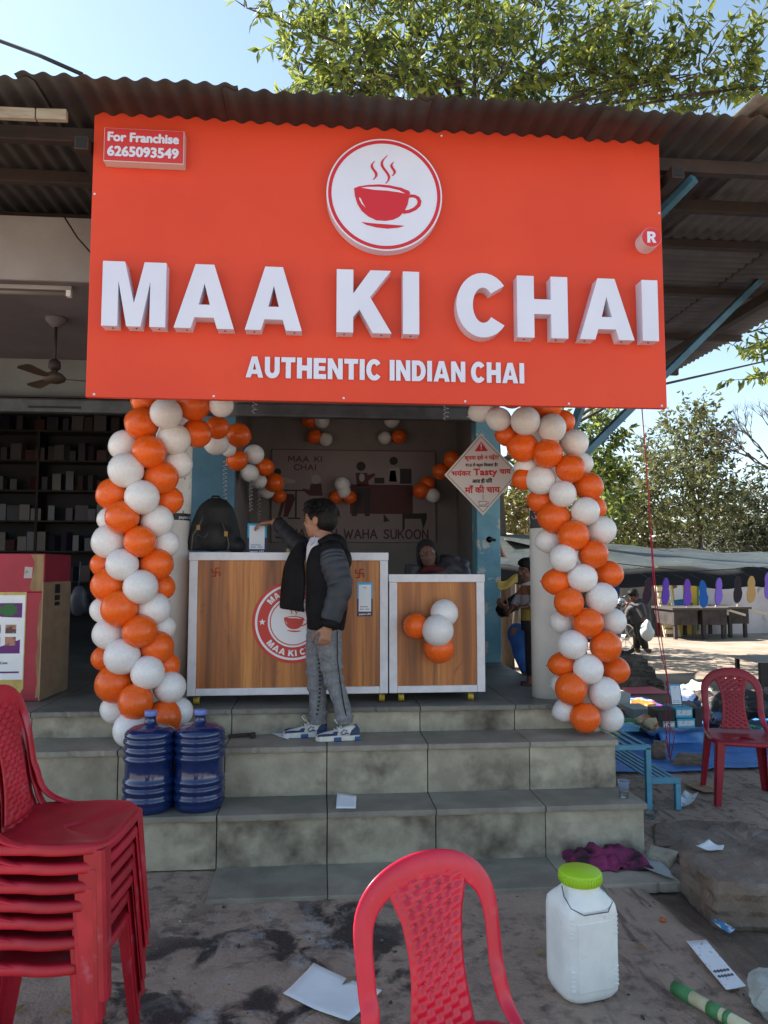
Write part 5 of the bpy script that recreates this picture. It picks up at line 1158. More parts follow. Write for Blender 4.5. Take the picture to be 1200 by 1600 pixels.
# green-wrapped stick, plastic bag, wrapper, bottle cap
s0, s1 = G(1056,1552), G(1180,1625); st_ = T('wrapped_roll', 'green and cream wrapped roll lying at the bottom right', 'roll', (s0.x, s0.y, 0)); dv = (s1-s0); u_ = dv.normalized()
mb = MB(); mb.tube([Vector((0,0,.018)), dv+Vector((0,0,.02))], .022, 14); mb.build('cream_core', M('cream_paper', (.62,.60,.42), (.5,.48,.3), sc=14, rough=.7), st_, True)
for a, b in ((-.02,.22),(.45,.60),(.66,.72)): mb = MB(); mb.tube([dv*a+Vector((0,0,.018)), dv*b+Vector((0,0,.019))], .0245, 14); mb.build('green_wrap', M('green_wrap', (.06,.22,.08), rough=.5), st_, True)
mb = MB(); q = G(1200,1580); rg = random.Random(5)
mb.ell((q.x+.04, q.y-.02, .055), (.10,.12,.075), 26, 16); mb.v = [(x+.022*mnoise.noise((x*22, y*22, z*22)), y+.022*mnoise.noise((x*22+5, y*22, z*22)), max(-.04, z+.03*mnoise.noise((x*18, y*18+7, z*18)))) for x, y, z in mb.v]
tag(mb.build('plastic_bag', M('bag_film', (.62,.66,.64), rough=.25, trans=.55, ior=1.1), None, False), 'crumpled clear plastic bag at the bottom right corner', 'plastic bag')
sheet('wrapper', 'blue and white wrapper strip on the mud by the rock', 'wrapper', [G(1111,1434),G(1140,1454),G(1149,1447),G(1120,1428)], -.02, M('wrapper_blue', (.06,.28,.55), (.7,.72,.75), sc=6, lo=.5, hi=.52, rough=.4), curl=.006)
q = G(1036,1437); mb = MB(); mb.lathe([(.013,0),(.014,.008),(.011,.012),(0,.013)], (q.x, q.y, -.006), 14); tag(mb.build('bottle_cap', M('cap_orange', (.45,.10,.02), rough=.4), None, True), 'orange bottle cap on the ground right of the jar', 'bottle cap')
q = PZ(378,1153,Z2); mb = MB(); mb.bar((q.x-.08, q.y-.0, Z2+.012), (q.x+.06, q.y+.02, Z2+.016), .025, .018); mb.box((q.x+.065, q.y-.005, Z2+.016), (.03,.05,.026)); tag(mb.build('rusty_bracket', M('rust', (.085,.04,.028), (.05,.028,.022), sc=20, rough=.9), None, bev=.004), 'rusty iron bracket on the upper step', 'bracket')
# pebbles and crumbs, too many to count
mb = MB(); rg = random.Random(21)
for i in range(520):
    x, y = (rg.uniform(-1.3,2.9), rg.uniform(2.3,4.0)) if i < 420 else (rg.uniform(1.85,4.2), rg.uniform(3.6,8.0))
    if x < 1.83 and y > 3.62: y -= .4
    r = rg.uniform(.0015,.0045)*(1 if i % 11 else 2.2); mb.ell((x, y, gz(x, y)+r*.3), (r*rg.uniform(.7,1.5), r*rg.uniform(.7,1.5), r*.7), 6, 4, mi=i % 3)
stuff(mb.build('grit', [M('grit_pale', (.30,.28,.26), rough=.9), M('grit_brown', (.14,.11,.09), rough=.9), M('grit_dark', (.05,.045,.04), rough=.9)]))['label'] = 'small stones and crumbs scattered on the ground'
# dry leaves
m_dl = M('dry_leaf', (.30,.20,.09), (.20,.12,.05), sc=12, rough=.8)
for i, (x, y) in enumerate(((845,1490),(30,1580),(100,1582),(545,1535),(1000,1480))):
    q = G(x, y); mb = MB(); a = i*1.3; mb.add([q+Vector((cos(a)*.035, sin(a)*.035, .006)), q+Vector((-sin(a)*.012, cos(a)*.012, .012)), q+Vector((-cos(a)*.03, -sin(a)*.03, .004)), q+Vector((sin(a)*.012, -cos(a)*.012, .010))], [(0,1,2,3)])
    tag(mb.build('dry_leaf', m_dl, None, False, solid=.001), 'small dry brown leaf '+('left of the white jar','at the far left bottom corner','beside the front leg of the stacked chairs','on the large white sheet of paper','right of the white jar')[i], 'leaf', 'dry leaves on the ground')

# ---------------------------------------------------------------- blue slatted bench beside the steps
bp0 = G(1014,1266); bp1 = G(1064,1268); dx_ = bp1.x-bp0.x
bn = T('slatted_bench', 'low blue steel bench with slats beside the steps', 'bench', (bp0.x, bp0.y, 0))
m_bb = M('bench_blue', (.10,.31,.45), (.075,.24,.36), sc=14, rough=.5, c3=(.16,.15,.14), sc3=12, lo3=.66, hi3=.72); zs = .185; zt_ = .40; LY = 1.5
def bb(nm, a, b, w=.035, h=.035): mb = MB(); mb.bar(a, b, w, h); mb.build(nm, m_bb, bn, bev=.003)
for y in (0, LY): bb('leg', (0,y,0), (0,y,zt_), .035, .035); bb('leg', (dx_,y,0), (dx_,y,zs-.0185)); bb('seat_rail', (.0185,y,zs), (dx_+.017,y,zs)); 
bb('back_rail', (-.30,0,zt_+.0005), (.017,0,zt_+.0005), .035, .03); bb('back_rail', (-.30,LY,zt_+.0005), (.017,LY,zt_+.0005), .035, .03); bb('leg', (-.28,0,0), (-.28,0,zt_-.016))
for i in range(5): x = .03+(dx_-.03)*i/4; bb('slat', (x,.019,zs+.004), (x,LY-.019,zs+.004), .028, .010)
for i in range(5): x = -.26+.26*i/4; bb('back_slat', (x,.019,zt_+.006), (x,LY-.019,zt_+.006), .032, .010)
m_cb = M('cardboard', (.36,.245,.155), (.30,.20,.125), sc=9, rough=.85)
sheet('cardboard_piece', 'flat cardboard piece on the ground behind the bench', 'cardboard', [G(1068,1226),G(1100,1240),G(1133,1237),G(1090,1220)], 0, m_cb, curl=.008)
sheet('snack_wrapper', 'white and blue snack packet standing against the bench leg', 'packet', [PZ(1055,1262,0),PZ(1078,1264,0),PZ(1092,1240,.02),PZ(1070,1237,.02)], .0, M('packet_print', (.68,.72,.74), (.05,.30,.55), sc=18, lo=.54, hi=.58, rough=.35), curl=.03)
# ---------------------------------------------------------------- left shop: red counter, carton, shelves
YR = 5.0
ra, rb_ = P(0,866,YR), P(62,1095,YR)
rc = T('shop_counter', 'worn red counter at the left edge with a torn yellow poster', 'counter', (-2.2, YR, ZP)); rc.location = (0,0,0)
m_rc = M('counter_red', (.36,.022,.045), (.30,.018,.035), sc=4, rough=.5, bump=.05, bsc=20); m_ply = M('bare_ply', (.33,.22,.11), (.22,.14,.07), sc=14, st=(1,1,.3), rough=.8)
zr0, zr1 = ZP+.002, P(40,865,YR).z; zr2 = P(40,925,YR).z
mb = MB(); mb.b2((-3.3,YR,zr0),(rb_.x,YR+.5,zr2-.002)); mb.build('cabinet', m_rc, rc, bev=.004); mb = MB(); mb.b2((-3.3,YR-.006,zr2),(rb_.x+.004,YR+.5,zr1)); mb.build('top_band', m_rc, rc, bev=.004)
mb = MB(); tl = P(40,870,YR); xr = rb_.x
mb.plate([[(xr-.085,zr1-.006),(xr-.06,zr1-.05),(xr-.062,zr1-.1),(xr-.085,zr2+.03),(xr-.07,zr2+.006),(xr-.003,zr2+.006),(xr-.003,zr1-.006)]], lambda u, v, d: Vector((u, d, v)), YR-.0085, YR-.006); mb.plate([[(xr-.02,zr2-.06),(xr-.03,zr2-.25),(xr-.022,zr2-.35),(xr-.035,zr2-.42),(xr-.02,zr0+.12),(xr-.03,zr0+.02),(xr-.003,zr0+.02),(xr-.003,zr2-.02)]], lambda u, v, d: Vector((u, d, v)), YR-.0028, YR-.0005); mb.build('bare_patch', m_ply, rc)
mb = MB(); mb.plate([[(xr-.125,zr1-.16),(xr-.075,zr1-.16),(xr-.07,zr1-.09),(xr-.12,zr1-.085)]], lambda u, v, d: Vector((u, d, v)), YR-.008, YR-.006); mb.build('torn_sticker', M('sticker_grey', (.42,.38,.38), (.1,.08,.08), sc=18, lo=.6, hi=.65, rough=.6), rc)
pzt, pzb = P(20,926,YR).z, P(20,1062,YR).z; pxr = P(40,980,YR).x
wp = lambda u, v, d: Vector((pxr+u*.3, YR+d, pzb+v*(pzt-pzb)))
po = T('wall_poster', 'skin clinic poster pasted on the red counter', 'poster', (pxr, YR, pzb)); po.location = (0,0,0)
def pp(nm, pts, mat, d0): mb = MB(); mb.plate([pts], wp, d0, d0+.001); return mb.build(nm, mat, po)
pp('poster_edge', [(-1,-.12),(-.08,-.17),(0,-.10),(0,1.02),(-1,1.02)], M('poster_yellow', (.58,.46,.16), (.45,.32,.10), sc=10, rough=.7), -.0025)
pp('poster_paper', [(-1,0),(-.02,0),(-.02,.97),(-1,.97)], m_paper, -.004)
m_pur = M('poster_purple', (.13,.02,.17), rough=.6); pp('purple_band', [(-1,.80),(-1,.88),(-.08,.88),(-.08,.71),(-.5,.72)], m_pur, -.0052); pp('purple_band', [(-1,.30),(-1,.36),(-.5,.38),(-.1,.46),(-.1,.30)], m_pur, -.0052); pp('purple_rule', [(-1,.075),(-.1,.075),(-.1,.095),(-1,.095)], m_pur, -.0052)
pp('green_burst', [(-.36+(.22 if i % 2 else .17)*cos(i*pi/8), .80+(.08 if i % 2 else .062)*sin(i*pi/8)) for i in range(16)], M('burst_green', (.03,.14,.04), rough=.6), -.0062)
for x, y in ((-.62,.58),(-.30,.58),(-.62,.44),(-.30,.44)): pp('photo', [(x-.11,y-.05),(x+.11,y-.05),(x+.11,y+.05),(x-.11,y+.05)], M('photo_skin', (.42,.20,.14), (.10,.05,.05), sc=16, lo=.48, hi=.56, rough=.5), -.0055)
mb = MB(); text_mesh(mb, 'LifeCom', lambda u, v, d: wp(-.60+u/.3, .18+v/(pzt-pzb), -.0045+d), .016, .0006, .0007); mb.build('poster_lettering', M('ink_navy', (.02,.04,.12), rough=.6), po)
bx0, bx1 = P(64,910,YR-.02), P(106,1075,YR+.28)
cbx = T('carton', 'tall brown cardboard carton beside the red counter', 'carton', (bx0.x, YR, ZP)); cbx.location = (0,0,0); zq = P(64,909,YR).z
mb = MB(); A0 = Vector((rb_.x+.008, YR-.03, 0)); B0 = Vector((P(106,1065,YR+.45).x, YR+.45, 0)); D0 = Vector((-.16,.06,0))
def cz(p, z): return Vector((p.x, p.y, z))
vs = [cz(A0,ZP+.004), cz(B0,ZP+.004), cz(B0+D0,ZP+.004), cz(A0+D0*.05,ZP+.004)]; vs += [v+Vector((0,0,zq-ZP-.006)) for v in vs]; mb.add(vs, [(3,2,1,0),(4,5,6,7),(0,1,5,4),(1,2,6,5),(2,3,7,6),(3,0,4,7)]); mb.build('box_wall', m_cb, cbx, bev=.004)
nn = (B0-A0).normalized(); nrm = Vector((nn.y, -nn.x, 0))
mb = MB()
for k, (s, z, w, h) in enumerate(((.19,zq-.05,.09,.06),(.19,zq-.11,.09,.035),(.19,zq-.15,.09,.025))): p = A0+nn*s+nrm*.0015; mb.add([cz(p,z-h/2), cz(p+nn*w,z-h/2), cz(p+nn*w,z+h/2), cz(p,z+h/2)], [(0,1,2,3)])
mb.build('printed_marks', m_black, cbx)
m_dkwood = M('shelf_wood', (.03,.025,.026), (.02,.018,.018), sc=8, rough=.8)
sh = T('shelf_unit', 'dark shelves of goods inside the left shop', 'shelf', (-1.4,8.9,ZP)); sh.location = (0,0,0)
rg = random.Random(9); m_goods = [M('goods_%d' % i, c, rough=.35) for i, c in enumerate(((.045,.045,.055),(.032,.022,.04),(.045,.03,.03),(.045,.012,.014),(.02,.02,.03),(.085,.08,.085)))]
gb = []
for k in range(6):
    mb = MB(); mb.box((0,0,0), (.07+.014*k,.10,.20+.028*(k % 3))); gb.append(mb.mesh('good', m_goods[k]))
for r in range(7):
    z = ZP+.35+.36*r
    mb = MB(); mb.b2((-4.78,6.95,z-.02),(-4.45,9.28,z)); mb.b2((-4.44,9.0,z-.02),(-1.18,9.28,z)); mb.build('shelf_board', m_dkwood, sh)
    x = -4.3
    while x < -1.3:
        if rg.random() < .9:
            me = rg.choice(gb); o = bpy.data.objects.new('packed_goods', me); COL.objects.link(o); hgt = max(v.co.z for v in me.vertices); o.location = (x, 9.04+rg.uniform(0,.08), z+hgt+.001); o.scale = (1,1,rg.uniform(.6,1)); o.location.z = z+hgt*o.scale.z+.001; o.rotation_euler = (0,0,rg.uniform(-.5,.5)); tag(o, 'small boxed product on the dark shelves in the left shop', 'box', 'boxed goods on the shop shelves')
        x += rg.uniform(.10,.165)
for x in (-4.44,-3.35,-2.26,-1.2): mb = MB(); mb.b2((x-.015,9.02,ZP),(x+.015,9.29,3.39)); mb.build('shelf_upright', m_dkwood, sh)
o = MB(); q = P(368//3,955,6.4); o.ell((P(122,960,6.4).x,6.4,1.30),(.07,.05,.13),18,12); o.v = [(x+.02*mnoise.noise((x*14,y*14,z*14)), y, z+.02*mnoise.noise((x*14+4,y*14,z*14))) for x, y, z in o.v]; o.tube([(P(122,960,6.4).x,6.4,1.42),(P(122,960,6.4).x,6.42,1.62)], .006, 6); tag(o.build('hanging_bag', M('pale_bag', (.10,.10,.12), rough=.4), None, True), 'pale plastic bag hanging in the dark left shop', 'bag')
# ceiling fan and tube light under the veranda slab
fq = PZ(88,497,3.43); fz = P(95,592,fq.y).z
fan = T('ceiling_fan', 'old brown ceiling fan under the veranda at left', 'fan', (fq.x, fq.y, fz)); m_fan = M('fan_brown', (.085,.062,.045), (.06,.042,.033), sc=9, rough=.5)
mb = MB(); mb.lathe([(0,-.035),(.045,-.03),(.078,-.012),(.082,.01),(.06,.035),(.025,.05),(.018,.065)], (0,0,0), 28); mb.build('motor', m_fan, fan, True)
mb = MB(); mb.tube([(0,0,.06),(0,0,3.43-fz-.06)], .011, 10); mb.lathe([(.02,.06),(.045,.08),(.04,.13),(.015,.15)], (0,0,0), 16); mb.build('down_rod', m_darkmetal, fan, True); mb = MB(); mb.lathe([(.03,3.43-fz-.07),(.075,3.43-fz-.02),(.08,3.43-fz)], (0,0,0), 20); mb.build('canopy', m_ceil, fan, True)
for i in range(3):
    a = radians(15+120*i); mb = MB(); R = Matrix.Rotation(a, 3, 'Z') @ Matrix.Rotation(radians(10), 3, 'X')
    pts = [(.07,-.018),(.14,-.04),(.34,-.058),(.37,-.03),(.37,.03),(.34,.05),(.14,.036),(.07,.018)]; mb.plate([pts], lambda u, v, d: R @ Vector((u, v, d)), .004, 0); mb.build('blade', m_fan, fan)
t0 = PZ(113,455,3.40); tl_ = T('tube_light', 'unlit white tube light under the veranda slab at left', 'lamp', (t0.x-1.3, t0.y, 3.40)); 
mb = MB(); mb.b2((0,-.02,-.0),(1.3,.02,.029)); mb.build('batten', m_plaster, tl_, bev=.003); mb = MB(); mb.tube([(.03,0,-.02),(1.27,0,-.02)], .016, 12); mb.build('tube', M('tube_glass', (.22,.19,.17), rough=.3), tl_, True)
for x in (.02,1.28): mb = MB(); mb.b2((x-.015,-.018,-.04),(x+.015,.018,.0)); mb.build('lamp_holder', m_white, tl_)
a, b = P(100,338,4.7), P(142,395,4.7); mb = MB(); mb.tube([a, a.lerp(b,.5)+Vector((0,0,-.02)), b], .006, 6); tag(mb.build('hanging_wire', m_black, None, True), 'thin dark wire hanging beside the sign at left', 'wire')
# ---------------------------------------------------------------- goods on the blue tarp
m_tarp = M('blue_tarp', (.06,.21,.55), (.045,.16,.44), sc=4, rough=.45, bump=.5, bsc=9, bdist=.03, c3=(.18,.36,.62), sc3=3, lo3=.58, hi3=.72)
mb = MB(); ta, tb, tcc, td = G(985,1180), G(1040,1202), G(1330,1200), G(1300,1125)
t5 = G(965,1128)
def tarpf(u, v):
    a = Vector((1.95,5.55,0)).lerp(Vector((5.2,5.65,0)), u); b = Vector((2.2,7.9,0)).lerp(Vector((5.6,7.6,0)), u); p = a.lerp(b, v); p.x += .08*mnoise.noise((u*3, v*9, 0)); p.y += .05*mnoise.noise((u*9, v*3, 2))
    return (p.x, p.y, gz(p.x, p.y)+.014+.018*max(0, mnoise.noise((p.x*3, p.y*3, 4)))+.008*mnoise.noise((p.x*9, p.y*9, 6))+.006)
mb.grid(tarpf, 90, 70); tag(mb.build('ground_tarp', m_tarp, None, True, solid=.002), 'blue plastic tarp spread on the ground under the goods', 'tarp')
# folded front hem with goods on it
h0, h1 = G(1035,1168), G(1205,1160); mb = MB()
mb.grid(lambda u, v: h0.lerp(h1, u)+Vector((0, .22*v+.03*sin(u*9), .02+.10*sin(pi*min(1,v*1.3))*(.75+.3*mnoise.noise((u*5, v, 3))))), 40, 10); mb.grid(lambda u, v: h0.lerp(h1, u)+Vector((1.2*0, .22+.6*v, .05+.02*sin(v*5))), 30, 6)
tag(mb.build('tarp_fold', m_tarp, None, True, solid=.004), 'raised blue tarp fold with boxes standing behind it', 'tarp')
def goods(name, label, x0, x1, y0, y1, dep, mat, cat='box', band=None, yaw=0, group=None):
    """carton measured by the pixels of its front face; stands on what is under it"""
    ym = (y0+y1)/2
    Yg = gYd; a, b = P(x0, y1, Yg), P(x1, y0, Yg); t = T(name, label, cat, ((a.x+b.x)/2, Yg, a.z), yaw, group); w, h = b.x-a.x, b.z-a.z
    mb = MB(); mb.b2((-w/2,0,0),(w/2,dep,h)); mb.build('box_body', mat, t, bev=.004)
    if band: mb = MB(); mb.b2((-w/2+.01,-.0015,h*.25),(w/2-.01,0,h*.8)); mb.build('box_label', band, t)
    mb = MB(); mb.b2((-w/2-.002,-.002,h*.86),(w/2+.002,dep+.002,h+.002)); mb.build('box_lid', mat, t, bev=.003)
    return t
m_cyan = M('carton_cyan', (.07,.42,.56), (.05,.34,.5), sc=6, rough=.5); m_blk = M('carton_black', (.018,.018,.020), rough=.5); m_grey = M('carton_grey', (.28,.30,.28), rough=.6); m_lblw = M('label_white', (.65,.67,.66), (.2,.4,.5), sc=30, lo=.55, hi=.58, rough=.5)
gYd = 6.45
goods('shoe_box', 'cyan carton on the tarp, lower of the two stacked', 1058,1086,1123,1138,.22, m_cyan, band=m_lblw)
goods('shoe_box', 'cyan carton on the tarp, upper of the two stacked', 1056,1082,1106,1122,.22, m_cyan, band=m_lblw)
goods('shoe_box', 'black carton beside the cyan boxes with a white strip', 1036,1055,1127,1138,.2, m_grey, band=m_lblw)
goods('shoe_box', 'tall black carton left of the cyan boxes', 1028,1054,1110,1127,.2, m_blk)
goods('shoe_box', 'narrow black box right of the cyan cartons', 1087,1097,1107,1136,.12, m_blk)
gYd = 6.9; goods('shoe_box', 'grey-green carton with pale lid near the balloon column', 989,1020,1108,1124,.3, m_grey, band=None)
gYd = 7.3; goods('shoe_box', 'pale grey carton half hidden by the balloon column', 966,985,1084,1104,.3, M('carton_pale', (.42,.44,.40), rough=.6)); goods('shoe_box', 'low greenish carton under the pale grey carton', 963,988,1105,1119,.3, M('carton_green', (.16,.2,.14), rough=.7))
q = P(1058,1105,6.55); t = T('payment_standee', 'pale payment standee among the goods on the tarp', 'card', (q.x, 6.55, q.z)); pay_card(t, lambda u, v, d: Vector((u, d+v*.2, v)), .11, .20)
sheet('pink_board', 'flat pink-red board lying behind the goods', 'board', [PZ(975,1085,.12),PZ(1050,1084,.12),PZ(1018,1073,.12),PZ(972,1075,.12)], .12, M('pink_board', (.65,.13,.17), rough=.5), curl=.004)
mb = MB(); a_, b_ = PZ(985,1105,.05), PZ(1050,1108,.05)
mb.grid(lambda u, v: (a_.x+(b_.x-a_.x)*u, a_.y+.55*v, .05+.06*sin(pi*v)*sin(pi*u)**.5+.02*mnoise.noise((u*6, v*5, 1))), 24, 12); tag(mb.build('printed_sack', M('sack_print', (.75,.78,.82), (.06,.14,.5), sc=5, lo=.45, hi=.5, rough=.5, c3=(.5,.03,.25), sc3=9, lo3=.6, hi3=.62), None, True, solid=.004), 'white, blue and magenta printed sack on the tarp', 'sack')
def heap(name, label, cat, x0, x1, yb, yt, Yh, mat, seed, k=1.0):
    a, b = P(x0, yb, Yh), P(x1, yt, Yh); mb = MB(); mb.ell(((a.x+b.x)/2, Yh+.15, (a.z+b.z)/2), ((b.x-a.x)/2, .2, (b.z-a.z)/2), 28, 18)
    mb.v = [(x+.05*k*mnoise.noise((x*9+seed, y*9, z*9)), y+.05*mnoise.noise((x*9, y*9+seed, z*9)), z+.045*k*mnoise.noise((x*11, y*11, z*11+seed))) for x, y, z in mb.v]; return tag(mb.build(name, mat, None, False), label, cat)
heap('plastic_bag', 'pale plastic bag of goods behind the boxes', 'bag', 1085,1120,1102,1068,7.6, M('pale_film', (.55,.56,.47), rough=.35), 1); heap('plastic_bag', 'white plastic bag behind the payment standee', 'bag', 1066,1090,1098,1075,7.4, M('white_film', (.62,.64,.68), rough=.3), 2)
heap('cloth_heap', 'brown and black heap of straps behind the red chair', 'heap', 1088,1150,1108,1082,7.3, M('strap_brown', (.08,.055,.05), (.02,.018,.02), sc=20, rough=.7, bump=.6), 4); heap('cloth_heap', 'black heap of shoes right of the single chair', 'heap', 1110,1250,1130,1080,7.0, M('shoes_black', (.022,.02,.022), (.10,.08,.07), sc=16, lo=.56, hi=.6, rough=.5, bump=.6), 6)
heap('shoe_bundle', 'dark wrapped bundle with pale film on the tarp front', 'bundle', 1098,1125,1132,1114,6.5, M('bundle_dark', (.05,.05,.07), (.4,.4,.42), sc=12, lo=.55, hi=.6, rough=.4), 8); heap('shoe_bundle', 'orange and cream packet at the tarp corner', 'bundle', 1012,1034,1142,1126,6.35, M('packet_orange', (.5,.42,.26), (.5,.16,.03), sc=8, lo=.5, hi=.54, rough=.5), 9)
sheet('paper_sheet', 'white paper corner sticking out from under the tarp goods', 'paper', [PZ(978,1140,.03),PZ(1030,1150,.03),PZ(1020,1140,.03),PZ(1000,1134,.03)], .03, m_paper, curl=.01)
for i, (x0, x1, yb, yt, Yh, lab) in enumerate(((968,1010,1052,1028,9.3,'top stone of the dark stone pile'),(965,1022,1062,1044,9.2,'middle stone of the dark stone pile'),(962,1028,1082,1058,9.1,'bottom stone of the dark stone pile'),(1020,1036,1078,1064,9.0,'small dark stone beside the stone pile'))):
    a, b = P(x0, yb, Yh), P(x1, yt, Yh); rock('stone', lab, [(a.x,Yh,0),(b.x,Yh-.05,0),(b.x+.05,Yh+.35,0),(a.x-.1,Yh+.4,0)], max(0,a.z), b.z, m_rock2, 'stone', 'stones piled behind the goods', seed=20+i, rough=.04)
rock('brick_lump', 'brown stone block on the blue tarp holding the string', [G(1052,1200),G(1100,1199),G(1101,1192),G(1060,1190)], .0, .075, m_rock, 'stone', seed=31, rough=.012)
rock('brick_lump', 'tilted brown stone beside the bench back', [G(1018,1190),G(1040,1190),G(1042,1182),G(1022,1180)], .0, .13, m_rock, 'stone', seed=35, rough=.015)
# small colourful packets and books scattered over the tarp
rg = random.Random(12); PC = (('red',(.45,.03,.04)),('yellow',(.6,.42,.05)),('white',(.65,.66,.66)),('green',(.06,.25,.08)),('pink',(.6,.16,.3)),('sky blue',(.12,.38,.6)),('black',(.02,.02,.02)),('orange',(.6,.2,.03)),('violet',(.2,.06,.4)))
for i in range(18):
    nm, c = PC[i % 9]; x = rg.uniform(2.75,4.3); y = 6.75+rg.uniform(0,1.1); w, d, h = rg.uniform(.10,.18), rg.uniform(.12,.22), (.02 if i < 9 else .07)
    if 3.0 < x < 3.5 and y < 6.75: continue
    mb = MB(); mb.box((0,0,h/2), (w,d,h)); o = mb.build('packet', M('pk_%d' % i, c, tuple(min(.8, k*2+.15) for k in c), sc=22, lo=.58, hi=.61, rough=.4), None, bev=.003, loc=(x, y, .045+.02*(i % 3)), rot=(jit(.15), jit(.15), rg.uniform(0,3)))
    tag(o, 'small %s %s packet among the goods on the blue tarp' % ('flat' if i < 9 else 'thick', nm), 'packet', 'small packets on the tarp')
for i in range(9):
    nm, c = PC[i]; x = rg.uniform(2.42,2.95); y = rg.uniform(6.35,7.3); mb = MB(); h = .03+.02*(i % 2); mb.box((0,0,h/2), (.15,.21,h)); o = mb.build('book', M('bk_%d' % i, c, tuple(min(.8, k*2+.2) for k in c), sc=16, lo=.56, hi=.59, rough=.4), None, bev=.003, loc=(x, y, .05+.012*i), rot=(0, 0, rg.uniform(0,3)))
    tag(o, '%s covered book or pack on the tarp behind the bench' % nm, 'book', 'books on the tarp behind the bench')
# red string from the sign down to the stone
m_str2 = M('red_string', (.45,.02,.06), rough=.7)
rs_ = T('red_string', 'red string hanging from the sign to a stone on the tarp', 'string', P(1005,640,3.8))
def strg(pxs, r): 
    mb = MB(); pts = []
    for x, y, Y in pxs: pts.append(P(x, y, Y)-rs_.location)
    mb.tube(pts, r, 6); mb.build('strand', m_str2, rs_, True)
strg([(1003,638,3.82),(1008,700,3.9),(1012,760,4.0),(1017,830,4.2),(1024,920,4.5),(1034,1000,4.9),(1043,1060,5.2),(1047,1100,5.4),(1046,1180,5.6)], .0032)
strg([(1016,820,4.2),(1020,900,4.45),(1027,985,4.8),(1033,1020,5.0),(1044,1066,5.2),(1039,1130,5.45),(1046,1184,5.62)], .003)
strg([(1044,1130,5.45),(1054,1150,5.5),(1048,1184,5.6)], .0035); strg([(1044,1130,5.45),(1040,1158,5.5),(1049,1190,5.62)], .0035)
mb = MB(); q = P(1043,1068,5.2)-rs_.location; mb.ell(q, (.012,.012,.02), 8, 6); mb.build('knot', m_str2, rs_, True)
# steel table at the very right edge
q = P(1192,1045,8.2); tb_ = T('steel_table', 'dark steel table cut off by the right edge of the photo', 'table', (q.x+.35, 8.2, 0)); zt2 = P(1192,1033,8.2).z
mb = MB(); mb.b2((-.42,0,zt2-.02),(.5,.6,zt2)); mb.build('table_top', M('steel_top', (.18,.19,.21), rough=.35, metal=.5), tb_); mb = MB(); mb.b2((-.36,.03,.2),(.45,.05,zt2-.021)); mb.build('side_panel', m_darkmetal, tb_)
for x in (-.34,.43):
    for y in (.06,.54): mb = MB(); mb.b2((x-.02,y-.02,0),(x+.02,y+.02,zt2-.021)); mb.build('leg', m_darkmetal, tb_)

# ---------------------------------------------------------------- tarp awning with hanging insoles
m_awn = M('awning_tarp', (.042,.050,.048), (.030,.036,.036), sc=2, rough=.55, bump=.6, bsc=6, bdist=.05, st=(1,1,1), c3=(.065,.078,.075), sc3=2.5, lo3=.56, hi3=.75)
aw = T('stall_awning', 'grey-green tarpaulin stall awning strung across the yard', 'awning', (3.5,8,0)); aw.location = (0,0,0)
AF = [(2.0,9.1,1.62),(3.0,8.6,1.56),(4.2,8.0,1.58),(5.2,7.5,1.56),(6.6,7.2,1.50),(9,7,1.55)]; AB = [(2.3,11.6,2.15),(3.3,11.4,2.10),(4.8,11.2,1.93),(6.2,11.0,1.84),(8,10.8,1.76),(10.5,10.6,1.78)]
def crv(C, u):
    t = u*(len(C)-1); k = min(int(t), len(C)-2); f = t-k; return Vector(C[k]).lerp(Vector(C[k+1]), f)
def awn(u, v):
    p = crv(AF, u).lerp(crv(AB, u), v); p.z += -.07*sin(pi*v)+.03*sin(u*40)*(1-v)**2*.5+.035*mnoise.noise((u*14, v*3, 2)); return p
mb = MB(); mb.grid(awn, 80, 16); mb.build('tarpaulin', m_awn, aw, True, solid=.004)
mb = MB(); mb.grid(lambda u, v: crv(AF, u)+Vector((0,-.01,-.005-.21*v+.03*sin(u*40)*.5+.035*mnoise.noise((u*14, 0, 2)))), 80, 3); mb.build('valance', M('valance_shade_black', (.012,.015,.018), rough=.8), aw, True, solid=.004)  # valance drop coloured black to stand in for the shade under the awning
for x, y, h in ((2.2,9.1,1.6),(8.8,7.05,1.5),(2.4,11.6,2.1),(9.5,10.7,1.75)): mb = MB(); mb.tube([(x,y,0),(x,y,h)], .022, 10); mb.build('pole', m_darkmetal, aw, True)
insole = MB(); pts = []
for i in range(28):
    a = 2*pi*i/28; z = cos(a); x = sin(a); w = .040+.010*max(0, -z)-.012*max(0, 1-abs(z-.15)*3.0); pts.append((x*w*1.0+.012*(z*z)*(-1 if z < 0 else .4), z*.13))
insole.plate([pts], lambda u, v, d: Vector((u, d, v)), -.007, .007)
IC = [((.018,.03,.10),962,898,'navy'),((.05,.016,.035),1012,905,'maroon'),((.14,.055,.46),1040,906,'violet, first of the two beside the maroon one'),((.20,.07,.50),1074,908,'violet, next to the blue one'),((.015,.13,.48),1099,910,'bright blue'),((.26,.14,.62),1123,906,'lilac'),((.028,.018,.024),1153,903,'dark brown'),((.62,.36,.12),1174,903,'tan'),((.26,.14,.60),1201,897,'lilac at the right edge')]
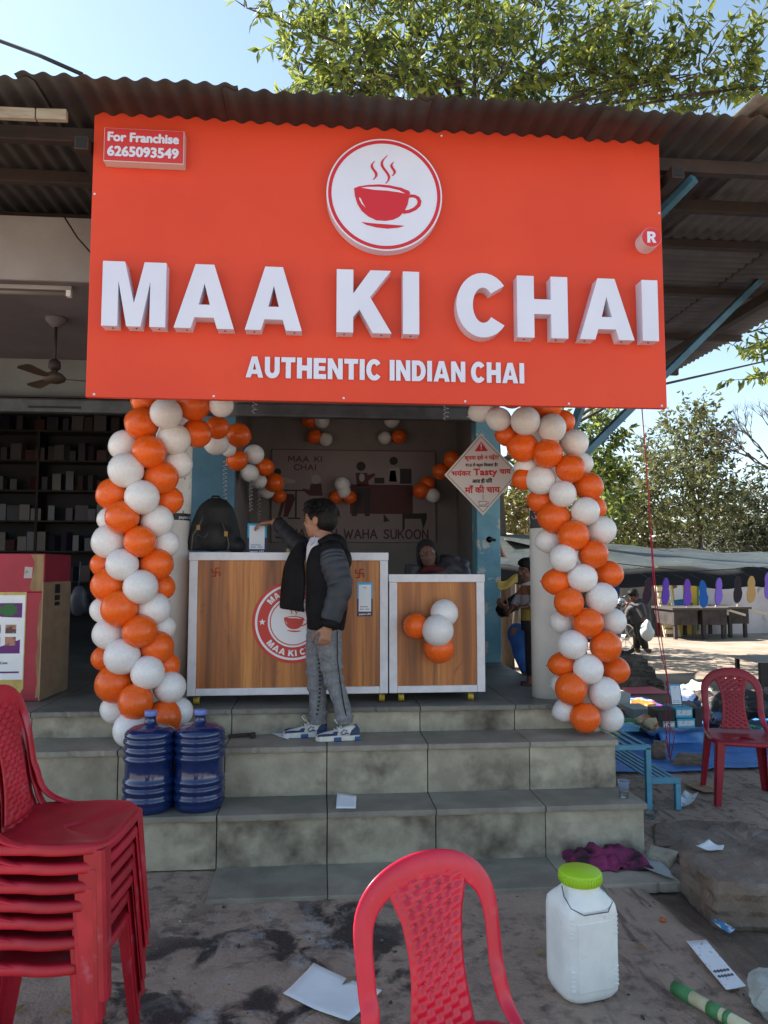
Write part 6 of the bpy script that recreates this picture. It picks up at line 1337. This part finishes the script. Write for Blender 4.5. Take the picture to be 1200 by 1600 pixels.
for i, (c, x, y, nm) in enumerate(IC):
    Yi = 6.75 if i else 7.2; q = P(x, y+18, Yi); me = insole.mesh('insole', M('foam_%d' % i, c, rough=.75)); t = T('shoe_insole', 'hanging %s foam insole under the awning' % nm, 'insole', (q.x, Yi, q.z), jit(.3)+.1, 'insoles hanging from the awning')
    o = bpy.data.objects.new('foam_sole', me); COL.objects.link(o); o.parent = t; o.rotation_euler = (0, jit(.12), 0); md = o.modifiers.new('b', 'BEVEL'); md.width = .003; md.limit_method = 'ANGLE'
    mb = MB(); mb.tube([(0,0,.125),(0,.3,.19)], .002, 4); mb.build('cord', m_black, t)
mb = MB(); mb.tube([P(960,880,7.05), P(1080,893,7.05), P(1230,884,7.05)], .004, 5); tag(mb.build('hanging_line', m_black, None, True), 'thin line along the awning edge from which the insoles hang', 'rope')

# ---------------------------------------------------------------- yard behind: walls, ladder, carts, motorbike, house
m_wallw = M('yard_wall_white', (.55,.50,.50), (.36,.31,.31), sc=.8, lo=.35, hi=.65, rough=.9, c3=(.08,.07,.065), sc3=1.6, lo3=.60, hi3=.68, st3=(1,1,.5)); m_yel = M('wall_yellow', (.56,.36,.04), (.45,.28,.04), sc=1.5, rough=.8)
YWL = 17.5
yw = T('yard_wall', 'stained whitewashed yard wall with a dark coping beyond the awning', 'wall', (8,YWL,0)); yw.location = (0,0,0); xL = P(1090,950,YWL).x
mb = MB(); mb.b2((xL,YWL,-.1),(40,YWL+.25,1.70)); mb.build('wall_face', m_wallw, yw); mb = MB(); mb.grid(lambda u, v: (xL+(40-xL)*u, YWL-.08+.41*(1 if v > .5 else 0), 1.702+(.20+.05*mnoise.noise((u*60, 0, 0)))*(0 if v in (0, 1) else 1)), 120, 3); mb.build('coping', M('coping_dark', (.05,.045,.04), (.10,.09,.07), sc=3, rough=.9, bump=.8, bsc=5, bdist=.1), yw)
mw = T('mural_wall', 'yellow wall with a painted figure in blue shorts', 'wall', (7,YWL,0)); mw.location = (0,0,0); xA = P(1030,950,YWL).x
mb = MB(); mb.b2((xA,YWL,-.1),(xL-.002,YWL+.25,1.74)); mb.build('wall_face', m_yel, mw)
mb = MB(); mb.b2((P(700,950,YWL).x,YWL,-.1),(xA-.002,YWL+.25,1.6)); tag(mb.build('brick_wall', M('old_wall', (.20,.17,.14), (.12,.10,.085), sc=2, rough=.9)), 'dull old wall beyond the motorbike', 'wall')
def wl(x, y): q = P(x, y, YWL); return (q.x, q.z)
def paint(nm, pts, c, d=.004): mb = MB(); mb.plate([[wl(*p) for p in pts]], lambda u, v, d_: Vector((u, d_, v)), YWL-d, YWL-.0005); mb.build(nm, M(nm+'_paint', c, rough=.8), mw)
paint('green_edge', [(1089,905),(1092,905),(1092,985),(1089,985)], (.06,.18,.06), .006); paint('painted_shirt', [(1052,917),(1066,914),(1068,938),(1054,938)], (.6,.58,.55)); paint('painted_shorts', [(1050,938),(1069,936),(1071,952),(1062,952),(1060,945),(1056,956),(1047,953)], (.03,.12,.28)); paint('painted_head', [(1050,914),(1056,910),(1058,918),(1052,920)], (.14,.07,.05), .007); paint('painted_legs', [(1047,953),(1056,956),(1050,962),(1042,958)], (.25,.12,.08), .005); paint('painted_post', [(1074,940),(1082,942),(1090,975),(1083,975)], (.10,.09,.07), .005)
ld = T('wooden_ladder', 'pale wooden slatted ladder rack standing against the yellow wall', 'ladder', (P(1050,1000,16.6).x,16.6,0)); ll = P(1040,1000,16.6).x-ld.location.x; lr = P(1062,1000,16.6).x-ld.location.x; zt3 = P(1050,906,16.6).z
m_lw = M('pale_wood', (.55,.47,.35), rough=.8)
for x in (ll, lr): mb = MB(); mb.bar((x,0,0),(x,.5,zt3), .05,.04); mb.build('rail', m_lw, ld)
for i in range(9): z = .12+(zt3-.2)*i/8; mb = MB(); mb.bar((ll,.5*z/zt3-.03,z),(lr,.5*z/zt3-.03,z), .05,.09); mb.build('rung', m_lw, ld)
m_cart = M('cart_wood', (.055,.045,.042), (.03,.026,.025), sc=5, rough=.9)
def cart(label, x0, x1, yt, yb, Yk_):
    a, b = P(x0, yb, Yk_), P(x1, yt, Yk_); t = T('wooden_cart', label, 'cart', ((a.x+b.x)/2, Yk_, 0), 0, 'old wooden carts by the wall'); w = b.x-a.x; h = max(.7, b.z)
    mb = MB(); mb.b2((-w/2,0,h*.45),(w/2,.03,h-.05)); mb.b2((-w/2,.031,h*.45),(-w/2+.03,1.0,h-.05)); mb.b2((w/2-.03,.031,h*.45),(w/2,1.0,h-.05)); mb.b2((-w/2,1.001,h*.45),(w/2,1.03,h-.05)); mb.build('side_board', m_cart, t)
    mb = MB(); mb.b2((-w/2-.05,-.05,h-.048),(w/2+.05,1.08,h)); mb.build('cart_top', M('cart_top', (.06,.052,.05), rough=.8), t)
    for x in (-w/2+.06, w/2-.06):
        for y in (.07,.95): mb = MB(); mb.b2((x-.035,y-.035,0),(x+.035,y+.035,h*.449)); mb.build('leg', m_cart, t)
    mb = MB(); mb.bar((w/2-.1,.3,h+.02),(w/2+.5,.1,h*.75), .05,.05); mb.build('shaft', m_lw, t)
cart('wooden cart in front of the painted yellow wall', 1054,1090,966,994,16.0); cart('wooden cart in front of the white wall next to the yellow wall', 1099,1136,967,994,16.0); cart('wooden cart in the shade at the right end of the wall', 1140,1170,962,992,16.3)
# motorbike, front wheel towards us
mq = P(978,1018,13.3); bike = T('motorbike', 'parked motorbike half hidden behind the right balloons', 'motorbike', (mq.x, 13.3, 0), radians(200)); m_tyre = M('tyre', (.015,.015,.015), rough=.8); m_chr = M('chrome', (.5,.5,.52), rough=.25, metal=.9); m_tank = M('tank_black', (.015,.015,.02), rough=.25)
for x in (0, 1.25):
    mb = MB(); mb.tube([(x+.29*cos(a), 0, .31+.29*sin(a)) for a in [2*pi*i/28 for i in range(28)]], [(.045,.04)]*28, 8, closed=True, ref=Vector((0,1,0))); w_ = mb.build('wheel', m_tyre, bike, True)
    mb = MB(); mb.tube([(x+.24*cos(a), 0, .31+.24*sin(a)) for a in [2*pi*i/28 for i in range(28)]], .016, 6, closed=True)
    for i in range(8): a = 2*pi*i/8; mb.tube([(x,0,.31),(x+.235*cos(a),0,.31+.235*sin(a))], .006, 4)
    mb.lathe([(.06,-.05),(.06,.05)], (x,0,.31), 14, ax='y'); mb.build('rim', m_chr, w_)
mb = MB()
for s in (-1, 1): mb.tube([(0,s*.08,.31),(.22,s*.08,.95)], .02, 8)
mb.build('fork', m_chr, bike, True); mb = MB(); mb.tube([(-.28,0,.50),(-.16,0,.64),(.02,0,.66),(.2,0,.58)], [(.05,.012)]*4, 8); mb.build('mudguard', m_tank, bike, True)
mb = MB(); mb.tube([(.18,0,.88),(.45,0,.92),(.72,0,.84)], [(.10,.08),(.15,.12),(.09,.07)], 14); mb.build('tank', m_tank, bike, True); mb = MB(); mb.tube([(.68,0,.82),(1.0,0,.83),(1.4,0,.90)], [(.13,.05),(.14,.06),(.10,.05)], 12); mb.build('seat', m_black, bike, True)
mb = MB(); mb.box((.5,0,.45),(.35,.24,.34)); mb.tube([(.3,0,.6),(.55,0,.25),(1.25,0,.31)], .03, 8); mb.lathe([(.10,-.10),(.11,0),(.10,.10)], (.5,0,.55), 16, ax='y'); mb.build('engine', m_darkmetal, bike, bev=.03); mb = MB(); mb.tube([(.35,-.13,.4),(.7,-.16,.28),(1.5,-.18,.42)], [.02,.035,.045], 10); mb.build('exhaust', m_chr, bike, True)
mb = MB(); mb.ell((.08,0,.93),(.09,.10,.10)); mb.build('headlight', m_chr, bike, True); mb = MB(); mb.tube([(.30,-.36,1.08),(.20,-.15,1.05),(.20,.15,1.05),(.30,.36,1.08)], .014, 8); mb.build('handlebar', m_tank, bike, True); mb = MB(); mb.ell((.05,.12,.93),(.03,.03,.03)); mb.ell((.05,-.12,.93),(.03,.03,.03)); mb.build('indicator', M('indicator', (.5,.12,.02), rough=.3), bike, True)
# rider standing by the bike, bent forward, holding a white bag
rp = P(1005,1018,13.0); man = T('person', 'man in dark clothes bending over the motorbike with a white bag', 'person', (rp.x, 13.0, 0))
def Rr(x, y, dy=0): return P(x, y, 13.0+dy)
h5 = Head(Rr(990,931,0), (-.75,-.4,-.5), 1.0); b5 = MB(); h5.flesh(b5)
b5.tube([Rr(993,938), Rr(996,944), Rr(1000,955), Rr(1002,972)], [.055,(.17,.10),(.16,.11),(.15,.11)], 12); b5.tube([Rr(1002,972,-.06), Rr(1003,995,-.08), Rr(1010,1016,-.08)], [.09,.07,.045], 10); b5.tube([Rr(1000,972,.08), Rr(996,995,.08), Rr(995,1016,.1)], [.09,.07,.045], 10); b5.tube([Rr(1010,1016,-.08), Rr(1018,1018,-.12)], [.045,.035], 8); b5.tube([Rr(995,1016,.1), Rr(1001,1018,.06)], [.045,.035], 8)
b5.tube([Rr(998,944,-.16), Rr(1003,958,-.2), Rr(1008,968,-.25)], [.055,.045,.03], 10); hand(b5, Rr(1008,968,-.25), (.3,-.2,-1), (-1,0,0), 1, .8); b5.tube([Rr(990,945,.14), Rr(982,955,.0), Rr(978,962,-.1)], [.055,.045,.03], 10); hand(b5, Rr(978,962,-.1), (-.8,-.4,-.3), (0,0,-1), 1, .8)
adopt(blob(b5, 'body', m_skin_d, None, .012, 2), man); h5.hair(man, n=0)
mb = MB(); mb.tube([Rr(993,938), Rr(996,943), Rr(1000,955), Rr(1002,974)], [(.08,.07),(.21,.13),(.20,.14),(.19,.14)], 14, ref=Vector((0,1,0))); mb.tube([Rr(998,944,-.16), Rr(1003,958,-.2), Rr(1007,966,-.24)], [.075,.065,.05], 10); mb.tube([Rr(990,945,.14), Rr(982,955,.0), Rr(979,961,-.08)], [.075,.065,.05], 10); adopt(blob(mb, 'jacket', M('rider_jacket', (.03,.03,.035), (.05,.05,.06), sc=6, rough=.7), None, .016, 2), man)
mb = MB(); mb.tube([Rr(1002,972,-.06), Rr(1003,995,-.08), Rr(1009,1013,-.08)], [.11,.085,.06], 12); mb.tube([Rr(1000,972,.08), Rr(996,995,.08), Rr(995,1013,.1)], [.11,.085,.06], 12); adopt(blob(mb, 'trousers', m_black, None, .016, 2), man)
q = Rr(1011,985,-.3); mb = MB(); mb.ell((0,0,0),(.13,.10,.19), 22, 14); mb.v = [(x*(1-.5*max(0,z)/.19)+.03*mnoise.noise((x*9,y*9,z*9)), y*(1-.5*max(0,z)/.19), z+.02*mnoise.noise((x*9+3,y*9,z*9))) for x, y, z in mb.v]
tag(mb.build('carrier_bag', M('white_bag', (.6,.64,.64), rough=.4), None, True, loc=q), 'white carrier bag in the bending man\'s hand', 'bag')
# house and yellow hut beyond the wall
hs = T('far_house', 'pale house behind the trees with one dark window', 'building', (14,30,0)); hs.location = (0,0,0); ha, hb = P(1040,880,30), P(1200,838,30)
mb = MB(); mb.b2((ha.x,30,0),(hb.x+14,36,hb.z)); mb.build('wall', M('house_white', (.62,.62,.66), (.5,.5,.54), sc=.5, rough=.9), hs); wa, wb = P(1060,857,29.9), P(1075,845,29.9); mb = MB(); mb.b2((wa.x,29.9,wa.z),(wb.x,29.99,wb.z)); w_ = mb.build('window', M('window_dark', (.03,.03,.035), rough=.2), hs); mb = MB(); mb.b2((wa.x-.08,29.86,wa.z-.1),(wb.x+.08,30.0,wa.z-.002)); mb.build('sill', m_white, w_); mb = MB(); mb.b2((ha.x-.3,29.7,hb.z+.002),(hb.x+14.3,36.3,hb.z+.2)); mb.build('roof_slab', m_white, hs)
yh = T('yellow_hut', 'yellow hut with a dark roof edge behind the awning', 'building', (8,23,0)); yh.location = (0,0,0); a, b = P(955,880,23), P(1044,852,23); mb = MB(); mb.b2((a.x,23,0),(b.x,26,b.z)); mb.build('wall', M('hut_ochre', (.16,.12,.04), rough=.9), yh); mb = MB(); mb.b2((a.x-.2,22.8,b.z+.002),(b.x+.05,26.2,b.z+.12)); mb.build('roof', m_darkmetal, yh)
# pale flag cloth and lit canvas seen through the gap
mb = MB(); f0, f1, f2 = P(779,840,7.3), P(793,872,7.3), P(782,870,7.3); mb.grid(lambda u, v: f0.lerp(f1.lerp(f2, u), v)+Vector((0,.03*sin(u*4+v*3),0)), 5, 8); tag(mb.build('pennant', M('pennant_pink', (.5,.26,.20), rough=.7), None, True, solid=.003), 'faded pink pennant beside the blue post', 'flag')
mb = MB(); c0, c1, c2, c3_ = P(788,842,10.5), P(870,862,10.5), P(870,848,12.0), P(788,832,12.0); mb.grid(lambda u, v: c0.lerp(c1, u).lerp(c3_.lerp(c2, u), v)+Vector((0,0,-.05*sin(pi*v))), 10, 8); tag(mb.build('canvas_sheet', M('canvas', (.6,.56,.45), rough=.8), None, True, solid=.004), 'sunlit cream canvas stretched behind the small child', 'canvas')

# ---------------------------------------------------------------- trees
def leafset(mb, p, d, L, w, rg, mi=0):
    """one folded leaf: two quads"""
    d = d.normalized(); a, b = basis(d); th = rg.uniform(0, 2*pi); s = a*cos(th)+b*sin(th); n = d.cross(s); t = p+d*L; c = p+d*L*.45
    o = len(mb.v); mb.v += [tuple(p), tuple(c+s*w+n*w*.35), tuple(t-n*L*.12), tuple(c-s*w+n*w*.35)]; mb.f += [(o, o+1, o+2), (o, o+2, o+3)]; mb.m += [mi, mi]
def tree(name, label, base, trunk, limbs, clumps, leaf, lw, per, mats, bark, rg, spray=1.0, droop=.3, group=None, tr=.12, twig=.5):
    """trunk path, limbs to each clump; clumps: (centre, (rx,ry,rz), twigs)"""
    t = T(name, label, 'tree', base, 0, group); off = -Vector(base)
    mb = MB(); n = len(trunk); mb.tube([Vector(p)+off for p in trunk], [tr*(1-.6*i/(n-1)) for i in range(n)], 10); mb.build('trunk', bark, t, True)
    br = MB(); lv = MB(); top = [Vector(p) for p in trunk]
    for ci, (c, r, k) in enumerate(clumps):
        c = Vector(c); at = min(top, key=lambda p: (p-c).length+max(0, p.z-c.z)*2); mid = at.lerp(c, .5)+Vector((rg.uniform(-.2,.2), rg.uniform(-.2,.2), rg.uniform(-.1,.3)))
        br.tube([at+off, mid+off, c+off], [tr*.22, tr*.12, tr*.05], 7)
        for i in range(k):
            while True:
                u = Vector((rg.uniform(-1,1), rg.uniform(-1,1), rg.uniform(-1,1)))
                if u.length < 1: break
            q = c+Vector((u.x*r[0], u.y*r[1], u.z*r[2])); d = (q-c+Vector((0,0,.25))); d = d.normalized() if d.length > 1e-4 else Vector((0,0,1)); d = (d+Vector((rg.uniform(-.6,.6), rg.uniform(-.6,.6), rg.uniform(-.5,.5)))).normalized()
            tl = twig*rg.uniform(.6,1.3); e = q+d*tl
            if i % 3 == 0: br.tube([c.lerp(q,.25)+off, q+off, e+off], [tr*.06, tr*.035, tr*.012], 4, cap=False)
            else: br.tube([q+off, e+off], [tr*.03, tr*.01], 3, cap=False)
            for j in range(per):
                f = (j+rg.random())/per; p = q.lerp(e, f); ld = (d*.5+Vector((rg.uniform(-1,1), rg.uniform(-1,1), rg.uniform(-1,.8)-droop))).normalized(); l = leaf*rg.uniform(.6,1.25); leafset(lv, p+off, ld, l, lw*l/leaf*rg.uniform(.8,1.2), rg, (ci*7+i+j) % len(mats))
    br.build('branches', bark, t, True); lv.build('crown', mats, t); return t
def leafmat(nm, c, tl=.55): return M(nm, c, rough=.42, spec=.4, transl=tl)
bark = M('bark', (.10,.075,.055), (.055,.042,.034), sc=6, st=(1,1,.25), rough=.9, bump=.8, bsc=12, bdist=.03)
rg = random.Random(4)
GM = [leafmat('leaf_a', (.21,.25,.045)), leafmat('leaf_b', (.29,.32,.06)), leafmat('leaf_c', (.11,.15,.035)), leafmat('leaf_d', (.075,.11,.045))]
Yt = 10.3
def pc_(x, y, Y): return tuple(P(x, y, Y))
cl = []
for x, y, Y, rx, rz, k in ((560,60,10.5,.7,.75,46),(640,110,10.2,.8,.6,52),(700,30,10.6,.9,.8,60),(790,90,10.2,.9,.7,62),(850,20,10.6,.9,.8,58),(520,120,10.4,.55,.5,30),(470,90,10.2,.35,.55,22),(600,40,10.3,.7,.5,36),(560,130,10.0,.7,.4,36),(740,130,10.0,.8,.4,40),(900,110,10.0,.75,.45,44),(960,120,9.8,.6,.32,36),(1030,125,9.7,.7,.30,40),(1090,115,9.5,.55,.34,32),(1150,140,9.4,.5,.25,22),(1185,135,9.3,.35,.30,12),(385,12,9.8,.25,.22,9),(480,20,10.6,.45,.5,16),(760,-60,10.8,1.4,.7,50),(930,60,10.5,.4,.5,18),(1030,-14,9.9,.25,.15,5),(600,-70,11,1.2,.7,36),(1165,520,9.6,.45,.40,16),(1215,560,9.4,.35,.45,16),(1130,500,9.8,.35,.22,9),(1085,545,10.2,.22,.14,5),(900,180,11,1.4,.5,30),(650,190,11,1.4,.5,30)):
    cl.append((pc_(x, y, Y), (rx, .9 if rx > .5 else .4, rz), int(k*.95)))
tb0 = Vector((2.9,11.6,0))
tree('shade_tree', 'big leafy tree spreading over the roof', tb0, [tb0, tb0+Vector((-.05,0,1.6)), tb0+Vector((-.15,-.1,3.2)), tb0+Vector((-.3,-.4,5.0)), tb0+Vector((-.5,-.8,6.6)), tb0+Vector((-.6,-1,8.2))], None, cl, .19, .031, 13, GM, bark, rg, droop=.35, tr=.2, twig=.5)
YM_ = [leafmat('leaf_olive', (.15,.165,.055), .3), leafmat('leaf_khaki', (.21,.22,.085), .3), leafmat('leaf_dim', (.065,.065,.035), .3)]
def far_tree(label, bx, by, Y, pts, leaf, per, mats, trunk_top, tr=.12, twig=.8):
    b = P(bx, by, Y); b.z = 0; tt = P(*trunk_top, Y); mid = (b+tt)/2+Vector((.1,0,.2)); c = [(pc_(x, y, Y+jit(1.2)), (rx, rx, rz), int(k*2.3)) for x, y, rx, rz, k in pts]
    return tree('yard_tree', label, b, [b, Vector((b.x+.1,b.y,b.z+.5*tt.z)), tt], None, c, leaf, leaf*.2, per, mats, bark, rg, group='trees beyond the yard', tr=tr, twig=twig)
far_tree('dusty olive tree with a forked trunk behind the awning', 1092,870,22, [(1060,720,1.1,1.0,50),(1085,690,.7,.9,30),(1030,760,1.2,.8,50),(1000,800,1.1,.7,46),(1070,790,1.2,.7,46),(1110,740,.5,.8,20),(1100,670,.3,.55,14),(960,790,.8,1.0,36),(940,830,.8,.6,30),(1120,800,.7,.5,26),(1020,850,1.2,.4,34)], .20, 12, YM_, (1090,800))
far_tree('dark green tree over the wall at the right edge', 1190,890,24, [(1160,810,.8,.7,36),(1195,790,.8,.9,40),(1230,820,1.2,1.0,40),(1180,850,1.2,.5,40),(1140,840,.8,.5,26),(1250,750,1.2,1.0,30),(1150,870,1.0,.3,24)], .20, 12, [leafmat('leaf_dk', (.05,.06,.03), .25), leafmat('leaf_dk2', (.08,.085,.045), .3)], (1195,820), .1)
far_tree('green tree peeping out behind the right balloon garland', 905,860,13, [(935,690,.35,.45,20),(915,740,.5,.5,28),(950,760,.35,.5,20),(890,700,.5,.5,20),(930,810,.45,.4,20),(860,740,.7,.6,22)], .16, 13, GM[1:], (910,760), .1, .4)
far_tree('sunlit yellow-green bush beyond the gap by the blue post', 800,900,14, [(800,800,.45,.45,36),(825,830,.4,.4,30),(790,850,.4,.35,26),(830,780,.3,.25,18),(770,820,.5,.4,20)], .13, 13, [leafmat('leaf_yl', (.20,.17,.035), .4), leafmat('leaf_yl2', (.13,.14,.035), .4), leafmat('leaf_br', (.13,.09,.05), .3)], (805,830), .06, .35)
# bare tree at the right edge
bb_ = P(1230,880,20); bb_.z = 0; bt = T('bare_tree', 'leafless tree with thin curving branches at the right edge', 'tree', bb_); mb = MB(); tp = P(1215,740,20)-bb_; mb.tube([Vector((0,0,0)), tp*.5+Vector((.1,0,0)), tp], [.14,.10,.06], 8); mb.build('trunk', bark, bt, True); mb = MB()
def twigs(p, d, l, r, dep):
    q = p+d*l; m_ = p.lerp(q,.5)+Vector((rg.uniform(-.1,.1), 0, rg.uniform(-.05,.1)))*l; mb.tube([p, m_, q], [r, r*.8, r*.6], 5, cap=False)
    if dep:
        for _ in range(3): nd = (d+Vector((rg.uniform(-.8,.6), rg.uniform(-.5,.5), rg.uniform(-.2,.7)))).normalized(); twigs(q, nd, l*rg.uniform(.6,.85), r*.6, dep-1)
for a in (-1.0,-.7,-.4,0,.3): twigs(tp, Vector((a, rg.uniform(-.3,.3), .5+.3*(a > -.6))).normalized(), .75, .035, 4)
mb.build('branches', bark, bt, True)
# far line of trees closing the horizon, read as one mass
mb = MB()
for i in range(26000):
    x = rg.uniform(-60, 75); y = 48+rg.uniform(-4, 6); h = 4.5+1.6*mnoise.noise((x*.12, 1, 0))+1.0*mnoise.noise((x*.5, 2, 0)); z = h*rg.random()**.7
    leafset(mb, Vector((x, y, z)), Vector((rg.uniform(-1,1), rg.uniform(-1,1), rg.uniform(-.5,1))), .62, .22, rg, i % 3)
fo = stuff(mb.build('far_treeline', YM_)); fo['label'] = 'far dusty belt of trees closing the yard'
